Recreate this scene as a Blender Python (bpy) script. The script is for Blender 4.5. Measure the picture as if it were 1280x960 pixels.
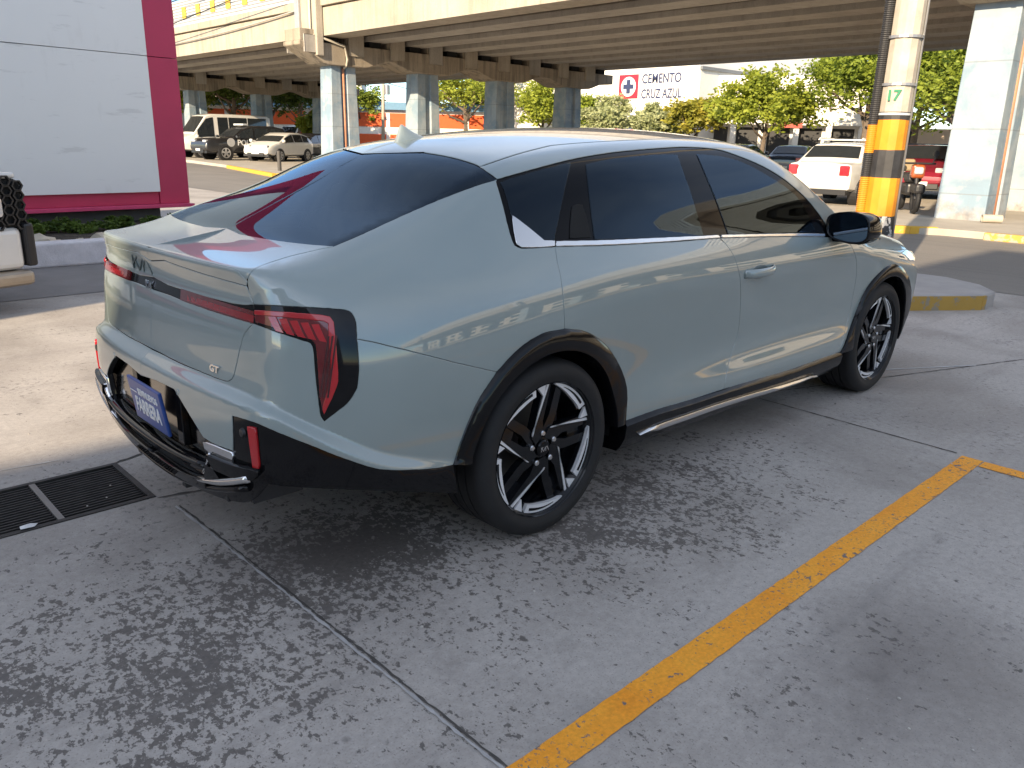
import bpy, bmesh, math, random, json
import numpy as np
from mathutils import Vector, Matrix, Euler
from mathutils.geometry import delaunay_2d_cdt
for _o in list(bpy.data.objects): bpy.data.objects.remove(_o)
S=bpy.context.scene; COL=S.collection
# ---------------------------------------------------------------- camera
cam=bpy.data.cameras.new('camera'); camo=bpy.data.objects.new('camera',cam); COL.objects.link(camo); S.camera=camo
CP=(-1.9107083557702293,-2.6885692330069157,1.3497002291451057); CYAW,CPIT,CROL,CFOC=0.805425340314533,-0.2922984294829438,0.024184407298466222,1000.5247878267676
_f=Vector((math.cos(CPIT)*math.cos(CYAW),math.cos(CPIT)*math.sin(CYAW),math.sin(CPIT)))
_r=_f.cross(Vector((0,0,1))).normalized(); _u=_r.cross(_f)
_r2=_r*math.cos(CROL)+_u*math.sin(CROL); _u2=-_r*math.sin(CROL)+_u*math.cos(CROL)
camo.matrix_world=Matrix(((_r2.x,_u2.x,-_f.x,CP[0]),(_r2.y,_u2.y,-_f.y,CP[1]),(_r2.z,_u2.z,-_f.z,CP[2]),(0,0,0,1)))
cam.sensor_width=36; cam.sensor_fit='HORIZONTAL'; cam.lens=36*CFOC/1280; cam.clip_start=.05; cam.clip_end=3000
# ---------------------------------------------------------------- sky, sun, exposure
SUN_AZ,SUN_EL=17.,20.5      # light travels towards azimuth SUN_AZ (from +x towards +y), elevation
w=bpy.data.worlds.new('World'); S.world=w; w.use_nodes=True
nt=w.node_tree; nt.nodes.clear()
sky=nt.nodes.new('ShaderNodeTexSky'); sky.sky_type='NISHITA'; sky.sun_disc=False
sky.sun_elevation=math.radians(SUN_EL)
_ts=math.radians(SUN_AZ+180)                       # direction towards the sun
sky.sun_rotation=math.radians(90)-_ts
sky.altitude=1800; sky.air_density=1.0; sky.dust_density=.4; sky.ozone_density=1.6
bg=nt.nodes.new('ShaderNodeBackground'); bg.inputs['Strength'].default_value=.15
ow=nt.nodes.new('ShaderNodeOutputWorld'); # clear blue low in the sky, thin high cloud veil added overhead for neutral light in the shade
tc=nt.nodes.new('ShaderNodeTexCoord'); sp_=nt.nodes.new('ShaderNodeSeparateXYZ'); nt.links.new(tc.outputs['Generated'],sp_.inputs[0])
mr=nt.nodes.new('ShaderNodeMapRange'); mr.interpolation_type='SMOOTHSTEP'; mr.inputs['From Min'].default_value=.12; mr.inputs['From Max'].default_value=.50; nt.links.new(sp_.outputs[2],mr.inputs['Value'])
cn=nt.nodes.new('ShaderNodeTexNoise'); cn.inputs['Scale'].default_value=3.2; cn.inputs['Detail'].default_value=6; cn.inputs['Roughness'].default_value=.6; nt.links.new(tc.outputs['Generated'],cn.inputs['Vector'])
cr_=nt.nodes.new('ShaderNodeMapRange'); cr_.inputs['From Min'].default_value=.35; cr_.inputs['From Max'].default_value=.68; cr_.inputs['To Min'].default_value=.55; cr_.inputs['To Max'].default_value=1.; nt.links.new(cn.outputs['Fac'],cr_.inputs['Value'])
mu=nt.nodes.new('ShaderNodeMath'); mu.operation='MULTIPLY'; nt.links.new(mr.outputs[0],mu.inputs[0]); nt.links.new(cr_.outputs[0],mu.inputs[1])
hs=nt.nodes.new('ShaderNodeHueSaturation'); hs.inputs['Saturation'].default_value=.34; hs.inputs['Value'].default_value=1.06; nt.links.new(sky.outputs[0],hs.inputs['Color'])
h2=nt.nodes.new('ShaderNodeHueSaturation'); h2.inputs['Saturation'].default_value=1.15; h2.inputs['Value'].default_value=.62; nt.links.new(sky.outputs[0],h2.inputs['Color'])
mx=nt.nodes.new('ShaderNodeMix'); mx.data_type='RGBA'; nt.links.new(mu.outputs[0],mx.inputs[0]); nt.links.new(h2.outputs[0],mx.inputs[6]); nt.links.new(hs.outputs[0],mx.inputs[7]); nt.links.new(mx.outputs[2],bg.inputs[0]); nt.links.new(bg.outputs[0],ow.inputs[0])
sl=bpy.data.lights.new('sun','SUN'); sl.energy=3.9; sl.angle=math.radians(.5); sl.color=(1,.80,.55)
so=bpy.data.objects.new('sun',sl); COL.objects.link(so)
_e=math.radians(SUN_EL); _a=math.radians(SUN_AZ)
_d=Vector((math.cos(_e)*math.cos(_a),math.cos(_e)*math.sin(_a),-math.sin(_e)))
so.rotation_euler=_d.to_track_quat('-Z','Y').to_euler(); so.location=(-20,-8,20)
S.view_settings.view_transform='Standard'; S.view_settings.look='None'; S.view_settings.exposure=1.5; S.view_settings.gamma=1; S.view_settings.use_curve_mapping=False
S.render.engine='CYCLES'; S.render.resolution_x=1024; S.render.resolution_y=768
random.seed(7); RNG=np.random.default_rng(7)
PI=math.pi
# ---------------------------------------------------------------- helpers
def tag(o,label=None,cat=None,group=None,kind=None):
    if label: o['label']=label
    if cat: o['category']=cat
    if group: o['group']=group
    if kind: o['kind']=kind
    return o
def empty(name,loc,rz=0,**k):
    o=bpy.data.objects.new(name,None); COL.objects.link(o); o.location=loc; o.rotation_euler=(0,0,rz); o.empty_display_size=.2
    return tag(o,**k)
def link(name,me,mat,parent=None):
    o=bpy.data.objects.new(name,me); COL.objects.link(o)
    if mat is not None:
        for m in (mat if isinstance(mat,(list,tuple)) else [mat]): me.materials.append(m)
    if parent is not None: o.parent=parent
    return o
def mesh(name,V,Fc,mat,parent=None,smooth=False,norm=None):
    me=bpy.data.meshes.new(name); me.from_pydata([tuple(map(float,v)) for v in V],[],[tuple(map(int,f)) for f in Fc]); me.update()
    if smooth or norm is not None: me.polygons.foreach_set('use_smooth',[True]*len(me.polygons))
    if norm is not None: me.normals_split_custom_set_from_vertices([tuple(map(float,n)) for n in norm])
    return link(name,me,mat,parent)
class MB:
    """collects shapes into one mesh"""
    def __init__(s): s.bm=bmesh.new()
    def box(s,a,b,bev=0,rot=None,loc=None,seg=2,taper=None):
        """axis box between corners a and b; optional rotation matrix/offset"""
        a=Vector(a); b=Vector(b); c=(a+b)/2; h=(b-a)/2
        r=bmesh.ops.create_cube(s.bm,size=2); vs=r['verts']
        for v in vs: v.co=Vector((v.co.x*h.x,v.co.y*h.y,v.co.z*h.z))
        if taper:
            for v in vs:
                if v.co.z>0: v.co.x*=taper[0]; v.co.y*=taper[1]
        for v in vs: v.co+=c
        if bev>0:
            es=list({e for v in vs for e in v.link_edges})
            r2=bmesh.ops.bevel(s.bm,geom=es,offset=bev,segments=seg,affect='EDGES',profile=.5); vs=list({v for f in r2['faces'] for v in f.verts}|{v for v in vs if v.is_valid})
        if rot is not None or loc is not None:
            M=(rot.to_4x4() if rot is not None else Matrix.Identity(4))
            if loc is not None: M=Matrix.Translation(loc)@M
            for v in vs: v.co=M@v.co
        return s
    def tube(s,pts,r,n=10,cap=True):
        pts=[Vector(p) for p in pts]; rs=r if isinstance(r,(list,tuple)) else [r]*len(pts); rings=[]
        up=Vector((0,0,1))
        for i,p in enumerate(pts):
            d=((pts[i+1]-p) if i==0 else (p-pts[i-1]) if i==len(pts)-1 else (pts[i+1]-pts[i-1])).normalized()
            x=d.cross(up)
            if x.length<.05: x=d.cross(Vector((1,0,0)))
            x.normalize(); y=x.cross(d)
            rings.append([s.bm.verts.new(p+(x*math.cos(2*PI*k/n)+y*math.sin(2*PI*k/n))*rs[i]) for k in range(n)])
        for a,b in zip(rings,rings[1:]):
            for k in range(n): s.bm.faces.new((a[k],a[(k+1)%n],b[(k+1)%n],b[k]))
        if cap:
            s.bm.faces.new(rings[0][::-1]); s.bm.faces.new(rings[-1])
        return s
    def lathe(s,prof,axis='y',c=(0,0,0),n=48,closed=False):
        """prof: list of (offset along axis, radius)"""
        c=Vector(c); R=[]
        for o,r in prof:
            ring=[]
            for k in range(n):
                a=2*PI*k/n
                q=Vector((r*math.cos(a),o,r*math.sin(a))) if axis=='y' else Vector((r*math.cos(a),r*math.sin(a),o)) if axis=='z' else Vector((o,r*math.cos(a),r*math.sin(a)))
                ring.append(s.bm.verts.new(c+q))
            R.append(ring)
        P=list(zip(R,R[1:]))+([(R[-1],R[0])] if closed else [])
        for a,b in P:
            for k in range(n): s.bm.faces.new((a[k],b[k],b[(k+1)%n],a[(k+1)%n]))
        return s
    def prism(s,poly,f0,f1):
        """poly: 2d points; f0,f1 map (u,v)->3d for the two ends"""
        A=[s.bm.verts.new(f0(*p)) for p in poly]; B=[s.bm.verts.new(f1(*p)) for p in poly]; n=len(poly)
        s.bm.faces.new(A[::-1]); s.bm.faces.new(B)
        for k in range(n): s.bm.faces.new((A[k],A[(k+1)%n],B[(k+1)%n],B[k]))
        return s
    def face(s,pts):
        s.bm.faces.new([s.bm.verts.new(p) for p in pts]); return s
    def build(s,name,mat,parent=None,smooth=False,ang=None,bevel=0,recalc=True):
        if recalc: bmesh.ops.recalc_face_normals(s.bm,faces=s.bm.faces)
        me=bpy.data.meshes.new(name); 
        if ang is not None:
            for f in s.bm.faces: f.smooth=True
            for e in s.bm.edges:
                if len(e.link_faces)==2 and e.calc_face_angle(0)>math.radians(ang): e.smooth=False
        elif smooth:
            for f in s.bm.faces: f.smooth=True
        s.bm.to_mesh(me); s.bm.free(); o=link(name,me,mat,parent)
        if bevel:
            m=o.modifiers.new('bevel','BEVEL'); m.width=bevel; m.segments=2; m.limit_method='ANGLE'; m.angle_limit=math.radians(35)
        return o
def copy_tree(o,parent=None):
    c=o.copy(); COL.objects.link(c)
    if parent is not None: c.parent=parent
    for ch in [q for q in bpy.data.objects if q.parent==o and q!=c]: copy_tree(ch,c)
    return c
def text_mesh(name,txt,size,mat,parent,M,extrude=.002,shear=0,ax='CENTER',sx=1,bold=0):
    cu=bpy.data.curves.new(name,'FONT'); cu.body=txt; cu.size=size; cu.extrude=extrude; cu.align_x=ax; cu.align_y='CENTER'; cu.shear=shear; cu.offset=bold
    t=bpy.data.objects.new(name+'_tmp',cu); COL.objects.link(t); dg=bpy.context.evaluated_depsgraph_get()
    me=bpy.data.meshes.new_from_object(t.evaluated_get(dg)); bpy.data.objects.remove(t); bpy.data.curves.remove(cu); me.name=name
    me.materials.clear(); me.transform(M@Matrix.Diagonal((sx,1,1,1))); return link(name,me,mat,parent)
def basis(o,x,y):
    x=Vector(x).normalized(); y=Vector(y); y=(y-x*y.dot(x)).normalized(); z=x.cross(y); o=Vector(o)
    return Matrix(((x.x,y.x,z.x,o.x),(x.y,y.y,z.y,o.y),(x.z,y.z,z.z,o.z),(0,0,0,1)))
# ---------------------------------------------------------------- materials
class NT:
    def __init__(s,name):
        s.m=bpy.data.materials.new(name); s.m.use_nodes=True; s.t=s.m.node_tree; s.b=s.t.nodes['Principled BSDF']; s.out=s.t.nodes['Material Output']
    def n(s,ty,**k):
        q=s.t.nodes.new(ty)
        for a,b in k.items(): setattr(q,a,b)
        return q
    def l(s,a,b): s.t.links.new(a,b)
    def pos(s,scale=(1,1,1),obj=False):
        g=s.n('ShaderNodeTexCoord').outputs['Object'] if obj else s.n('ShaderNodeNewGeometry').outputs['Position']
        m=s.n('ShaderNodeVectorMath',operation='MULTIPLY'); s.l(g,m.inputs[0]); m.inputs[1].default_value=scale; return m.outputs[0]
    def noise(s,vec,scale,detail=4,rough=.55,dist=0):
        q=s.n('ShaderNodeTexNoise'); q.inputs['Scale'].default_value=scale; q.inputs['Detail'].default_value=detail; q.inputs['Roughness'].default_value=rough; q.inputs['Distortion'].default_value=dist
        s.l(vec,q.inputs['Vector']); return q.outputs['Fac']
    def ramp(s,f,stops,interp='LINEAR'):
        q=s.n('ShaderNodeValToRGB'); q.color_ramp.interpolation=interp; e=q.color_ramp.elements
        while len(e)<len(stops): e.new(.5)
        for i,(p,c) in enumerate(stops):
            e[i].position=p; e[i].color=(c,c,c,1) if not isinstance(c,(tuple,list)) else (*c,1)
        s.l(f,q.inputs[0]); return q.outputs[0]
    def mix(s,f,a,b,mode='MIX'):
        q=s.n('ShaderNodeMix',data_type='RGBA',blend_type=mode)
        for v,k in ((f,0),(a,6),(b,7)):
            if hasattr(v,'is_linked') or hasattr(v,'links'): s.l(v,q.inputs[k])
            else: q.inputs[k].default_value=v if k==0 else (*v,1)
        return q.outputs[2]
    def math(s,op,a,b=0.,c=None,clamp=False):
        q=s.n('ShaderNodeMath',operation=op,use_clamp=clamp)
        for v,k in ((a,0),(b,1),(c,2)):
            if v is None: continue
            if hasattr(v,'links'): s.l(v,q.inputs[k])
            else: q.inputs[k].default_value=v
        return q.outputs[0]
    def bump(s,h,strength=.3,dist=.01):
        q=s.n('ShaderNodeBump'); q.inputs['Strength'].default_value=strength; q.inputs['Distance'].default_value=dist; s.l(h,q.inputs['Height']); s.l(q.outputs[0],s.b.inputs['Normal'])
    def set(s,**k):
        N=dict(col='Base Color',rough='Roughness',metal='Metallic',ior='IOR',coat='Coat Weight',coatr='Coat Roughness',spec='Specular IOR Level',trans='Transmission Weight',emit='Emission Color',emits='Emission Strength',alpha='Alpha')
        for a,v in k.items():
            i=s.b.inputs[N[a]]
            if hasattr(v,'links'): s.l(v,i)
            elif isinstance(v,(tuple,list)): i.default_value=(*v,1)
            else: i.default_value=v
        return s
def M(name,col,rough=.5,metal=0,var=.12,scale=6,bump=0,bscale=60,obj=True,**k):
    """plain procedural material: colour with a little noise in it"""
    t=NT(name); v=t.pos(obj=obj); f=t.noise(v,scale,5,.6)
    a=tuple(c*(1-var) for c in col); b=tuple(min(1,c*(1+var)) for c in col)
    t.set(col=t.ramp(f,[(.25,a),(.75,b)]),rough=rough,metal=metal,**k)
    if bump: t.bump(t.noise(v,bscale,6,.65),bump,.01)
    return t.m
def srgb(r,g,b): 
    f=lambda c:(c/255/12.92 if c<10 else ((c/255+.055)/1.055)**2.4)
    return (f(r),f(g),f(b))

# ---------------------------------------------------------------- body surface of the sedan (metres; x forward, y left, z up, rear axle at x=0)
class NS:
    """natural cubic spline basis over fixed knots (linear beyond the ends)"""
    def __init__(s, xs):
        s.x=np.array(xs,float); n=len(s.x); h=np.diff(s.x)
        A=np.eye(n); B=np.zeros((n,n))
        for i in range(1,n-1):
            A[i,i-1]=h[i-1]; A[i,i]=2*(h[i-1]+h[i]); A[i,i+1]=h[i]
            B[i,i-1]=6/h[i-1]; B[i,i]=-6/h[i-1]-6/h[i]; B[i,i+1]=6/h[i]
        s.M=np.linalg.solve(A,B); s.h=h
    def basis(s,t):
        t=np.asarray(t,float); i=np.clip(np.searchsorted(s.x,t)-1,0,len(s.h)-1)
        h=s.h[i]; a=(s.x[i+1]-t)/h; b=1-a
        n=len(s.x); R=np.arange(len(t)); o=np.zeros((len(t),n))
        ac=np.clip(a,0,1); bc=np.clip(b,0,1)
        o[R,i]+=a; o[R,i+1]+=b
        c1=(ac**3-ac)*h*h/6; c2=(bc**3-bc)*h*h/6
        # linear extrapolation keeps the end slope
        lo=b<0; hi=a<0
        c1=np.where(lo,0*a+( -b)*h*h/3*1.0,c1); c1=np.where(hi,(-(-a))*h*h/6*-1.0*0,c1)
        c2=np.where(lo,(-b)*h*h/6,c2); c2=np.where(hi,(-a)*h*h/3,c2)
        c1=np.where(hi,(-a)*h*h/6,c1)
        o+=c1[:,None]*s.M[i]+c2[:,None]*s.M[i+1]
        return o
class G1:
    def __init__(s,d): s.k=NS([a for a,_ in d]); s.v=np.array([b for _,b in d],float)
    def __call__(s,t): return s.k.basis(t)@s.v
class G2:
    def __init__(s,xs,zs,V): s.kx=NS(xs); s.kz=NS(zs); s.V=np.array(V,float)
    def __call__(s,x,z): return ((s.kx.basis(x)@s.V)*s.kz.basis(z)).sum(1)
ZS=[.15,.25,.35,.48,.62,.76,.86,.94,1.02,1.12,1.22,1.32,1.42]
XS=[-1.1,-.9,-.7,-.4,0,.5,1.2,1.9,2.35,2.75,3.1,3.4,3.65]
WV=[
[.50,.56,.60,.62,.63,.62,.60,.57,.52,.46,.40,.34,.28],
[.66,.71,.745,.765,.77,.76,.735,.695,.63,.55,.47,.39,.31],
[.75,.80,.83,.85,.855,.845,.82,.78,.71,.62,.53,.45,.37],
[.82,.86,.88,.893,.898,.893,.873,.835,.765,.68,.60,.52,.43],
[.84,.88,.895,.90,.905,.908,.898,.868,.820,.75,.672,.585,.48],
[.84,.88,.896,.884,.888,.902,.907,.884,.842,.798,.738,.650,.53],
[.84,.885,.902,.876,.881,.899,.909,.886,.848,.811,.760,.682,.57],
[.84,.885,.902,.876,.880,.898,.909,.888,.854,.818,.770,.700,.60],
[.84,.885,.902,.884,.889,.902,.909,.890,.860,.81,.755,.69,.62],
[.84,.88,.90,.905,.908,.908,.900,.875,.84,.80,.76,.72,.68],
[.82,.86,.88,.89,.893,.890,.875,.845,.81,.77,.73,.69,.65],
[.76,.79,.81,.825,.83,.82,.80,.77,.74,.70,.66,.62,.58],
[.62,.65,.67,.69,.70,.69,.67,.64,.61,.57,.53,.5,.47]]
W=G2(XS,ZS,WV)
TC=G1([(-1.2,.975),(-1.05,.992),(-.95,1.007),(-.85,1.013),(-.76,1.030),(-.70,1.048),(-.64,1.075),(-.5,1.137),(-.3,1.227),(-.16,1.293),(-.05,1.330),(.15,1.366),(.43,1.396),(.7,1.415),(1.05,1.428),(1.4,1.427),(1.6,1.405),(1.75,1.350),(2.1,1.165),(2.32,1.055),(2.42,1.020),(2.55,1.005),(2.8,.975),(3.1,.925),(3.35,.86),(3.52,.78),(3.7,.66)])
CR=G1([(-1.2,.03),(-.95,.03),(-.7,.04),(-.4,.155),(-.2,.22),(0,.21),(.6,.17),(1.2,.155),(1.9,.14),(2.4,.12),(2.8,.11),(3.5,.16)])
XR=G1([(.1,-.91),(.2,-.955),(.3,-.985),(.42,-1.006),(.5,-1.010),(.57,-1.008),(.615,-1.003),(.65,-.998),(.69,-.992),(.76,-.986),(.83,-.978),(.88,-.968),(.915,-.962),(.95,-.965),(1.0,-.976),(1.06,-.988)])
QR=G1([(0,0),(.2,.004),(.4,.018),(.55,.038),(.65,.060),(.75,.102),(.85,.19),(.95,.33)])
XF=G1([(.1,3.44),(.2,3.50),(.4,3.57),(.6,3.60),(.72,3.575),(.82,3.50),(.92,3.36)])
QF=G1([(0,0),(.3,.02),(.5,.055),(.65,.105),(.75,.165),(.85,.27),(.95,.42)])
KST=G1([(-1.2,.05),(-.95,.06),(-.75,.10),(-.5,.10),(-.2,.075),(.2,.07),(1.0,.065),(1.8,.06),(2.2,.08),(2.5,.12),(3.0,.14),(3.6,.14)])
ZSH=G1([(-1.3,.645),(-1.0,.647),(-.955,.632),(-.9,.597),(-.85,.562),(-.777,.515),(-.686,.462),(-.557,.415),(-.42,.378),(-.2,.35),(0,.34)])
DSH=G1([(-1.3,.030),(-.8,.030),(-.6,.025),(-.42,.012),(-.25,.003),(-.1,0),(.3,0)])
def smax(p,q,k):
    h=np.maximum(k-np.abs(p-q),0)
    return np.maximum(p,q)+h*h/(4*k)
def F(P):
    P=np.asarray(P,float); x=np.clip(P[:,0],-1.3,3.9); a=np.abs(P[:,1]); a=np.sqrt(a*a+1e-5); z=P[:,2]
    zc=np.clip(z,.1,1.6)
    fs=(a-W(x,zc))*.93
    ft=(z-(TC(x)-CR(x)*a*a))*.93
    fr=XR(np.clip(z,.05,1.12))+QR(np.minimum(a,1.0))-P[:,0]
    ff=P[:,0]-(XF(np.clip(z,.05,1.0))-QF(np.minimum(a,1.0)))
    # rear corner: soft against the side, crisp against the deck
    f2=smax(fr,fs,.10)
    f=smax(smax(fs,ft,KST(x)),f2,.016)
    # bumper shelf: the surface steps out below a crease that falls towards the rear arch
    xs=np.clip(x,-1.3,.3); u=np.clip((ZSH(xs)+.026-z)/.052,0,1); f=f-np.where(P[:,0]<-.1,np.maximum(DSH(xs),0),0)*u*u*(3-2*u)
    f=smax(f,ff,.09)
    f=smax(f,.18-z,.03)
    return f
def hit(o,d,t0=0.,t1=6.,n=240,first=True):
    """outermost/first crossing of F=0 along rays o+t*d"""
    o=np.asarray(o,float); d=np.asarray(d,float); N=len(d)
    if o.ndim==1: o=np.repeat(o[None],N,0)
    ts=np.linspace(t0,t1,n); out=np.full(N,np.nan)
    vals=F((o[:,None,:]+ts[None,:,None]*d[:,None,:]).reshape(-1,3)).reshape(N,n)
    s=(vals[:,:-1]>0)!=(vals[:,1:]>0)
    if first: idx=s.argmax(1)
    else: idx=n-2-s[:,::-1].argmax(1)
    ok=s.any(1); a=ts[idx]; b=ts[idx+1]; R=np.arange(N); fa=vals[R,idx]
    for _ in range(40):
        m=(a+b)/2; fm=F(o+m[:,None]*d); same=(fm>0)==(fa>0)
        a=np.where(same,m,a); b=np.where(same,b,m)
    out=(a+b)/2; out[~ok]=np.nan
    return o+out[:,None]*d
def grad(P,e=2e-3):
    P=np.asarray(P,float); g=np.stack([(F(P+e*v)-F(P-e*v)) for v in np.eye(3)],1)
    return g/np.linalg.norm(g,axis=1)[:,None]
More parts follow.
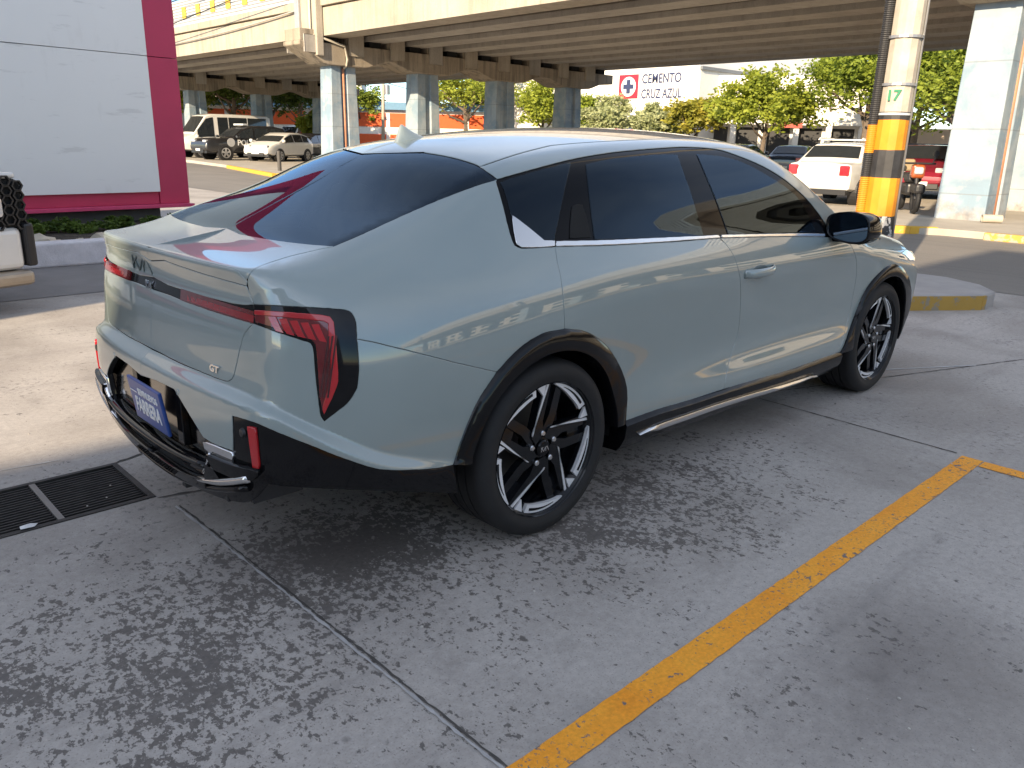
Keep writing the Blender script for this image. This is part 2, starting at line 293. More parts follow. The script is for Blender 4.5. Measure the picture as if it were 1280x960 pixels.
PAN={
'rear_glass':(1,[[-150,0,1297],[-63,-275,1310],[-60,-295,1308],[-57,-314,1307],[-53,-333,1305],[-50,-352,1303],[-46,-370,1301],[-44,-388,1299],[-41,-405,1297],[-39,-423,1295],[-36,-440,1292],[-35,-458,1289],[-33,-476,1286],[-32,-493,1283],[-30,-511,1279],[-30,-529,1275],[-32,-548,1270],[-34,-570,1264],[-35,-589,1256],[-35,-607,1248],[-33,-622,1240],[-30,-636,1232],[-46,-635,1228],[-62,-634,1225],[-77,-632,1222],[-93,-630,1218],[-108,-628,1214],[-123,-626,1210],[-138,-625,1206],[-153,-623,1202],[-168,-621,1198],[-182,-618,1193],[-196,-616,1189],[-210,-614,1185],[-224,-612,1180],[-237,-609,1176],[-250,-607,1172],[-263,-605,1168],[-276,-604,1163],[-289,-602,1159],[-302,-600,1155],[-315,-599,1150],[-328,-599,1146],[-342,-598,1142],[-356,-598,1138],[-369,-598,1133],[-383,-598,1129],[-397,-598,1125],[-411,-599,1121],[-425,-600,1116],[-439,-601,1112],[-453,-602,1108],[-468,-603,1104],[-482,-605,1100],[-496,-606,1095],[-510,-608,1091],[-524,-609,1087],[-538,-610,1083],[-551,-612,1079],[-564,-612,1075],[-578,-613,1071],[-592,-613,1067],[-605,-613,1063],[-618,-612,1059],[-631,-611,1055],[-643,-610,1051],[-655,-608,1047],[-661,-596,1047],[-665,-582,1047],[-668,-566,1046],[-672,-551,1046],[-676,-535,1045],[-679,-519,1045],[-682,-502,1044],[-685,-485,1044],[-688,-468,1043],[-691,-449,1043],[-694,-430,1043],[-697,-411,1042],[-699,-391,1042],[-702,-371,1042],[-704,-350,1042],[-706,-329,1042],[-708,-307,1041],[-710,-285,1041],[-712,-261,1041],[-713,-237,1041],[-715,-211,1041],[-716,-185,1041],[-717,-159,1041],[-718,-132,1041],[-700,0,1048]]),
'trunk_deck':(1,[[-700,0,1048],[-718,-132,1041],[-717,-159,1041],[-716,-185,1041],[-715,-211,1041],[-713,-237,1041],[-712,-261,1041],[-710,-285,1041],[-708,-307,1041],[-706,-329,1042],[-704,-350,1042],[-702,-371,1042],[-699,-391,1042],[-697,-411,1042],[-694,-430,1043],[-691,-449,1043],[-688,-468,1043],[-685,-485,1044],[-682,-502,1044],[-679,-519,1045],[-676,-535,1045],[-672,-551,1046],[-668,-566,1046],[-665,-582,1047],[-661,-596,1047],[-655,-608,1047],[-666,-602,1044],[-676,-595,1042],[-686,-587,1039],[-696,-580,1036],[-706,-573,1033],[-715,-568,1031],[-724,-563,1028],[-733,-558,1026],[-743,-555,1024],[-753,-552,1022],[-764,-550,1020],[-775,-548,1017],[-787,-548,1015],[-799,-548,1012],[-811,-549,1010],[-824,-551,1008],[-838,-555,1006],[-854,-562,1004],[-872,-572,1002],[-890,-586,1000],[-904,-596,997],[-913,-597,990],[-918,-596,983],[-920,-592,974],[-920,-589,965],[-931,-558,992],[-936,-527,997],[-940,-496,998],[-945,-465,998],[-948,-434,999],[-952,-403,999],[-955,-372,1000],[-957,-341,1000],[-960,-310,1001],[-962,-279,1001],[-964,-248,1001],[-965,-217,1002],[-966,-186,1002],[-968,-155,1002],[-968,-124,1002],[-969,-93,1002],[-969,-62,1002],[-970,-31,1003],[-970,0,1002]]),
'trunk_lip':(1,[[-970,0,1002],[-970,-31,1003],[-969,-62,1002],[-969,-93,1002],[-968,-124,1002],[-968,-155,1002],[-966,-186,1002],[-965,-217,1002],[-964,-248,1001],[-962,-279,1001],[-960,-310,1001],[-957,-341,1000],[-955,-372,1000],[-952,-403,999],[-948,-434,999],[-945,-465,998],[-940,-496,998],[-936,-527,997],[-931,-558,992],[-920,-589,965],[-921,-584,952],[-924,-568,953],[-928,-551,954],[-931,-534,955],[-934,-516,956],[-936,-497,956],[-939,-478,957],[-942,-459,958],[-944,-439,959],[-947,-419,960],[-949,-399,960],[-951,-378,961],[-954,-357,962],[-956,-336,963],[-957,-314,964],[-959,-291,965],[-961,-268,966],[-962,-244,967],[-964,-219,968],[-965,-195,969],[-966,-171,970],[-967,-146,972],[-968,-121,973],[-966,0,957]]),
'trunk_face':(1,[[-966,0,957],[-968,-121,973],[-967,-146,972],[-966,-171,970],[-965,-195,969],[-964,-219,968],[-962,-244,967],[-961,-268,966],[-959,-291,965],[-957,-314,964],[-956,-336,963],[-954,-357,962],[-951,-378,961],[-949,-399,960],[-947,-419,960],[-944,-439,959],[-942,-459,958],[-939,-478,957],[-936,-497,956],[-934,-516,956],[-931,-534,955],[-928,-551,954],[-924,-568,953],[-921,-584,952],[-918,-588,940],[-916,-592,931],[-915,-596,921],[-914,-601,912],[-914,-608,903],[-917,-594,900],[-921,-580,897],[-924,-566,895],[-927,-548,894],[-930,-529,893],[-934,-510,892],[-936,-491,892],[-939,-471,892],[-942,-452,892],[-944,-432,892],[-946,-412,892],[-948,-392,892],[-950,-371,892],[-952,-350,892],[-954,-327,892],[-956,-304,892],[-957,-280,892],[-959,-255,893],[-960,-230,893],[-961,-204,893],[-962,-177,893],[-963,-149,893],[-964,-121,893],[-963,0,902]]),
'lamp_bar':(1,[[-963,0,902],[-964,-121,893],[-963,-149,893],[-962,-177,893],[-961,-204,893],[-960,-230,893],[-959,-255,893],[-957,-280,892],[-956,-304,892],[-954,-327,892],[-952,-350,892],[-950,-371,892],[-948,-392,892],[-946,-412,892],[-944,-432,892],[-942,-452,892],[-939,-471,892],[-936,-491,892],[-934,-510,892],[-930,-529,893],[-927,-548,894],[-924,-566,895],[-921,-580,897],[-917,-594,900],[-914,-608,903],[-916,-609,892],[-918,-610,882],[-920,-612,872],[-921,-613,862],[-923,-615,851],[-926,-600,852],[-930,-584,853],[-932,-569,853],[-935,-552,854],[-938,-536,854],[-940,-519,855],[-943,-500,856],[-946,-480,856],[-948,-459,857],[-951,-438,857],[-953,-417,858],[-955,-395,858],[-957,-373,859],[-959,-350,860],[-961,-326,860],[-963,-302,861],[-964,-277,861],[-966,-251,862],[-967,-225,863],[-968,-197,864],[-968,-169,865],[-969,-140,866],[-970,-110,866],[-971,0,866]]),
'trunk_lower':(1,[[-971,0,866],[-970,-110,866],[-969,-140,866],[-968,-169,865],[-968,-197,864],[-967,-225,863],[-966,-251,862],[-964,-277,861],[-963,-302,861],[-961,-326,860],[-959,-350,860],[-957,-373,859],[-955,-395,858],[-953,-417,858],[-951,-438,857],[-948,-459,857],[-946,-480,856],[-943,-500,856],[-940,-519,855],[-938,-536,854],[-935,-552,854],[-932,-569,853],[-930,-584,853],[-926,-600,852],[-923,-615,851],[-928,-603,842],[-932,-592,831],[-935,-583,821],[-938,-577,810],[-940,-572,799],[-942,-569,788],[-944,-565,776],[-946,-561,765],[-947,-557,753],[-949,-553,741],[-950,-549,729],[-952,-545,717],[-954,-541,705],[-956,-538,693],[-959,-528,677],[-964,-508,666],[-967,-491,664],[-969,-474,664],[-972,-454,664],[-974,-434,664],[-976,-413,665],[-978,-393,665],[-980,-373,665],[-982,-352,666],[-984,-330,666],[-986,-308,666],[-987,-286,666],[-989,-263,666],[-990,-239,666],[-991,-215,666],[-993,-185,667],[-993,-154,667],[-994,-122,668],[-996,0,668]]),
'tail_lamp':(0,[[-914,-608,903],[-910,-623,904],[-904,-636,905],[-899,-649,906],[-893,-660,906],[-887,-671,907],[-880,-681,907],[-874,-690,907],[-866,-699,907],[-859,-708,907],[-852,-716,907],[-844,-723,907],[-836,-731,906],[-828,-737,906],[-820,-744,905],[-811,-750,905],[-803,-755,904],[-794,-760,903],[-785,-766,902],[-776,-770,902],[-767,-775,900],[-758,-780,899],[-748,-784,898],[-737,-789,896],[-727,-795,892],[-721,-799,886],[-718,-803,878],[-716,-807,870],[-716,-811,860],[-717,-814,850],[-719,-817,838],[-720,-820,827],[-722,-822,816],[-722,-825,806],[-723,-827,796],[-724,-829,786],[-724,-830,776],[-725,-832,766],[-726,-834,754],[-726,-835,742],[-727,-836,730],[-729,-837,719],[-731,-837,706],[-733,-837,693],[-736,-837,680],[-740,-836,672],[-745,-834,664],[-750,-833,656],[-757,-830,646],[-765,-827,637],[-773,-824,630],[-781,-820,624],[-790,-816,617],[-798,-812,610],[-806,-808,604],[-814,-803,597],[-822,-799,590],[-826,-796,598],[-829,-794,606],[-830,-792,617],[-830,-791,628],[-831,-790,639],[-831,-789,650],[-831,-788,661],[-832,-787,672],[-832,-786,683],[-832,-784,694],[-832,-783,705],[-832,-782,716],[-832,-781,726],[-832,-780,737],[-832,-779,749],[-831,-777,760],[-831,-776,771],[-830,-774,783],[-830,-772,794],[-831,-770,803],[-834,-766,811],[-840,-760,815],[-847,-754,817],[-854,-747,820],[-860,-739,823],[-867,-732,826],[-873,-724,828],[-879,-716,831],[-885,-707,834],[-891,-697,836],[-897,-688,839],[-902,-677,841],[-907,-666,844],[-912,-655,846],[-916,-642,848],[-920,-629,850],[-923,-615,851],[-921,-613,862],[-920,-612,872],[-918,-610,882],[-916,-609,892]]),
'lamp_lens':(0,[[-914,-618,887],[-910,-632,888],[-905,-645,889],[-900,-656,889],[-894,-667,890],[-888,-678,890],[-882,-687,890],[-875,-696,890],[-868,-705,890],[-861,-713,890],[-853,-722,889],[-845,-730,888],[-837,-738,888],[-828,-746,887],[-819,-752,886],[-810,-759,885],[-801,-765,884],[-792,-771,882],[-779,-779,878],[-774,-787,865],[-775,-790,854],[-776,-793,843],[-777,-796,832],[-778,-799,820],[-778,-801,809],[-779,-804,798],[-780,-806,786],[-780,-807,774],[-781,-809,763],[-781,-810,751],[-782,-812,739],[-782,-813,727],[-783,-813,716],[-784,-814,704],[-788,-813,691],[-793,-811,678],[-798,-810,667],[-802,-808,656],[-807,-805,646],[-812,-803,635],[-817,-801,624],[-821,-798,613],[-823,-797,624],[-824,-795,636],[-825,-794,648],[-826,-792,659],[-826,-791,671],[-826,-790,683],[-825,-789,695],[-825,-788,706],[-825,-787,718],[-824,-786,730],[-824,-785,742],[-824,-784,753],[-823,-783,765],[-823,-781,776],[-822,-780,787],[-822,-778,798],[-823,-775,809],[-829,-768,821],[-836,-761,824],[-844,-754,827],[-851,-746,831],[-858,-739,834],[-864,-731,837],[-871,-722,840],[-878,-714,842],[-884,-705,845],[-890,-695,848],[-896,-685,850],[-901,-674,852],[-906,-663,854],[-911,-651,856],[-915,-638,858],[-919,-624,859]]),
'lamp_stripe':(0,[[-914,-618,887],[-910,-632,888],[-905,-645,889],[-900,-656,889],[-894,-667,890],[-888,-678,890],[-882,-687,890],[-875,-696,890],[-868,-705,890],[-861,-713,890],[-853,-722,889],[-845,-730,888],[-837,-738,888],[-828,-746,887],[-819,-752,886],[-810,-759,885],[-801,-765,884],[-792,-771,882],[-779,-779,878],[-774,-787,865],[-775,-790,854],[-776,-793,843],[-777,-796,832],[-778,-799,820],[-778,-801,809],[-779,-804,798],[-780,-806,786],[-780,-807,774],[-781,-809,763],[-781,-810,751],[-782,-812,739],[-782,-813,727],[-783,-813,716],[-784,-814,704],[-788,-813,691],[-793,-811,678],[-798,-810,667],[-802,-808,656],[-807,-805,646],[-812,-803,635],[-817,-801,624],[-821,-798,613],[-822,-798,623],[-821,-797,634],[-818,-798,644],[-815,-800,655],[-812,-801,665],[-808,-803,676],[-804,-804,686],[-801,-805,697],[-798,-806,708],[-796,-806,719],[-795,-805,731],[-795,-804,742],[-794,-803,753],[-794,-802,764],[-794,-800,775],[-793,-799,786],[-792,-797,797],[-791,-795,808],[-790,-793,820],[-789,-790,830],[-787,-788,842],[-786,-785,852],[-784,-782,863],[-794,-774,870],[-804,-768,872],[-813,-762,873],[-822,-756,875],[-830,-748,876],[-839,-741,877],[-847,-733,878],[-855,-725,878],[-863,-716,879],[-870,-708,880],[-877,-699,880],[-883,-690,880],[-890,-680,880],[-896,-670,880],[-901,-658,880],[-907,-647,880],[-912,-634,879],[-916,-620,878]]),
'quarter_panel':(0,[[-655,-608,1047],[-666,-602,1044],[-676,-595,1042],[-686,-587,1039],[-696,-580,1036],[-706,-573,1033],[-715,-568,1031],[-724,-563,1028],[-733,-558,1026],[-743,-555,1024],[-753,-552,1022],[-764,-550,1020],[-775,-548,1017],[-787,-548,1015],[-799,-548,1012],[-811,-549,1010],[-824,-551,1008],[-838,-555,1006],[-854,-562,1004],[-872,-572,1002],[-890,-586,1000],[-904,-596,997],[-913,-597,990],[-918,-596,983],[-920,-592,974],[-920,-589,965],[-919,-588,953],[-918,-588,940],[-917,-591,930],[-915,-595,921],[-914,-601,912],[-914,-608,903],[-910,-623,904],[-904,-636,905],[-899,-649,906],[-893,-660,906],[-887,-671,907],[-880,-681,907],[-874,-690,907],[-866,-699,907],[-859,-708,907],[-852,-716,907],[-844,-723,907],[-836,-731,906],[-828,-737,906],[-820,-744,905],[-811,-750,905],[-803,-755,904],[-794,-760,903],[-785,-766,902],[-776,-770,902],[-767,-775,900],[-758,-780,899],[-748,-784,898],[-737,-789,896],[-727,-795,892],[-721,-799,886],[-718,-803,878],[-716,-807,870],[-716,-811,860],[-717,-814,850],[-719,-817,838],[-720,-820,827],[-722,-822,816],[-712,-826,814],[-702,-830,811],[-691,-834,808],[-681,-837,805],[-671,-841,802],[-660,-844,798],[-649,-848,794],[-638,-851,790],[-626,-854,786],[-615,-858,782],[-603,-861,778],[-591,-864,774],[-579,-866,770],[-567,-869,765],[-555,-872,761],[-542,-874,756],[-529,-877,751],[-516,-879,747],[-503,-881,742],[-490,-883,737],[-476,-885,732],[-463,-886,727],[-449,-888,722],[-435,-890,716],[-420,-891,711],[-406,-892,706],[-391,-894,701],[-377,-895,696],[-362,-896,691],[-348,-896,686],[-333,-897,681],[-318,-898,676],[-303,-899,670],[-288,-899,665],[-273,-900,660],[-257,-900,655],[-246,-901,662],[-236,-901,669],[-226,-901,677],[-215,-902,685],[-204,-902,692],[-193,-902,699],[-182,-902,706],[-170,-902,712],[-156,-903,719],[-143,-903,725],[-128,-903,730],[-114,-903,736],[-98,-903,740],[-82,-903,744],[-66,-903,748],[-49,-904,750],[-31,-904,751],[-13,-904,751],[6,-904,750],[26,-904,750],[45,-904,750],[43,-904,765],[42,-904,781],[41,-903,796],[40,-902,810],[40,-901,825],[39,-899,838],[39,-897,852],[40,-894,865],[41,-890,878],[42,-887,890],[44,-882,903],[46,-877,916],[48,-871,930],[49,-865,943],[51,-858,957],[53,-850,970],[56,-844,983],[60,-837,995],[64,-830,1007],[68,-822,1019],[51,-821,1019],[34,-819,1020],[17,-818,1020],[1,-816,1020],[-15,-814,1020],[-30,-812,1020],[-45,-810,1021],[-59,-808,1021],[-74,-806,1022],[-86,-801,1026],[-95,-796,1032],[-96,-787,1044],[-94,-778,1057],[-92,-768,1070],[-89,-760,1081],[-86,-752,1092],[-84,-744,1104],[-80,-736,1115],[-77,-728,1127],[-74,-720,1138],[-70,-711,1150],[-67,-702,1161],[-64,-694,1172],[-60,-685,1183],[-56,-675,1194],[-52,-665,1204],[-47,-654,1215],[-40,-642,1226],[-30,-636,1232],[-46,-635,1228],[-62,-634,1225],[-77,-632,1222],[-93,-630,1218],[-108,-628,1214],[-123,-626,1210],[-138,-625,1206],[-153,-623,1202],[-168,-621,1198],[-182,-618,1193],[-196,-616,1189],[-210,-614,1185],[-224,-612,1180],[-237,-609,1176],[-250,-607,1172],[-263,-605,1168],[-276,-604,1163],[-289,-602,1159],[-302,-600,1155],[-315,-599,1150],[-328,-599,1146],[-342,-598,1142],[-356,-598,1138],[-369,-598,1133],[-383,-598,1129],[-397,-598,1125],[-411,-599,1121],[-425,-600,1116],[-439,-601,1112],[-453,-602,1108],[-468,-603,1104],[-482,-605,1100],[-496,-606,1095],[-510,-608,1091],[-524,-609,1087],[-538,-610,1083],[-551,-612,1079],[-564,-612,1075],[-578,-613,1071],[-592,-613,1067],[-605,-613,1063],[-618,-612,1059],[-631,-611,1055],[-643,-610,1051]]),
'bumper':(1,[[-996,0,668],[-994,-122,668],[-993,-154,667],[-993,-185,667],[-991,-215,666],[-990,-239,666],[-989,-263,666],[-987,-286,666],[-986,-308,666],[-984,-330,666],[-982,-352,666],[-980,-373,665],[-978,-393,665],[-976,-413,665],[-974,-434,664],[-972,-454,664],[-969,-474,664],[-967,-491,664],[-964,-508,666],[-959,-528,677],[-956,-538,693],[-954,-541,705],[-952,-545,717],[-950,-549,729],[-949,-553,741],[-947,-557,753],[-946,-561,765],[-944,-565,776],[-942,-569,788],[-940,-572,799],[-938,-577,810],[-935,-583,821],[-932,-592,831],[-928,-603,842],[-923,-615,851],[-920,-629,850],[-916,-642,848],[-912,-655,846],[-907,-666,844],[-902,-677,841],[-897,-688,839],[-891,-697,836],[-885,-707,834],[-879,-716,831],[-873,-724,828],[-867,-732,826],[-860,-739,823],[-854,-747,820],[-847,-754,817],[-840,-760,815],[-834,-766,811],[-831,-770,803],[-830,-772,794],[-830,-774,783],[-831,-776,771],[-831,-777,760],[-832,-779,749],[-832,-780,737],[-832,-781,726],[-832,-782,716],[-832,-783,705],[-832,-784,694],[-832,-786,683],[-832,-787,672],[-831,-788,661],[-831,-789,650],[-831,-790,639],[-830,-791,628],[-830,-792,617],[-829,-794,606],[-826,-796,598],[-822,-799,590],[-814,-803,597],[-806,-808,604],[-798,-812,610],[-790,-816,617],[-781,-820,624],[-773,-824,630],[-765,-827,637],[-757,-830,646],[-750,-833,656],[-745,-834,664],[-740,-836,672],[-736,-837,680],[-733,-837,693],[-731,-837,706],[-729,-837,719],[-727,-836,730],[-726,-835,742],[-726,-834,754],[-725,-832,766],[-724,-830,776],[-724,-829,786],[-723,-827,796],[-722,-825,806],[-722,-822,816],[-712,-826,814],[-702,-830,811],[-691,-834,808],[-681,-837,805],[-671,-841,802],[-660,-844,798],[-649,-848,794],[-638,-851,790],[-626,-854,786],[-615,-858,782],[-603,-861,778],[-591,-864,774],[-579,-866,770],[-567,-869,765],[-555,-872,761],[-542,-874,756],[-529,-877,751],[-516,-879,747],[-503,-881,742],[-490,-883,737],[-476,-885,732],[-463,-886,727],[-449,-888,722],[-435,-890,716],[-420,-891,711],[-406,-892,706],[-391,-894,701],[-377,-895,696],[-362,-896,691],[-348,-896,686],[-333,-897,681],[-318,-898,676],[-303,-899,670],[-288,-899,665],[-273,-900,660],[-257,-900,655],[-266,-900,645],[-274,-900,636],[-283,-899,627],[-292,-899,618],[-300,-898,609],[-309,-898,600],[-317,-897,591],[-325,-897,581],[-332,-896,571],[-339,-895,561],[-346,-895,550],[-352,-894,539],[-358,-893,528],[-364,-893,516],[-370,-892,505],[-375,-891,493],[-380,-890,482],[-385,-889,470],[-390,-888,458],[-395,-886,446],[-399,-885,435],[-402,-884,423],[-406,-882,411],[-409,-881,399],[-414,-882,388],[-421,-884,378],[-436,-884,379],[-450,-885,381],[-465,-886,382],[-480,-886,384],[-495,-886,387],[-510,-887,390],[-526,-887,393],[-541,-887,396],[-556,-887,399],[-571,-886,403],[-585,-886,406],[-599,-885,409],[-613,-884,412],[-627,-883,415],[-640,-882,418],[-653,-880,421],[-666,-878,425],[-678,-876,428],[-691,-873,432],[-703,-871,437],[-715,-868,443],[-727,-866,448],[-738,-863,454],[-749,-860,460],[-760,-856,466],[-771,-853,472],[-781,-849,478],[-791,-844,483],[-801,-840,489],[-811,-836,494],[-820,-831,500],[-829,-826,505],[-838,-820,511],[-847,-815,516],[-856,-809,522],[-864,-803,526],[-872,-797,531],[-879,-791,535],[-887,-785,539],[-894,-778,543],[-901,-771,547],[-908,-764,551],[-915,-757,555],[-922,-750,559],[-929,-742,562],[-935,-733,566],[-941,-725,570],[-947,-716,573],[-953,-706,577],[-959,-696,580],[-964,-685,583],[-969,-673,585],[-974,-661,586],[-978,-647,587],[-982,-632,587],[-986,-617,587],[-989,-601,587],[-993,-585,586],[-994,-585,575],[-995,-586,564],[-995,-586,552],[-996,-585,540],[-996,-585,528],[-997,-584,516],[-997,-583,504],[-997,-581,491],[-997,-580,479],[-1000,-563,479],[-1003,-545,478],[-1006,-527,478],[-1009,-509,477],[-1012,-491,477],[-1014,-470,478],[-1017,-450,480],[-1019,-429,482],[-1021,-418,491],[-1022,-408,499],[-1023,-397,508],[-1024,-386,516],[-1025,-374,525],[-1026,-362,533],[-1027,-350,542],[-1028,-338,550],[-1028,-326,557],[-1029,-314,565],[-1029,-301,573],[-1029,-288,580],[-1029,-274,588],[-1029,-261,595],[-1031,-236,595],[-1032,-210,595],[-1033,-184,595],[-1034,-157,594],[-1035,-129,594],[-1038,0,582]]),
'lower_trim':(1,[[-993,-585,586],[-989,-601,587],[-986,-617,587],[-982,-632,587],[-978,-647,587],[-974,-661,586],[-969,-673,585],[-964,-685,583],[-959,-696,580],[-953,-706,577],[-947,-716,573],[-941,-725,570],[-935,-733,566],[-929,-742,562],[-922,-750,559],[-915,-757,555],[-908,-764,551],[-901,-771,547],[-894,-778,543],[-887,-785,539],[-879,-791,535],[-872,-797,531],[-864,-803,526],[-856,-809,522],[-847,-815,516],[-838,-820,511],[-829,-826,505],[-820,-831,500],[-811,-836,494],[-801,-840,489],[-791,-844,483],[-781,-849,478],[-771,-853,472],[-760,-856,466],[-749,-860,460],[-738,-863,454],[-727,-866,448],[-715,-868,443],[-703,-871,437],[-691,-873,432],[-678,-876,428],[-666,-878,425],[-653,-880,421],[-640,-882,418],[-627,-883,415],[-613,-884,412],[-599,-885,409],[-585,-886,406],[-571,-886,403],[-556,-887,399],[-541,-887,396],[-526,-887,393],[-510,-887,390],[-495,-886,387],[-480,-886,384],[-465,-886,382],[-450,-885,381],[-436,-884,379],[-421,-884,378],[-392,-872,265],[-409,-873,271],[-426,-873,276],[-442,-874,282],[-458,-875,287],[-474,-875,292],[-490,-876,298],[-505,-876,303],[-520,-876,308],[-535,-876,312],[-549,-876,317],[-564,-875,321],[-578,-874,326],[-592,-874,330],[-606,-872,334],[-620,-871,338],[-633,-870,342],[-646,-868,346],[-660,-866,350],[-672,-864,353],[-685,-862,357],[-697,-859,360],[-709,-857,363],[-721,-854,366],[-733,-851,369],[-744,-848,372],[-756,-845,375],[-767,-841,377],[-778,-837,380],[-788,-833,382],[-799,-828,384],[-809,-824,386],[-819,-819,387],[-829,-814,389],[-838,-808,390],[-848,-802,392],[-857,-796,393],[-866,-790,394],[-875,-783,395],[-884,-776,395],[-892,-768,396],[-900,-761,396],[-908,-753,397],[-916,-744,397],[-924,-735,397],[-931,-726,397],[-940,-715,398],[-948,-704,398],[-955,-691,398],[-968,-640,345],[-970,-621,329],[-972,-600,315],[-975,-568,303],[-979,-534,293],[-982,-500,285],[-984,-472,280],[-987,-443,275],[-989,-415,271],[-991,-386,267],[-992,-357,263],[-994,-329,260],[-995,-300,258],[-997,-270,256],[-998,-240,255],[-999,-210,254],[-1000,-180,253],[-1001,-150,252],[-1002,-120,252],[-1002,-90,252],[-1002,-60,251],[-1002,-30,251],[-1002,0,250],[-1011,0,280],[-1017,0,307],[-1023,0,333],[-1028,0,360],[-1028,-30,361],[-1028,-60,362],[-1028,-90,363],[-1027,-120,363],[-1027,-150,364],[-1026,-180,365],[-1025,-210,366],[-1024,-240,367],[-1022,-270,368],[-1021,-300,370],[-1019,-328,372],[-1017,-356,375],[-1015,-384,378],[-1013,-412,382],[-1010,-440,385],[-1019,-429,482],[-1017,-450,480],[-1014,-470,478],[-1012,-491,477],[-1009,-509,477],[-1006,-527,478],[-1003,-545,478],[-1000,-563,479],[-997,-580,479],[-997,-581,491],[-997,-583,504],[-997,-584,516],[-996,-585,528],[-996,-585,540],[-995,-586,552],[-995,-586,564],[-994,-585,575]]),
'reflector':(0,[[-978,-651,569],[-974,-664,569],[-969,-676,568],[-969,-677,556],[-969,-678,545],[-969,-679,533],[-969,-679,522],[-969,-679,510],[-969,-679,498],[-968,-679,486],[-968,-679,474],[-968,-679,462],[-967,-678,450],[-975,-660,448],[-976,-660,461],[-976,-660,473],[-977,-659,486],[-977,-659,498],[-978,-658,510],[-978,-657,522],[-978,-656,534],[-978,-655,546],[-978,-653,558]]),
'chrome_lip':(1,[[-1019,0,315],[-1019,-31,315],[-1019,-63,315],[-1018,-94,315],[-1017,-125,315],[-1017,-156,315],[-1016,-188,315],[-1015,-219,316],[-1014,-250,318],[-1012,-278,321],[-1011,-307,324],[-1010,-335,329],[-1009,-364,334],[-1007,-392,340],[-1006,-420,345],[-1003,-454,352],[-1000,-487,360],[-997,-520,368],[-1014,-455,440],[-1012,-474,440],[-1009,-493,440],[-1007,-512,440],[-1004,-530,440],[-1001,-549,440],[-997,-568,441],[-994,-587,441],[-990,-605,442],[-986,-623,444],[-981,-641,445],[-976,-657,446],[-971,-668,446],[-966,-679,446],[-966,-678,432],[-971,-662,416],[-977,-644,412],[-982,-624,408],[-986,-608,406],[-989,-591,404],[-993,-574,403],[-996,-556,402],[-999,-538,402],[-1002,-520,402],[-1004,-501,402],[-1007,-482,403],[-1010,-463,404],[-1012,-443,405],[-1000,-400,310],[-1002,-370,305],[-1003,-340,300],[-1005,-310,296],[-1006,-280,292],[-1007,-250,289],[-1008,-219,287],[-1009,-188,286],[-1010,-156,286],[-1010,-125,286],[-1011,-94,286],[-1012,-62,286],[-1012,-31,285],[-1012,0,285]]),
'skid_panel':(0,[[-1009,-400,352],[-1011,-420,376],[-1012,-440,400],[-1019,-431,470],[-1016,-451,471],[-1014,-471,472],[-1012,-490,473],[-1009,-508,473],[-1006,-526,473],[-1003,-544,473],[-1000,-560,473],[-997,-577,473],[-997,-576,459],[-996,-575,444],[-999,-560,444],[-1002,-544,444],[-1004,-527,444],[-1007,-511,444],[-1010,-493,444],[-1012,-475,445],[-1015,-456,446],[-998,-500,360],[-1002,-467,356],[-1005,-433,351],[-1008,-400,347]]),
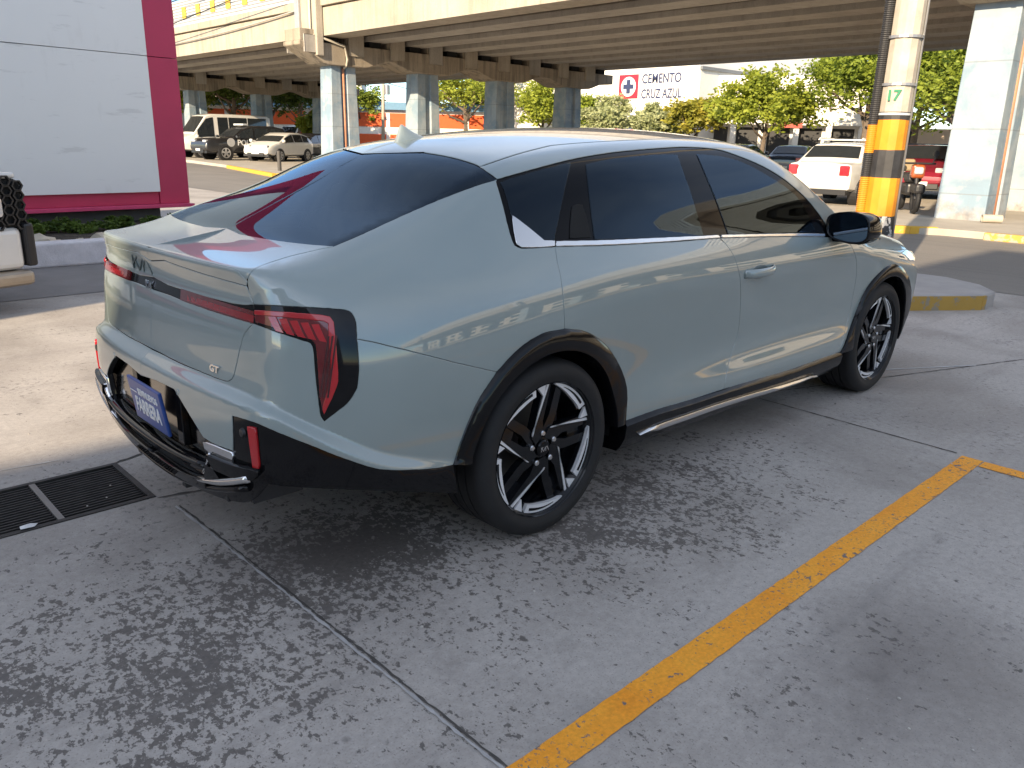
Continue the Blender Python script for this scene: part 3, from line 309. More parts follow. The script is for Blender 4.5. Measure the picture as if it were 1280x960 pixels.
'rear_door':(0,[[68,-822,1019],[64,-830,1007],[60,-837,995],[56,-844,983],[53,-850,970],[51,-858,957],[49,-865,943],[48,-871,930],[46,-877,916],[44,-882,903],[42,-887,890],[41,-890,878],[40,-894,865],[39,-897,852],[39,-899,838],[40,-901,825],[40,-902,810],[41,-903,796],[42,-904,781],[43,-904,765],[45,-904,750],[67,-904,746],[89,-903,741],[112,-903,737],[135,-902,731],[157,-902,723],[177,-901,715],[196,-900,706],[216,-899,695],[235,-898,683],[254,-896,671],[272,-895,658],[291,-893,644],[309,-891,628],[326,-889,611],[343,-888,594],[358,-886,577],[373,-884,560],[385,-883,543],[396,-882,526],[406,-882,509],[413,-882,492],[419,-883,475],[422,-884,459],[423,-885,443],[423,-887,427],[422,-888,411],[420,-890,395],[418,-891,379],[417,-892,363],[417,-892,346],[418,-891,329],[440,-891,330],[462,-891,330],[484,-891,331],[506,-891,332],[528,-891,332],[551,-891,333],[574,-892,333],[597,-892,333],[620,-892,334],[646,-892,333],[673,-892,333],[700,-893,332],[727,-893,331],[755,-893,330],[783,-893,330],[811,-894,329],[840,-894,328],[868,-894,328],[897,-895,328],[927,-895,328],[956,-895,328],[986,-896,328],[1016,-896,328],[1047,-896,328],[1078,-897,327],[1110,-897,327],[1111,-897,344],[1114,-896,361],[1119,-894,376],[1126,-891,392],[1133,-888,407],[1142,-884,421],[1152,-881,436],[1163,-877,451],[1176,-874,467],[1188,-871,483],[1199,-870,499],[1208,-869,516],[1214,-869,533],[1217,-870,551],[1219,-871,569],[1219,-873,588],[1217,-875,606],[1213,-877,626],[1208,-879,644],[1203,-882,662],[1198,-884,680],[1192,-886,698],[1185,-888,716],[1178,-891,734],[1170,-894,753],[1160,-897,771],[1151,-900,789],[1142,-902,806],[1133,-904,824],[1122,-905,841],[1113,-905,858],[1105,-903,874],[1099,-899,891],[1093,-895,907],[1086,-889,922],[1077,-883,937],[1066,-877,951],[1055,-870,965],[1039,-863,979],[1022,-856,993],[992,-855,994],[963,-855,994],[934,-854,995],[906,-854,995],[879,-854,996],[852,-853,996],[825,-853,996],[798,-853,996],[772,-852,997],[746,-852,997],[721,-852,998],[695,-851,998],[670,-850,999],[645,-850,1000],[620,-849,1000],[596,-849,1001],[572,-848,1002],[548,-847,1002],[524,-847,1003],[501,-846,1004],[478,-846,1004],[455,-845,1005],[432,-844,1005],[410,-844,1006],[388,-843,1007],[366,-842,1007],[344,-842,1008],[323,-841,1009],[302,-840,1010],[281,-839,1010],[260,-838,1011],[240,-836,1012],[219,-835,1013],[200,-834,1014],[180,-832,1015],[161,-831,1016],[142,-829,1016],[123,-828,1017],[104,-826,1018],[86,-824,1019]]),
'front_door':(0,[[1022,-856,993],[1039,-863,979],[1055,-870,965],[1066,-877,951],[1077,-883,937],[1086,-889,922],[1093,-895,907],[1099,-899,891],[1105,-903,874],[1113,-905,858],[1122,-905,841],[1133,-904,824],[1142,-902,806],[1151,-900,789],[1160,-897,771],[1170,-894,753],[1178,-891,734],[1185,-888,716],[1192,-886,698],[1198,-884,680],[1203,-882,662],[1208,-879,644],[1213,-877,626],[1217,-875,606],[1219,-873,588],[1219,-871,569],[1217,-870,551],[1214,-869,533],[1208,-869,516],[1199,-870,499],[1188,-871,483],[1176,-874,467],[1163,-877,451],[1152,-881,436],[1142,-884,421],[1133,-888,407],[1126,-891,392],[1119,-894,376],[1114,-896,361],[1111,-897,344],[1110,-897,327],[1142,-897,327],[1174,-897,326],[1207,-898,325],[1240,-898,325],[1274,-898,324],[1309,-898,323],[1344,-898,322],[1379,-898,321],[1416,-898,320],[1452,-898,318],[1490,-898,317],[1528,-897,315],[1566,-897,314],[1605,-897,313],[1644,-897,312],[1684,-896,311],[1724,-896,311],[1764,-896,311],[1805,-896,312],[1846,-896,312],[1888,-896,312],[1930,-896,312],[1973,-896,313],[2017,-896,313],[2061,-896,313],[2106,-896,313],[2151,-896,313],[2198,-896,314],[2245,-896,314],[2245,-898,337],[2251,-897,359],[2261,-895,380],[2273,-891,400],[2287,-887,420],[2299,-884,439],[2311,-881,458],[2321,-879,478],[2329,-877,498],[2334,-877,519],[2336,-878,540],[2337,-879,561],[2336,-880,582],[2334,-882,602],[2332,-884,622],[2330,-886,643],[2328,-888,663],[2325,-889,683],[2321,-891,704],[2315,-893,724],[2304,-895,749],[2289,-899,774],[2270,-902,799],[2250,-905,823],[2227,-906,846],[2203,-905,869],[2180,-901,889],[2151,-896,910],[2120,-890,930],[2080,-888,934],[2041,-886,937],[2003,-885,940],[1965,-883,943],[1928,-882,946],[1893,-880,949],[1858,-879,951],[1824,-877,954],[1789,-876,956],[1756,-875,958],[1718,-873,960],[1681,-872,962],[1645,-871,964],[1608,-870,966],[1573,-869,968],[1537,-868,970],[1502,-867,972],[1468,-866,973],[1434,-865,975],[1400,-864,977],[1366,-864,978],[1333,-863,980],[1300,-862,981],[1268,-861,983],[1235,-861,984],[1204,-860,986],[1172,-859,987],[1141,-858,988],[1111,-858,990],[1081,-857,991],[1051,-856,992]]),
'fender':(0,[[2295,-876,935],[2326,-878,921],[2357,-881,908],[2387,-884,895],[2421,-889,880],[2457,-892,866],[2518,-894,852],[2567,-894,846],[2619,-893,842],[2678,-891,836],[2740,-889,831],[2807,-885,826],[2869,-880,820],[2938,-873,815],[3021,-862,808],[2918,-884,803],[2851,-895,794],[2822,-900,779],[2865,-900,766],[2924,-898,754],[2987,-895,740],[3054,-891,721],[3128,-884,701],[3123,-886,673],[3121,-887,644],[3116,-887,618],[3109,-888,591],[3103,-888,564],[3069,-891,596],[3038,-894,627],[2998,-897,657],[2952,-900,683],[2901,-902,708],[2848,-903,727],[2779,-904,742],[2714,-904,744],[2671,-903,738],[2632,-902,728],[2598,-901,715],[2568,-900,702],[2540,-898,687],[2515,-896,672],[2492,-895,656],[2472,-892,638],[2456,-890,620],[2444,-888,601],[2434,-886,582],[2426,-884,562],[2418,-883,541],[2409,-882,521],[2399,-881,500],[2386,-882,481],[2372,-883,461],[2357,-885,442],[2340,-888,424],[2324,-891,405],[2308,-894,386],[2292,-896,367],[2278,-898,348],[2261,-898,331],[2245,-896,314],[2245,-898,337],[2251,-897,359],[2261,-895,380],[2273,-891,400],[2287,-887,420],[2299,-884,439],[2311,-881,458],[2321,-879,478],[2329,-877,498],[2334,-877,519],[2336,-878,540],[2337,-879,561],[2336,-880,582],[2334,-882,602],[2332,-884,622],[2330,-886,643],[2328,-888,663],[2325,-889,683],[2321,-891,704],[2315,-893,724],[2304,-895,749],[2289,-899,774],[2270,-902,799],[2250,-905,823],[2227,-906,846],[2203,-905,869],[2180,-901,889],[2151,-896,910],[2120,-890,930],[2157,-889,933],[2195,-888,936],[2237,-885,936]]),
'headlamp':(0,[[3021,-862,808],[2918,-884,803],[2851,-895,794],[2822,-900,779],[2865,-900,766],[2924,-898,754],[2987,-895,740],[3054,-891,721],[3128,-884,701],[3467,-660,690],[3486,-619,691],[3501,-576,692],[3512,-536,694],[3517,-500,700],[3489,-500,735],[3465,-550,745],[3447,-587,750],[3428,-623,755],[3406,-660,760]]),
'front_bumper':(1,[[3510,0,220],[3527,0,260],[3542,0,300],[3554,0,340],[3565,0,380],[3575,0,420],[3584,0,460],[3592,0,500],[3597,0,540],[3600,0,580],[3599,0,620],[3592,0,660],[3574,0,700],[3573,-42,700],[3571,-83,700],[3569,-125,700],[3566,-167,701],[3563,-208,701],[3559,-250,701],[3554,-292,701],[3549,-333,701],[3542,-375,701],[3535,-417,701],[3527,-458,700],[3517,-500,700],[3507,-540,699],[3497,-580,696],[3484,-620,693],[3467,-660,690],[3128,-884,701],[3123,-886,673],[3121,-887,644],[3116,-887,618],[3109,-888,591],[3103,-888,564],[3120,-885,536],[3140,-882,507],[3154,-880,480],[3158,-878,455],[3155,-877,432],[3150,-876,410],[3141,-875,388],[3129,-874,366],[3117,-873,344],[3108,-871,324],[3100,-869,303],[3095,-865,282],[3096,-859,260],[3147,-840,220],[3270,-800,220],[3327,-760,220],[3365,-720,220],[3390,-680,220],[3409,-640,220],[3425,-600,220],[3439,-560,220],[3450,-520,220],[3460,-480,220],[3468,-440,220],[3476,-400,220],[3482,-360,220],[3488,-320,220],[3492,-280,220],[3496,-240,220],[3499,-200,220],[3502,-160,220],[3504,-120,220],[3506,-80,220],[3508,-40,220]]),
'hood':(1,[[2420,0,1020],[2419,-38,1020],[2418,-75,1020],[2418,-113,1019],[2417,-150,1018],[2416,-188,1017],[2415,-225,1015],[2413,-263,1014],[2410,-300,1012],[2406,-342,1010],[2401,-384,1007],[2395,-426,1005],[2388,-468,1002],[2380,-509,1000],[2370,-550,998],[2359,-585,998],[2345,-619,998],[2330,-653,998],[2315,-686,999],[2300,-720,999],[2295,-876,935],[2326,-878,921],[2357,-881,908],[2387,-884,895],[2421,-889,880],[2457,-892,866],[2518,-894,852],[2567,-894,846],[2619,-893,842],[2678,-891,836],[2740,-889,831],[2807,-885,826],[2869,-880,820],[2938,-873,815],[3021,-862,808],[3399,-660,765],[3410,-623,769],[3418,-586,773],[3424,-549,777],[3430,-511,781],[3434,-474,784],[3439,-437,788],[3444,-400,790],[3449,-360,792],[3454,-320,793],[3458,-280,795],[3462,-240,796],[3466,-200,796],[3468,-160,797],[3470,-120,798],[3471,-80,798],[3472,-40,799],[3472,0,800]]),
'dlo':(0,[[-30,-636,1232],[-13,-638,1235],[4,-638,1239],[21,-639,1242],[38,-640,1246],[56,-640,1249],[74,-640,1252],[92,-640,1256],[110,-640,1259],[129,-640,1263],[149,-640,1266],[170,-639,1270],[190,-639,1274],[211,-638,1277],[232,-638,1281],[254,-637,1285],[276,-636,1288],[298,-635,1292],[320,-634,1295],[342,-634,1298],[364,-633,1301],[386,-633,1304],[408,-632,1307],[431,-632,1310],[453,-632,1312],[476,-631,1315],[499,-631,1317],[523,-630,1319],[546,-630,1322],[570,-629,1324],[595,-629,1326],[619,-629,1328],[644,-628,1330],[669,-628,1332],[694,-628,1333],[720,-628,1335],[745,-627,1337],[772,-627,1338],[798,-626,1340],[825,-626,1341],[852,-626,1343],[879,-626,1344],[906,-625,1345],[932,-625,1347],[958,-624,1348],[985,-624,1349],[1011,-624,1350],[1037,-624,1351],[1062,-625,1351],[1089,-627,1351],[1116,-629,1351],[1144,-631,1351],[1172,-633,1350],[1199,-636,1349],[1225,-639,1348],[1250,-643,1346],[1275,-648,1344],[1296,-653,1341],[1316,-660,1337],[1336,-666,1332],[1354,-673,1327],[1374,-680,1322],[1393,-687,1316],[1413,-694,1311],[1436,-701,1304],[1459,-708,1297],[1483,-715,1290],[1506,-722,1282],[1530,-729,1274],[1552,-736,1266],[1574,-742,1257],[1597,-749,1248],[1619,-755,1238],[1641,-762,1228],[1663,-768,1218],[1684,-774,1207],[1705,-781,1195],[1726,-787,1183],[1748,-793,1170],[1771,-799,1157],[1793,-805,1144],[1815,-810,1129],[1835,-816,1116],[1855,-820,1102],[1874,-826,1087],[1892,-831,1072],[1910,-836,1057],[1926,-842,1042],[1940,-848,1026],[1954,-855,1009],[1966,-862,993],[1977,-870,975],[1987,-878,956],[1988,-884,942],[1964,-884,942],[1928,-882,946],[1893,-880,948],[1858,-879,951],[1824,-877,954],[1789,-876,956],[1756,-875,958],[1718,-873,960],[1681,-872,962],[1645,-871,964],[1608,-870,966],[1573,-869,968],[1537,-868,970],[1502,-867,972],[1468,-866,973],[1434,-865,975],[1400,-864,977],[1366,-864,978],[1333,-863,980],[1300,-862,981],[1268,-861,983],[1235,-861,984],[1204,-860,986],[1172,-859,987],[1141,-858,988],[1111,-858,990],[1081,-857,991],[1051,-856,992],[1022,-856,993],[992,-855,994],[963,-855,994],[934,-854,995],[906,-854,995],[879,-854,996],[852,-853,996],[825,-853,996],[798,-853,996],[772,-852,997],[746,-852,997],[721,-852,998],[695,-851,998],[670,-850,999],[645,-850,1000],[620,-849,1000],[596,-849,1001],[572,-848,1002],[548,-847,1002],[524,-847,1003],[501,-846,1004],[478,-846,1004],[455,-845,1005],[432,-844,1005],[410,-844,1006],[388,-843,1007],[366,-842,1007],[344,-842,1008],[323,-841,1009],[302,-840,1010],[281,-839,1010],[260,-838,1011],[240,-836,1012],[219,-835,1013],[200,-834,1014],[180,-832,1015],[161,-831,1016],[142,-829,1016],[123,-828,1017],[104,-826,1018],[86,-824,1019],[68,-822,1019],[51,-821,1019],[34,-819,1020],[17,-818,1020],[1,-816,1020],[-15,-814,1020],[-30,-812,1020],[-45,-810,1021],[-59,-808,1021],[-74,-806,1022],[-86,-801,1026],[-95,-796,1032],[-96,-787,1044],[-94,-778,1057],[-92,-768,1070],[-89,-760,1081],[-86,-752,1092],[-84,-744,1104],[-80,-736,1115],[-77,-728,1127],[-74,-720,1138],[-70,-711,1150],[-67,-702,1161],[-64,-694,1172],[-60,-685,1183],[-56,-675,1194],[-52,-665,1204],[-47,-654,1215],[-40,-642,1226]]),
'quarter_glass':(0,[[-27,-650,1223],[-10,-650,1227],[8,-650,1231],[26,-650,1235],[44,-650,1239],[63,-650,1242],[82,-650,1246],[101,-650,1250],[120,-650,1254],[139,-650,1257],[158,-649,1261],[177,-649,1264],[196,-649,1267],[216,-649,1271],[236,-648,1274],[256,-648,1278],[277,-647,1281],[298,-646,1284],[319,-645,1288],[301,-659,1275],[285,-671,1262],[270,-681,1250],[256,-691,1238],[243,-700,1225],[230,-708,1213],[218,-716,1200],[207,-724,1188],[195,-732,1176],[184,-739,1164],[172,-747,1151],[161,-755,1138],[149,-762,1125],[138,-769,1112],[127,-777,1100],[116,-784,1087],[105,-791,1074],[94,-798,1062],[84,-805,1050],[73,-812,1037],[59,-810,1038],[44,-808,1039],[30,-806,1040],[22,-800,1048],[14,-794,1055],[6,-787,1063],[-1,-781,1071],[-9,-775,1078],[-17,-768,1086],[-26,-761,1094],[-35,-753,1103],[-44,-746,1111],[-54,-738,1119],[-51,-729,1131],[-48,-720,1144],[-44,-711,1156],[-40,-702,1168],[-37,-692,1180],[-33,-681,1192],[-31,-671,1203],[-29,-661,1213]]),
'chrome_corner':(0,[[-54,-738,1119],[-44,-746,1111],[-35,-753,1103],[-26,-761,1094],[-17,-768,1086],[-9,-775,1078],[-2,-781,1071],[6,-788,1063],[14,-794,1055],[22,-800,1047],[30,-806,1039],[44,-808,1038],[59,-810,1037],[74,-812,1036],[66,-820,1022],[50,-819,1022],[34,-817,1022],[18,-816,1022],[2,-814,1022],[-13,-812,1023],[-28,-810,1023],[-43,-808,1024],[-57,-806,1025],[-71,-804,1026],[-84,-795,1035],[-82,-787,1046],[-78,-779,1058],[-74,-771,1071],[-69,-762,1083],[-64,-754,1095],[-59,-746,1107]]),
'rear_door_glass':(0,[[385,-666,1281],[405,-665,1284],[426,-664,1287],[447,-663,1290],[468,-662,1293],[490,-662,1296],[511,-661,1298],[534,-661,1301],[558,-661,1303],[582,-661,1305],[606,-661,1306],[630,-661,1308],[655,-661,1310],[679,-661,1311],[705,-661,1313],[730,-661,1314],[756,-661,1315],[781,-661,1317],[807,-661,1318],[833,-662,1318],[860,-662,1319],[889,-663,1320],[917,-664,1320],[946,-665,1320],[935,-682,1305],[926,-697,1290],[919,-710,1275],[914,-722,1260],[910,-734,1246],[906,-744,1231],[904,-754,1216],[902,-763,1201],[901,-772,1186],[900,-780,1171],[900,-788,1157],[901,-795,1142],[902,-801,1128],[903,-807,1113],[905,-812,1098],[908,-818,1084],[910,-823,1069],[912,-828,1054],[914,-834,1039],[915,-840,1025],[915,-847,1010],[887,-846,1011],[860,-846,1011],[834,-845,1012],[807,-845,1012],[781,-844,1013],[755,-844,1014],[730,-843,1014],[704,-842,1015],[679,-842,1016],[654,-841,1017],[629,-840,1018],[604,-840,1019],[580,-839,1020],[556,-838,1021],[532,-837,1022],[509,-836,1023],[486,-836,1024],[463,-835,1024],[440,-834,1026],[418,-833,1026],[396,-832,1027],[374,-832,1028],[352,-830,1029],[331,-830,1030],[310,-828,1031],[289,-827,1032],[268,-826,1032],[272,-820,1045],[276,-813,1058],[280,-806,1071],[284,-800,1084],[288,-793,1097],[293,-786,1110],[297,-779,1122],[302,-772,1135],[307,-764,1148],[313,-756,1161],[319,-748,1174],[325,-739,1188],[331,-731,1201],[338,-722,1214],[346,-712,1227],[354,-702,1241],[363,-691,1254],[373,-679,1268]]),
'front_door_glass':(0,[[1088,-667,1324],[1116,-669,1322],[1144,-672,1321],[1173,-674,1320],[1201,-677,1318],[1230,-680,1317],[1258,-684,1314],[1286,-688,1311],[1312,-693,1307],[1334,-698,1303],[1356,-704,1298],[1378,-709,1292],[1399,-715,1286],[1422,-722,1278],[1444,-729,1270],[1466,-736,1261],[1489,-743,1252],[1509,-749,1244],[1529,-755,1236],[1550,-760,1228],[1571,-766,1219],[1592,-771,1210],[1613,-776,1201],[1636,-782,1190],[1659,-788,1180],[1682,-794,1168],[1704,-799,1156],[1725,-805,1144],[1743,-810,1131],[1758,-815,1116],[1773,-820,1101],[1786,-825,1086],[1798,-830,1070],[1808,-836,1055],[1818,-841,1039],[1826,-847,1023],[1832,-854,1007],[1838,-861,991],[1844,-868,975],[1806,-867,977],[1768,-866,978],[1730,-864,980],[1693,-863,981],[1656,-862,982],[1620,-862,984],[1584,-861,985],[1548,-860,987],[1513,-859,988],[1478,-858,989],[1444,-858,990],[1410,-857,992],[1377,-856,993],[1345,-856,994],[1312,-855,995],[1280,-855,996],[1249,-854,997],[1218,-854,998],[1187,-853,1000],[1156,-852,1001],[1126,-852,1002],[1096,-851,1003],[1095,-844,1017],[1092,-838,1032],[1089,-832,1047],[1085,-827,1062],[1081,-822,1077],[1077,-816,1091],[1073,-811,1106],[1070,-805,1121],[1066,-799,1135],[1064,-792,1150],[1062,-786,1164],[1060,-778,1179],[1059,-770,1194],[1058,-761,1208],[1058,-752,1222],[1059,-742,1237],[1060,-732,1251],[1063,-721,1266],[1066,-710,1280],[1071,-697,1294],[1078,-683,1309]]),
'handle_recess':(0,[[218,-758,1142],[244,-757,1148],[266,-761,1146],[264,-769,1134],[263,-776,1121],[262,-784,1109],[261,-791,1096],[259,-799,1082],[256,-806,1068],[254,-814,1055],[252,-821,1041],[231,-820,1041],[211,-818,1042],[191,-817,1042],[171,-816,1042],[151,-814,1043],[160,-806,1057],[168,-799,1071],[177,-791,1085],[186,-783,1099],[196,-775,1113],[207,-767,1128]]),
'belt_chrome_rear':(0,[[80,-815,1033],[97,-817,1032],[116,-818,1032],[134,-820,1031],[152,-822,1030],[171,-823,1029],[190,-825,1029],[209,-826,1028],[229,-828,1027],[249,-829,1026],[269,-830,1025],[289,-831,1025],[310,-832,1024],[331,-833,1023],[352,-834,1022],[373,-835,1022],[395,-836,1021],[417,-836,1020],[440,-837,1020],[462,-838,1019],[485,-838,1018],[508,-839,1018],[532,-840,1017],[555,-840,1016],[579,-841,1016],[604,-842,1015],[628,-842,1014],[652,-843,1013],[677,-843,1013],[702,-844,1012],[727,-845,1011],[752,-845,1010],[778,-846,1010],[804,-846,1009],[831,-847,1008],[858,-848,1007],[885,-848,1006],[912,-849,1005],[937,-849,1005],[962,-850,1004],[987,-850,1004],[1012,-851,1003],[1020,-855,995],[991,-854,996],[963,-854,996],[935,-854,997],[907,-853,997],[880,-853,998],[852,-852,998],[826,-852,999],[799,-851,999],[773,-851,1000],[747,-850,1000],[721,-850,1000],[696,-850,1001],[670,-849,1001],[646,-849,1002],[621,-848,1002],[597,-848,1003],[573,-847,1004],[549,-846,1004],[525,-846,1005],[502,-845,1005],[478,-845,1006],[456,-844,1007],[433,-843,1007],[411,-843,1008],[389,-842,1009],[367,-841,1009],[345,-840,1010],[324,-840,1011],[303,-838,1012],[283,-838,1012],[262,-836,1013],[242,-835,1014],[222,-834,1015],[203,-833,1016],[184,-831,1016],[164,-830,1017],[146,-828,1018],[127,-827,1019],[109,-825,1020],[91,-823,1020],[73,-822,1021]]),
'belt_chrome_front':(0,[[1036,-851,1002],[1064,-852,1001],[1094,-853,1000],[1123,-854,998],[1153,-854,997],[1183,-855,996],[1214,-856,994],[1245,-856,993],[1276,-857,992],[1308,-858,990],[1340,-858,989],[1373,-859,987],[1406,-860,986],[1440,-861,984],[1474,-862,983],[1508,-862,981],[1543,-863,979],[1579,-864,978],[1615,-865,976],[1651,-866,974],[1688,-868,972],[1724,-869,970],[1762,-870,968],[1800,-871,966],[1838,-873,964],[1876,-874,961],[1915,-876,959],[1910,-880,950],[1871,-878,953],[1832,-877,955],[1794,-875,958],[1757,-874,960],[1719,-872,962],[1682,-871,964],[1646,-870,966],[1610,-869,968],[1574,-868,970],[1539,-867,972],[1504,-866,974],[1469,-865,975],[1435,-864,977],[1401,-863,979],[1369,-863,980],[1337,-862,982],[1305,-861,983],[1274,-860,984],[1243,-860,986],[1213,-859,987],[1182,-858,988],[1153,-858,990],[1123,-857,991],[1094,-856,992],[1066,-856,993],[1037,-855,995]]),
'roof_rail':(0,[[-30,-636,1232],[-33,-623,1240],[-36,-608,1248],[-37,-590,1255],[-36,-571,1263],[-32,-548,1270],[-14,-549,1275],[4,-549,1280],[23,-549,1284],[43,-547,1289],[63,-546,1293],[84,-543,1298],[106,-540,1302],[129,-537,1307],[152,-533,1311],[176,-530,1315],[197,-527,1319],[219,-524,1323],[240,-521,1326],[263,-518,1330],[285,-515,1333],[309,-511,1337],[333,-507,1340],[358,-503,1344],[397,-506,1348],[436,-510,1351],[475,-513,1354],[514,-517,1357],[554,-521,1359],[593,-524,1362],[632,-528,1364],[671,-530,1366],[711,-533,1368],[750,-535,1370],[789,-536,1372],[828,-537,1374],[867,-537,1376],[906,-536,1378],[944,-536,1379],[983,-535,1381],[1022,-535,1382],[1061,-535,1383],[1100,-535,1384],[1139,-536,1384],[1178,-536,1385],[1217,-537,1385],[1256,-537,1385],[1295,-538,1385],[1334,-539,1384],[1372,-541,1383],[1411,-543,1382],[1450,-545,1380],[1490,-548,1377],[1530,-553,1372],[1570,-559,1365],[1610,-565,1355],[1650,-572,1342],[1692,-580,1326],[1734,-588,1307],[1776,-596,1287],[1817,-605,1266],[1859,-615,1244],[1900,-625,1220],[1938,-635,1199],[1976,-646,1177],[2013,-656,1154],[2051,-668,1132],[2088,-679,1110],[2126,-691,1088],[2163,-703,1067],[2200,-715,1046],[2234,-727,1028],[2267,-741,1010],[2300,-755,993],[2275,-778,999],[2250,-800,1004],[1966,-862,993],[1954,-855,1009],[1940,-848,1026],[1926,-842,1042],[1910,-836,1057],[1892,-831,1072],[1874,-826,1087],[1855,-820,1102],[1835,-816,1116],[1815,-810,1129],[1793,-805,1144],[1771,-799,1157],[1748,-793,1170],[1726,-787,1183],[1705,-781,1195],[1684,-774,1207],[1663,-768,1218],[1641,-762,1228],[1619,-755,1238],[1597,-749,1248],[1574,-742,1257],[1552,-736,1266],[1530,-729,1274],[1506,-722,1282],[1483,-715,1290],[1459,-708,1297],[1436,-701,1304],[1413,-694,1311],[1393,-687,1316],[1374,-680,1322],[1354,-673,1327],[1336,-666,1332],[1316,-660,1337],[1296,-653,1341],[1275,-648,1344],[1250,-643,1346],[1225,-639,1348],[1199,-636,1349],[1172,-633,1350],[1144,-631,1351],[1116,-629,1351],[1089,-627,1351],[1062,-625,1351],[1037,-624,1351],[1011,-624,1350],[985,-624,1349],[958,-624,1348],[932,-625,1347],[906,-625,1345],[879,-626,1344],[852,-626,1343],[825,-626,1341],[798,-626,1340],[772,-627,1338],[745,-627,1337],[720,-628,1335],[694,-628,1333],[669,-628,1332],[644,-628,1330],[619,-629,1328],[595,-629,1326],[570,-629,1324],[546,-630,1322],[523,-630,1319],[499,-631,1317],[476,-631,1315],[453,-632,1312],[431,-632,1310],[408,-632,1307],[386,-633,1304],[364,-633,1301],[342,-634,1298],[320,-634,1295],[298,-635,1292],[276,-636,1288],[254,-637,1285],[232,-638,1281],[211,-638,1277],[190,-639,1274],[170,-639,1270],[149,-640,1266],[129,-640,1263],[110,-640,1259],[92,-640,1256],[74,-640,1252],[56,-640,1249],[38,-640,1246],[21,-639,1242],[4,-638,1239],[-13,-638,1235]]),
'roof':(1,[[-150,0,1297],[-63,-275,1310],[-60,-295,1308],[-57,-314,1307],[-53,-333,1305],[-50,-352,1303],[-46,-370,1301],[-44,-388,1299],[-41,-405,1297],[-39,-423,1295],[-36,-440,1292],[-35,-458,1289],[-33,-476,1286],[-32,-493,1283],[-30,-511,1279],[-30,-529,1275],[-32,-548,1270],[-14,-549,1275],[4,-549,1280],[23,-549,1284],[43,-547,1289],[63,-546,1293],[84,-543,1298],[106,-540,1302],[129,-537,1307],[152,-533,1311],[176,-530,1315],[197,-527,1319],[219,-524,1323],[240,-521,1326],[263,-518,1330],[285,-515,1333],[309,-511,1337],[333,-507,1340],[358,-503,1344],[397,-506,1348],[436,-510,1351],[475,-513,1354],[514,-517,1357],[554,-521,1359],[593,-524,1362],[632,-528,1364],[671,-530,1366],[711,-533,1368],[750,-535,1370],[789,-536,1372],[828,-537,1374],[867,-537,1376],[906,-536,1378],[944,-536,1379],[983,-535,1381],[1022,-535,1382],[1061,-535,1383],[1100,-535,1384],[1139,-536,1384],[1178,-536,1385],[1217,-537,1385],[1256,-537,1385],[1295,-538,1385],[1334,-539,1384],[1372,-541,1383],[1411,-543,1382],[1450,-545,1380],[1490,-548,1377],[1470,-548,1379],[1481,-505,1385],[1492,-463,1390],[1500,-420,1395],[1506,-378,1400],[1510,-335,1404],[1513,-293,1407],[1515,-250,1411],[1517,-208,1413],[1518,-167,1415],[1518,-125,1417],[1519,-83,1418],[1519,-42,1419],[1520,0,1419]]),
'windshield':(1,[[1520,0,1419],[1519,-42,1419],[1519,-83,1418],[1518,-125,1417],[1518,-167,1415],[1517,-208,1413],[1515,-250,1411],[1513,-293,1407],[1510,-335,1404],[1506,-378,1400],[1500,-420,1395],[1492,-463,1390],[1481,-505,1385],[1470,-548,1379],[1530,-553,1372],[1570,-559,1365],[1610,-565,1355],[1650,-572,1342],[1692,-580,1326],[1734,-588,1307],[1776,-596,1287],[1817,-605,1266],[1859,-615,1244],[1900,-625,1220],[1938,-635,1199],[1976,-646,1177],[2013,-656,1154],[2051,-668,1132],[2088,-679,1110],[2126,-691,1088],[2163,-703,1067],[2200,-715,1046],[2234,-727,1028],[2267,-741,1010],[2300,-755,993],[2300,-720,999],[2315,-686,999],[2330,-653,998],[2345,-619,998],[2359,-585,998],[2370,-550,998],[2380,-509,1000],[2388,-468,1002],[2395,-426,1005],[2401,-384,1007],[2406,-342,1010],[2410,-300,1012],[2413,-263,1014],[2415,-225,1015],[2416,-188,1017],[2417,-150,1018],[2418,-113,1019],[2418,-75,1020],[2419,-38,1020],[2420,0,1020]]),
'arc_rear':(0,[[-421,-884,378],[-414,-882,388],[-409,-881,399],[-406,-882,411],[-402,-884,423],[-399,-885,435],[-395,-886,446],[-390,-888,458],[-385,-889,470],[-380,-890,482],[-375,-891,493],[-370,-892,505],[-364,-893,516],[-358,-893,528],[-352,-894,539],[-346,-895,550],[-339,-895,561],[-332,-896,571],[-325,-897,581],[-317,-897,591],[-309,-898,600],[-300,-898,609],[-292,-899,618],[-283,-899,627],[-274,-900,636],[-266,-900,645],[-257,-900,655],[-246,-901,662],[-236,-901,669],[-226,-901,677],[-215,-902,685],[-204,-902,692],[-193,-902,699],[-182,-902,706],[-170,-902,712],[-156,-903,719],[-143,-903,725],[-128,-903,730],[-114,-903,736],[-98,-903,740],[-82,-903,744],[-66,-903,748],[-49,-904,750],[-31,-904,751],[-13,-904,751],[6,-904,750],[26,-904,750],[45,-904,750],[67,-904,746],[89,-903,741],[112,-903,737],[135,-902,731],[157,-902,723],[177,-901,715],[196,-900,706],[216,-899,695],[235,-898,683],[254,-896,671],[272,-895,658],[291,-893,644],[309,-891,628],[326,-889,611],[343,-888,594],[358,-886,577],[373,-884,560],[385,-883,543],[396,-882,526],[406,-882,509],[413,-882,492],[419,-883,475],[422,-884,459],[423,-885,443],[423,-887,427],[422,-888,411],[420,-890,395],[418,-891,379],[417,-892,363],[417,-892,346],[418,-891,329]]),
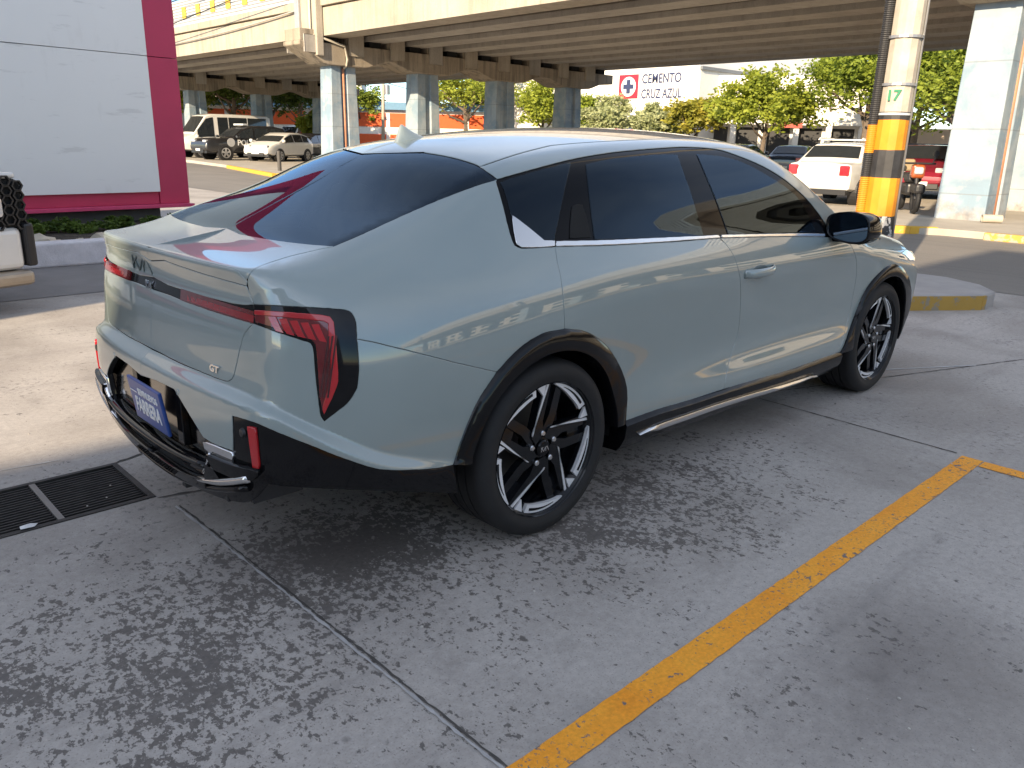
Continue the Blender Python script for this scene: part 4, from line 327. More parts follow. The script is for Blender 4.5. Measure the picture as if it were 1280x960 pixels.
'arc_front':(0,[[2245,-896,314],[2261,-898,331],[2278,-898,348],[2292,-896,367],[2308,-894,386],[2324,-891,405],[2340,-888,424],[2357,-885,442],[2372,-883,461],[2386,-882,481],[2399,-881,500],[2409,-882,521],[2418,-883,541],[2426,-884,562],[2434,-886,582],[2444,-888,601],[2456,-890,620],[2472,-892,638],[2492,-895,656],[2515,-896,672],[2540,-898,687],[2568,-900,702],[2598,-901,715],[2632,-902,728],[2671,-903,738],[2714,-904,744],[2779,-904,742],[2848,-903,727],[2901,-902,708],[2952,-900,683],[2998,-897,657],[3038,-894,627],[3069,-891,596],[3103,-888,564],[3120,-885,536],[3140,-882,507],[3154,-880,480],[3158,-878,455],[3155,-877,432],[3150,-876,410],[3141,-875,388],[3129,-874,366],[3117,-873,344],[3108,-871,324],[3100,-869,303],[3095,-865,282],[3096,-859,260]]),
'sill_line':(0,[[418,-891,329],[440,-891,330],[462,-891,330],[484,-891,331],[506,-891,332],[528,-891,332],[551,-891,333],[574,-892,333],[597,-892,333],[620,-892,334],[646,-892,333],[673,-892,333],[700,-893,332],[727,-893,331],[755,-893,330],[783,-893,330],[811,-894,329],[840,-894,328],[868,-894,328],[897,-895,328],[927,-895,328],[956,-895,328],[986,-896,328],[1016,-896,328],[1047,-896,328],[1078,-897,327],[1110,-897,327],[1142,-897,327],[1174,-897,326],[1207,-898,325],[1240,-898,325],[1274,-898,324],[1309,-898,323],[1344,-898,322],[1379,-898,321],[1416,-898,320],[1452,-898,318],[1490,-898,317],[1528,-897,315],[1566,-897,314],[1605,-897,313],[1644,-897,312],[1684,-896,311],[1724,-896,311],[1764,-896,311],[1805,-896,312],[1846,-896,312],[1888,-896,312],[1930,-896,312],[1973,-896,313],[2017,-896,313],[2061,-896,313],[2106,-896,313],[2151,-896,313],[2198,-896,314],[2245,-896,314]]),
'sill_chrome':(0,[[466,-879,260],[487,-880,264],[508,-881,268],[529,-882,272],[552,-883,276],[575,-883,278],[599,-884,279],[623,-884,280],[648,-884,280],[673,-885,280],[698,-885,281],[724,-885,281],[750,-886,280],[777,-886,280],[803,-886,280],[830,-886,280],[857,-887,280],[886,-887,280],[915,-887,280],[945,-888,280],[975,-888,280],[1005,-888,280],[1036,-888,280],[1067,-889,279],[1099,-889,279],[1131,-889,278],[1162,-889,277],[1193,-889,276],[1225,-889,275],[1257,-889,274],[1290,-888,272],[1323,-888,271],[1357,-888,270],[1391,-887,268],[1426,-887,266],[1461,-886,264],[1497,-886,263],[1534,-885,261],[1570,-884,259],[1608,-884,258],[1645,-883,256],[1683,-883,255],[1722,-882,254],[1761,-882,252],[1800,-881,252],[1840,-881,251],[1880,-881,251],[1920,-881,250],[1961,-880,250],[1982,-873,229],[1941,-873,229],[1901,-873,230],[1861,-873,230],[1821,-873,230],[1782,-873,231],[1743,-874,231],[1704,-874,232],[1666,-875,233],[1629,-875,234],[1591,-876,236],[1554,-876,237],[1518,-877,238],[1482,-877,240],[1447,-878,241],[1412,-878,242],[1377,-879,243],[1343,-879,244],[1310,-880,245],[1277,-880,246],[1244,-880,247],[1212,-880,248],[1181,-880,249],[1150,-880,249],[1121,-880,250],[1092,-880,250],[1064,-880,250],[1036,-880,250],[1008,-879,250],[981,-879,250],[954,-878,249],[928,-878,249],[901,-878,249],[875,-878,249],[848,-877,248],[821,-877,248],[795,-876,248],[768,-876,247],[742,-876,247],[717,-876,247],[691,-875,246],[666,-875,246],[640,-875,246],[615,-875,246],[590,-875,246],[566,-875,247],[542,-875,248],[518,-875,249],[494,-876,250],[470,-876,252]]),
}
# ---------------------------------------------------------------- the sedan in the foreground
PAINT=NT('sage_grey_paint'); _v=PAINT.pos(obj=True)
_g=PAINT.n('ShaderNodeSeparateXYZ'); PAINT.l(_v,_g.inputs[0])
_dz=PAINT.math('MULTIPLY',PAINT.math('SUBTRACT',.62,_g.outputs[2]),1.6,clamp=True); _dn=PAINT.ramp(PAINT.noise(PAINT.pos((1,1,2.2),True),9,6,.7),[(.40,0.),(.75,1.)])
_dust=PAINT.math('ADD',PAINT.math('MULTIPLY',PAINT.math('MULTIPLY',_dz,_dn),.42),PAINT.math('MULTIPLY',PAINT.ramp(PAINT.noise(_v,3.1,6,.7),[(.5,0.),(.8,1.)]),.06),clamp=True)
PAINT.set(coatr=PAINT.math('ADD',.008,PAINT.math('MULTIPLY',_dust,.25)),col=PAINT.mix(_dust,PAINT.ramp(PAINT.noise(_v,2.2,4),[(.3,(.236,.288,.284)),(.7,(.254,.306,.302))]),(.34,.31,.27)),rough=.3,coat=1.0,ior=1.5)
PAINT.b.inputs['Coat IOR'].default_value=1.75
PAINT=PAINT.m
GLOSS=M('gloss_black_trim',(.005,.005,.006),.05,var=.2,spec=.32)
MATTE=M('black_plastic',(.018,.018,.02),.38,var=.25,scale=30,bump=.05,bscale=400)
DARK=M('dark_lining_gap_shade',(.008,.008,.008),.9)
TINT=NT('tinted_glass'); TINT.set(col=(.003,.005,.008),rough=0.,ior=1.47); TINT.b.inputs['Specular Tint'].default_value=(.55,.76,1,1)
_tr=TINT.n('ShaderNodeBsdfTransparent'); _tr.inputs[0].default_value=(.42,.47,.46,1); _mx=TINT.n('ShaderNodeMixShader'); _mx.inputs[0].default_value=.5; TINT.l(TINT.b.outputs[0],_mx.inputs[1]); TINT.l(_tr.outputs[0],_mx.inputs[2])
# the surface reflection is coloured blue to stand for sky and only the body of the pane lets light through
_ad=TINT.n('ShaderNodeAddShader'); _gl=TINT.n('ShaderNodeBsdfGlossy'); _gl.inputs['Roughness'].default_value=0; _fr=TINT.n('ShaderNodeFresnel'); _fr.inputs['IOR'].default_value=1.47; _gl.inputs['Color'].default_value=(.62,.80,1,1)
_m2=TINT.n('ShaderNodeMixShader'); TINT.l(_fr.outputs[0],_m2.inputs[0]); TINT.l(_tr.outputs[0],_m2.inputs[1]); TINT.l(_gl.outputs[0],_m2.inputs[2]); TINT.l(_m2.outputs[0],TINT.out.inputs[0]); TINT=TINT.m
CHROME=M('satin_chrome',(.75,.75,.75),.18,1.0,var=.05)
CHROMEB=M('bright_chrome',(.85,.85,.86),.05,1.0,var=.03)
RUBBER=M('tyre_rubber',(.010,.010,.011),.72,var=.3,scale=20,bump=.08,bscale=200)
RIMB=M('rim_gloss_black',(.006,.007,.009),.12,spec=.4)
RIMS=M('rim_machined',(.80,.80,.81),.36,.25,var=.05)
STEEL=M('brake_steel',(.12,.115,.11),.5,.8,var=.2)
REDL=M('red_lens',(.13,.003,.006),.1,coat=1.0,coatr=.02,var=.2,scale=40)
REDB=M('bright_red_lens',(.44,.008,.014),.15,coat=1.0,coatr=.02,var=.1)
REDM=M('mid_red_lens',(.26,.005,.009),.12,coat=1.0,coatr=.02,var=.15)
REDD=M('dark_red_lens',(.07,.002,.004),.06,coat=1.0,coatr=.01,var=.2)
def inpoly(U,poly):
    x,y=U[:,0],U[:,1]; r=np.zeros(len(U),bool); n=len(poly); j=n-1
    for i in range(n):
        xi,yi=poly[i]; xj,yj=poly[j]
        c=((yi>y)!=(yj>y)); 
        with np.errstate(divide='ignore',invalid='ignore'): r^=c&(x<(xj-xi)*(y-yi)/(yj-yi)+xi)
        j=i
    return r
def segdist(U,poly):
    A=poly; B=np.roll(poly,-1,0); d=np.full(len(U),1e9)
    for a,b in zip(A,B):
        ab=b-a; t=np.clip(((U-a)@ab)/max(ab@ab,1e-12),0,1); d=np.minimum(d,np.linalg.norm(U-(a+t[:,None]*ab),axis=1))
    return d
def patch(P,c,half=False,gap=.004,sp=.03,off=0.,snap=True,holes=()):
    """triangulate a closed outline P lying on the body; returns verts, tris, normals, n_boundary"""
    P=np.array(P,float); c=np.array(c,float); m=P.mean(0)-c; m/=np.linalg.norm(m)
    e1=np.cross(m,[0,0,1]); e1/=np.linalg.norm(e1); e2=np.cross(m,e1)
    D=(P-c)@m; 
    if D.min()<.03: print('patch behind centre',D.min())
    U=np.stack([(P-c)@e1/D,(P-c)@e2/D],1)
    area=.5*np.sum(U[:,0]*np.roll(U[:,1],-1)-np.roll(U[:,0],-1)*U[:,1])
    if area<0: P=P[::-1]; U=U[::-1]; D=D[::-1]
    t0=U-np.roll(U,1,0); t1=np.roll(U,-1,0)-U
    n0=np.stack([-t0[:,1],t0[:,0]],1)/np.maximum(np.linalg.norm(t0,axis=1),1e-9)[:,None]; n1=np.stack([-t1[:,1],t1[:,0]],1)/np.maximum(np.linalg.norm(t1,axis=1),1e-9)[:,None]
    b=n0+n1; l=np.linalg.norm(b,axis=1); b=b/np.maximum(l,.6)[:,None]; b=b/np.maximum(np.linalg.norm(b,axis=1),1e-9)[:,None]
    seam=(np.abs(P[:,1])<.002)&half
    Us=U+b*(gap/2/D)[:,None]*(~seam)[:,None]
    # seam verts: shift only along the seam
    if half:
        for i in np.where(seam)[0]:
            nb=[j for j in ((i-1)%len(P),(i+1)%len(P)) if seam[j]]
            if nb:
                d=U[nb[0]]-U[i]; d/=np.linalg.norm(d); Us[i]=U[i]+d*gap/2/D[i]
    lo,hi=Us.min(0),Us.max(0); h=sp/np.median(D)
    gx,gy=np.meshgrid(np.arange(lo[0],hi[0],h),np.arange(lo[1],hi[1],h*.87)); gx=gx+(np.arange(gx.shape[0])%2)[:,None]*h/2
    G=np.stack([gx.ravel(),gy.ravel()],1); G=G[inpoly(G,Us)]
    if len(G): G=G[segdist(G,Us)>h*.45]
    nb=len(Us); HU=[]
    for Hp in holes:
        Dh=(Hp-c)@m; u=np.stack([(Hp-c)@e1/Dh,(Hp-c)@e2/Dh],1); cen=u.mean(0); u=cen+(u-cen)*.985; HU.append(u); G=G[~inpoly(G,u)]; G=G[segdist(G,u)>h*.4]
    A=np.vstack([Us,G]) if len(G) else Us; ed=[(i,(i+1)%nb) for i in range(nb)]
    for u in HU: o=len(A); A=np.vstack([A,u]); ed+=[(o+i,o+(i+1)%len(u)) for i in range(len(u))]
    vo,_,fo,ov,_,_=delaunay_2d_cdt([Vector(a) for a in A],ed,[],2 if HU else 1,1e-6)
    A=np.array([tuple(v) for v in vo]); d=m+A[:,:1]*e1+A[:,1:]*e2; d/=np.linalg.norm(d,axis=1)[:,None]
    V=hit(c,d,.03,3.2,110)
    bad=np.isnan(V[:,0])
    if bad.any(): print('bad hits',bad.sum()); V[bad]=c+d[bad]*.5
    if half:
        ids=[i for i,o in enumerate(ov) if any(k<nb and seam[k] for k in o)]; V[ids,1]=0
    N=grad(V); V=V+N*off
    if half: V[ids,1]=0; N[ids,1]=0
    loop=[None]*nb
    for i,o in enumerate(ov):
        for k in o:
            if k<nb: loop[k]=i
    loop=[k for k in loop if k is not None]
    return V,[tuple(f) for f in fo],N,loop,(seam if half else np.zeros(nb,bool))
def assemble(parts,flange=.02,half=False):
    """join patches (with inward flanges along their border) into one vertex set, mirrored when half"""
    Vs=[];Fs=[];Ns=[];FD=set()
    for V,T,N,loop,seam in parts:
        o=sum(len(v) for v in Vs); 
        # orient triangles outward
        a,b,c=V[T[0][0]],V[T[0][1]],V[T[0][2]]
        T2=[]
        for t in T:
            n=np.cross(V[t[1]]-V[t[0]],V[t[2]]-V[t[0]]); T2.append(t if n@N[t[0]]>=0 else (t[0],t[2],t[1]))
        Vs.append(V);Ns.append(N);Fs+= [tuple(i+o for i in t) for t in T2]
        if flange>0:
            L=np.array(loop); o=o+len(V); B=V[L]; nn=N[L]; n=len(L)
            tang=np.roll(B,-1,0)-np.roll(B,1,0); out=np.cross(tang,nn); out/=np.maximum(np.linalg.norm(out,axis=1),1e-9)[:,None]
            cen=V.mean(0); 
            if ((B-cen)*out).sum()<0: out=-out
            # small rounded lip then the flange
            r=.0022
            R0=B; R1=B+out*r*.7-nn*r*.4; R2=B+out*r-nn*r*1.2; R3=B+out*r-nn*flange
            Vs+= [R0,R1,R2,R3]; Ns+= [nn,(nn+out)/1.414,out*.95+nn*.3,out]
            for k in range(n):
                k2=(k+1)%n
                if half and abs(B[k][1])<.0015 and abs(B[k2][1])<.0015: continue
                for q in range(3):
                    f=(o+q*n+k,o+q*n+k2,o+(q+1)*n+k2,o+(q+1)*n+k)
                    fn=np.cross(Vs[-4+q][k2]-Vs[-4+q][k],Vs[-4+q+1][k]-Vs[-4+q][k])
                    Fs.append(f if fn@(nn[k]+out[k])>0 else f[::-1])
                    if q==2: FD.add(len(Fs)-1)
    V=np.vstack(Vs);N=np.vstack(Ns)
    if half:
        n=len(V); V2=V*[1,-1,1]; N2=N*[1,-1,1]
        FD|={i+len(Fs) for i in FD}; Fs=Fs+[tuple(i+n for i in f[::-1]) for f in Fs]; V=np.vstack([V,V2]);N=np.vstack([N,N2])
    return V,Fs,N,FD
def P_(k): return np.array(PAN[k][1],float)/1000.
def panel(name,keys,c,mat,parent,holes=(),off=0.,gap=.0055,flange=.02,sp=.03,pair=True,cs=None,**k):
    keys=[keys] if isinstance(keys,str) else keys; half=bool(PAN[keys[0]][0])
    parts=[patch(P_(q),c if cs is None else cs[i],half,gap,sp,off,True,[P_(q_) for q_ in holes]) for i,q in enumerate(keys)]
    V,Fs,N,FD=assemble(parts,flange,half); dk=mat is PAINT
    mats=[mat,DARK] if dk else mat  # flanges of painted panels coloured dark for the shade in the gaps
    o=mesh(name,V,Fs,mats,parent,True,N)
    if dk:
        for i in FD: o.data.polygons[i].material_index=1
    if not half and pair:
        o2=mesh(name,V*[1,-1,1],[f[::-1] for f in Fs],mats,parent if not isinstance(pair,bpy.types.Object) else pair,True,N*[1,-1,1])
        if dk:
            for i in FD: o2.data.polygons[i].material_index=1
        return o,o2
    return o
car=empty('sedan_car',(0,0,0),label='sage grey fastback sedan with black wheel arches, parked in the foreground on the concrete lot',cat='car')
C0=(.1,0,.62)
quarter=panel('quarter_panel','quarter_panel',(.0,.1,.72),PAINT,car)
glass=panel('rear_glass','rear_glass',(-.2,0,.7),TINT,car,off=-.003)
trunk=panel('trunk_lid',['trunk_deck','trunk_lip'],(-.5,0,.7),PAINT,car,gap=.0045,cs=[(-.6,0,.6),(-.6,-.1,.9)],flange=.012,sp=.008)
tf=panel('trunk_upper_face','trunk_face',(-.6,-.1,.85),PAINT,trunk,gap=.006,sp=.014)
bar=panel('lamp_bar','lamp_bar',(-.6,-.1,.85),GLOSS,trunk,gap=.002,off=-.004)
tl=panel('trunk_lower_face','trunk_lower',(-.5,-.1,.75),PAINT,trunk)
bump=panel('rear_bumper','bumper',(-.25,.0,.55),PAINT,car,gap=.005,sp=.0095)
lowt=panel('lower_bumper_trim','lower_trim',(-.3,0,.42),GLOSS,car,off=-.004,gap=.003)
lamp=panel('tail_lamp','tail_lamp',(-.4,-.1,.75),GLOSS,car,off=.001,gap=.003)
for i,l in enumerate(lamp):
    s=(1,-1)[i]
lens=panel('lens','lamp_lens',(-.4,-.1,.75),REDL,lamp[0],off=.003,gap=0,flange=.003,pair=lamp[1])
stripe=panel('light_stripe','lamp_stripe',(-.4,-.1,.75),REDB,lamp[0],off=.006,gap=0,flange=.003,pair=lamp[1],sp=.012)
def strip_on(name,pts,width_vec,mat,parent,c,off,wd):
    """narrow raised ribbon following surface points"""
    pts=np.array(pts,float)
    return pts
# claw ribs of the tail lamp: short slanted ribbons on the lens
def surf(P,c):
    d=np.array(P,float)-np.array(c,float); d/=np.linalg.norm(d,axis=1)[:,None]; return hit(np.array(c,float),d,.03,3.,160)
def ribbon(name,A,B,mat,parent,off=.008,thick=.006,pair=None,c=(-.4,-.1,.75),k=8):
    """band between two polylines A and B (same length) lying on the body"""
    A=np.array(A,float);B=np.array(B,float)
    def dens(Q):
        t=np.linspace(0,len(Q)-1,k); i=np.clip(t.astype(int),0,len(Q)-2); f=(t-i)[:,None]; return Q[i]*(1-f)+Q[i+1]*f
    a=surf(dens(A),c);b=surf(dens(B),c); na=grad(a);nb=grad(b)
    V=np.vstack([a+na*off,b+nb*off,a+na*(off-thick),b+nb*(off-thick)]); n=len(a)
    Fs=[]
    for i in range(n-1):
        Fs+=[(i,i+1,n+i+1,n+i),(2*n+i,2*n+i+1,i+1,i),(n+i,n+i+1,3*n+i+1,3*n+i)]
    Fs+=[(0,n,3*n,2*n),(n-1,3*n-1,4*n-1,2*n-1)]
    m=MB(); vs=[m.bm.verts.new(v) for v in V]
    for f in Fs: m.bm.faces.new([vs[i] for i in f])
    o=m.build(name,mat,parent)
    if pair is not None:
        m=MB(); vs=[m.bm.verts.new(v*np.array([1,-1,1])) for v in V]
        for f in Fs: m.bm.faces.new([vs[i] for i in f])
        return o,m.build(name,mat,pair)
    return o
LT=P_('lamp_lens')
for k in range(5):
    # along the arm of the L: from the trunk seam (y -.63) outwards
    y0=-.655-.028*k; y1=y0-.020
    xs=lambda y:-.91+(abs(y)-.62)*.55
    A=[(xs(y0),y0,.874-.003*k),(xs(y0-.012),y0-.012,.850-.004*k),(xs(y0-.02),y0-.02,.838-.005*k)]
    B=[(xs(y1),y1,.876-.003*k),(xs(y1-.012),y1-.012,.848-.004*k),(xs(y1-.02),y1-.02,.834-.005*k)]
    ribbon('rib',A,B,REDB,lamp[0],.006,.004,lamp[1],k=5)
for k in range(3):
    q0=np.array((-.80+.012*k,-.80+.0*k,.83)); q1=np.array((-.835+.012*k,-.80,.66))
    ribbon('rib',[q0,(q0+q1)/2,q1],[q0+[.006,0,0],(q0+q1)/2+[.006,0,0],q1+[.006,0,0]],REDD,lamp[0],.007,.004,lamp[1],k=6)
# red strip inside the lamp bar
def bar_strip(y0,y1,z0,z1,name,mat):
    ys=np.linspace(y0,y1,9); c=(-.6,0,.88)
    return ribbon(name,[(-.95+.08*abs(y),y,z1-.045*(abs(y)/.6)**2*.3) for y in ys],[(-.95+.08*abs(y),y,z0-.045*(abs(y)/.6)**2*.3) for y in ys],mat,trunk,off=.001,thick=.006,c=c,k=14)
bar_strip(-.20,-.60,.866,.897,'bar_lens',REDL); bar_strip(.20,.60,.866,.897,'bar_lens',REDL)
bar_strip(-.24,-.595,.870,.886,'bar_light',REDM); bar_strip(.24,.595,.870,.886,'bar_light',REDM)
refl=panel('reflector','reflector',(-.5,-.4,.5),REDB,car,off=.004,gap=0,flange=.01)
lip=panel('lip_panel','chrome_lip',(-.4,0,.5),GLOSS,car,off=.018,gap=0,flange=.02,sp=.02)
skid=panel('skid_panel','skid_panel',(-.5,-.2,.5),CHROMEB,car,off=.004,gap=0,flange=.01)
door=panel('rear_door','rear_door',(.55,.3,.65),PAINT,car)
fdoor=panel('front_door','front_door',(1.6,.3,.65),PAINT,car)
fender=panel('front_fender','fender',(2.6,.2,.6),PAINT,car)
hlamp=panel('headlamp','headlamp',(2.9,-.2,.6),M('headlamp_lens',(.5,.52,.55),.05,.6,coat=1.),car,off=-.002)
fbump=panel('front_bumper','front_bumper',(2.7,0,.5),PAINT,car,sp=.04)
hood=panel('hood','hood',(2.8,0,.3),PAINT,car,sp=.04)
dlo=panel('window_surround','dlo',(.9,.2,.9),M('pillar_black',(.004,.004,.005),.06,var=.2,spec=.14),car,off=-.004,gap=.002,holes=('quarter_glass','rear_door_glass','front_door_glass'))
qg=panel('quarter_glass','quarter_glass',(.2,.2,.9),TINT,car,off=-.0005,gap=0,flange=.004)
rdg=panel('rear_door_glass','rear_door_glass',(.6,.2,.9),TINT,door[0],off=-.0005,gap=0,flange=.004,pair=door[1])
fdg=panel('front_door_glass','front_door_glass',(1.4,.2,.9),TINT,fdoor[0],off=-.0005,gap=0,flange=.004,pair=fdoor[1])
hr=panel('door_handle','handle_recess',(.2,.2,.9),DARK,door[0],off=.0005,gap=0,flange=.003,pair=door[1])
cc=panel('chrome_corner','chrome_corner',(0,.2,.9),CHROME,car,off=.003,gap=0,flange=.006)
b1=panel('belt_moulding','belt_chrome_rear',(.5,.2,.9),CHROME,door[0],off=.005,gap=0,flange=.008,pair=door[1])
b2=panel('belt_moulding','belt_chrome_front',(1.4,.2,.9),CHROME,fdoor[0],off=.005,gap=0,flange=.008,pair=fdoor[1])
roof=panel('roof','roof',(.7,0,.6),PAINT,car,sp=.04,gap=.012)
rail=panel('roof_rail','roof_rail',(.9,.1,.85),PAINT,car,gap=.010,sp=.025)
wsh=panel('windshield','windshield',(1.6,0,.6),TINT,car,off=-.003,sp=.04)
# black seal in the roof ditch, quarter-panel side
# ---- wheel arch cladding
def arch(name,key,ax,r_in,r_low=.3):
    P=P_(key); c=np.array([ax,0,.3225]); nn=grad(P)
    d=P-c; d[:,1]=0; L=np.linalg.norm(d,axis=1); u=d/L[:,None]
    In=c+u*r_in; In[:,1]=P[:,1]-.012
    prof=[P+nn*-.006+u*.006,P+nn*.004+u*.004,P+nn*.013-u*.004,P*.45+In*.55+np.array([0,-.012,0]),In+np.array([0,-.006,0]),In-u*.004+np.array([0,.004,0]),In+np.array([0,.07,0])]
    n=len(P); V=np.vstack(prof); Fs=[(q*n+i,q*n+i+1,(q+1)*n+i+1,(q+1)*n+i) for q in range(len(prof)-1) for i in range(n-1)]
    Fs+=[tuple(q*n for q in range(len(prof))),tuple(q*n+n-1 for q in range(len(prof)))[::-1]]
    for s in (1,-1):
        m=MB(); vs=[m.bm.verts.new(v*np.array([1,s,1])) for v in V]
        for f in Fs: m.bm.faces.new([vs[i] for i in f])
        m.build(name,GLOSSM,car,ang=40)
GLOSSM=M('satin_black_cladding',(.005,.005,.006),.13,var=.2,spec=.3)
arch('wheel_arch','arc_rear',0,.362); arch('wheel_arch','arc_front',2.72,.362)
# ---- sills
def sill():
    P=P_('sill_line'); nn=grad(P); x=P[:,0]; n=len(P)
    zb=np.full(n,.205); yo=P[:,1]
    prof=[P+nn*-.005+[0,0,.008],P+nn*.006+[0,0,.004],P+nn*.016-[0,0,.010],np.stack([x,yo-.010,P[:,2]*.5+zb*.5],1),np.stack([x,yo+.012,zb+.02],1),np.stack([x,yo+.03,zb],1),np.stack([x,yo+.2,zb-.01],1)]
    V=np.vstack(prof); Fs=[(q*n+i,q*n+i+1,(q+1)*n+i+1,(q+1)*n+i) for q in range(len(prof)-1) for i in range(n-1)]
    Fs+=[tuple(q*n for q in range(len(prof))),tuple(q*n+n-1 for q in range(len(prof)))[::-1]]
    for s in (1,-1):
        m=MB(); vs=[m.bm.verts.new(v*np.array([1,s,1])) for v in V]
        for f in Fs: m.bm.faces.new([vs[i] for i in f])
        q=m.build('sill',GLOSSM,car,ang=40)
        A=P_('sill_chrome'); k=int(np.argmax(A[:,0])); up=A[:k+1]; xs=np.linspace(.50,1.97,24); zt=np.interp(xs,up[:,0],up[:,2]); th=np.interp(xs,[.5,.62,1.8,1.97],[.004,.026,.02,.012])
        m=MB(); y=np.interp(xs,x,yo)-.017; R=[]
        for a,b,z,t in zip(xs,y,zt,th): R.append([m.bm.verts.new(Vector((a,s*(b+dy),z+dz))) for dy,dz in ((.02,.002),(0,0),(-.004,-t*.5),(.002,-t),(.02,-t))])
        for a,b in zip(R,R[1:]):
            for j in range(4): m.bm.faces.new((a[j],a[j+1],b[j+1],b[j]))
        m.build('sill_strip',CHROME,q,ang=50)
sill()
# ---- underbody and wheel wells
m=MB(); m.box((-.38,-.56,.19),(3.3,.56,.45)); m.box((.45,-.83,.19),(2.27,.83,.30)); m.box((-.86,-.5,.42),(-.39,.5,.62)); m.build('underbody',DARK,car)
def well(ax):
    for s in (1,-1):
        m=MB(); n=24; R=[]
        for k in range(n+1):
            a=-.06*PI+1.12*PI*k/n; R.append([m.bm.verts.new((ax+.405*math.cos(a),s*y,.34+.405*math.sin(a))) for y in (.835,.5)])
        for a,b in zip(R,R[1:]): m.bm.faces.new((a[0],b[0],b[1],a[1]))
        m.bm.faces.new([r[1] for r in R]); m.build('wheel_well',DARK,car)
well(0); well(2.72)
m=MB(); m.box((.0,-.62,.55),(2.2,.62,.62)); m.box((-.3,-.6,.66),(.3,.6,.95)); m.build('cabin_floor',DARK,car)
# ---- wheels
def wheel(ax,rot):
    """right-hand wheel; axle along y, outer face towards -y"""
    TW=.235; yo=-.905+.012; yc=yo+TW/2
    m=MB()
    prof=[(yo+.012,.240),(yo+.004,.2465),(yo-.003,.266),(yo-.006,.280),(yo+.001,.302),(yo+.012,.3145),(yo+.026,.3205)]
    g=yo+.036
    for k in range(4):
        w=(.034,.036,.036,.034)[k]; prof+=[(g,.3222),(g+w,.3225),(g+w+.001,.3155),(g+w+.008,.3155),(g+w+.009,.3225)]; g+=w+.009
    prof+=[(yo+TW-.012,.3145),(yo+TW-.001,.302),(yo+TW+.004,.28),(yo+TW-.003,.24),(yo+TW-.01,.232)]
    m.lathe(prof,'y',(ax,0,.3225),96)
    t=m.build('wheel',RUBBER,car,ang=30)
    # sidewall rim protector line + lettering blocks kept in the tyre bump
    m=MB(); m.lathe([(yo+.006,.2420),(yo+.001,.2455),(yo+.006,.2465),(yo+.012,.241),(yo+.03,.232),(yo+.06,.214),(yo+.13,.205),(yo+.20,.20),(yo+.2,.05)],'y',(ax,0,.3225),96)
    b=m.build('rim_barrel',RIMB,t,ang=35)
    m=MB(); m.lathe([(yo+.135,.02),(yo+.135,.158),(yo+.150,.158)],'y',(ax,0,.3225),64); m.build('brake_disc',STEEL,t)
    m=MB(); m.box((ax+.06,yo+.11,.3225-.09),(ax+.165,yo+.17,.3225+.09),.02); m.build('brake_caliper',STEEL,t)
    def pol(r,a): return (r*math.cos(a),r*math.sin(a))
    # face coordinate u to the right seen from outside: x forward is right when looking from -y
    def on(y): return lambda u,v:(ax+u,y,.3225+v)
    D=math.radians; m=MB(); ms=MB()
    for k in range(5):
        th=rot+k*72
        A=lambda r,a:pol(r*.2445,D(th+a))
        # black spoke body: broad leg along the machined line, second leg to its right
        m.prism([A(.16,150),A(.30,137),A(.55,103),A(.975,89),A(.985,80),A(.62,84),A(.42,90),A(.22,86)],on(yo+.030),on(yo+.062))
        m.prism([A(.16,120),A(.24,92),A(.50,72),A(.96,71.5),A(.97,64),A(.52,56),A(.26,48)],on(yo+.036),on(yo+.066))
        # facet between the two legs, sunk
        m.prism([A(.60,84),A(.98,81),A(.98,70),A(.62,70)],on(yo+.05),on(yo+.066))
        # machined line
        ms.prism([A(.315,133),A(.60,98.5),A(.975,85.8),A(.975,83.2),A(.60,95),A(.345,129)],on(yo+.026),on(yo+.031))
        # triangle at its outer end
        ms.prism([A(.80,91.5),A(.965,98.5),A(.965,88.5)],on(yo+.022),on(yo+.031))
        # arc along the rim with a black slot
        outer=[A(.975,a) for a in range(101,153,4)]; inner=[A(.845+(.965-.845)*max(0,(a-118)/34)**1.5,a) for a in range(150,100,-4)]
        ms.prism(outer+inner,on(yo+.020),on(yo+.034))
        so_=[A(.935,a) for a in range(106,140,4)]; si=[A(.895+(.93-.895)*max(0,(a-112)/28),a) for a in range(138,105,-4)]
        m.prism(so_+si,on(yo+.0185),on(yo+.021))
        m.prism([A(.99,a) for a in range(100,154,4)]+[A(.83+(.95-.83)*max(0,(a-118)/34)**1.5,a) for a in range(152,99,-4)],on(yo+.0345),on(yo+.052))
    m.lathe([(yo+.036,.0),(yo+.036,.05),(yo+.04,.075),(yo+.065,.082)],'y',(ax,0,.3225),40)
    m.build('rim',RIMB,t,ang=30); ms.build('rim_trim',RIMS,t)
    for k in range(5):
        a=D(rot+20+72*k); c=(ax+.057*math.cos(a),0,.3225+.057*math.sin(a)); m=MB(); m.lathe([(yo+.022,0),(yo+.022,.0075),(yo+.026,.0105),(yo+.04,.0105)],'y',c,10); m.build('lug_nut',CHROME,t)
    m=MB(); m.lathe([(yo+.020,0),(yo+.021,.026),(yo+.026,.031),(yo+.04,.031)],'y',(ax,0,.3225),32); cp=m.build('hub_cap',GLOSS,t,ang=35)
    m=MB()
    def st(p,q):
        p=Vector(p)*.019;q=Vector(q)*.019;d=(q-p).normalized();nn=Vector((-d.y,d.x))*.0016
        m.prism([p+nn,p-nn,q-nn,q+nn],lambda u,v:(ax+u,yo+.0185,.3225+v),lambda u,v:(ax+u,yo+.0205,.3225+v))
    for p,q in (((-.9,-.45),(-.9,.45)),((-.9,-.1),(-.5,.45)),((-.65,.1),(-.3,-.45)),((-.3,-.45),(.25,.45)),((.25,.45),(.25,-.45)),((.25,.2),(.6,.45)),((.6,.45),(1,-.45))): st(p,q)
    m.build('logo',CHROME,cp)
    return t
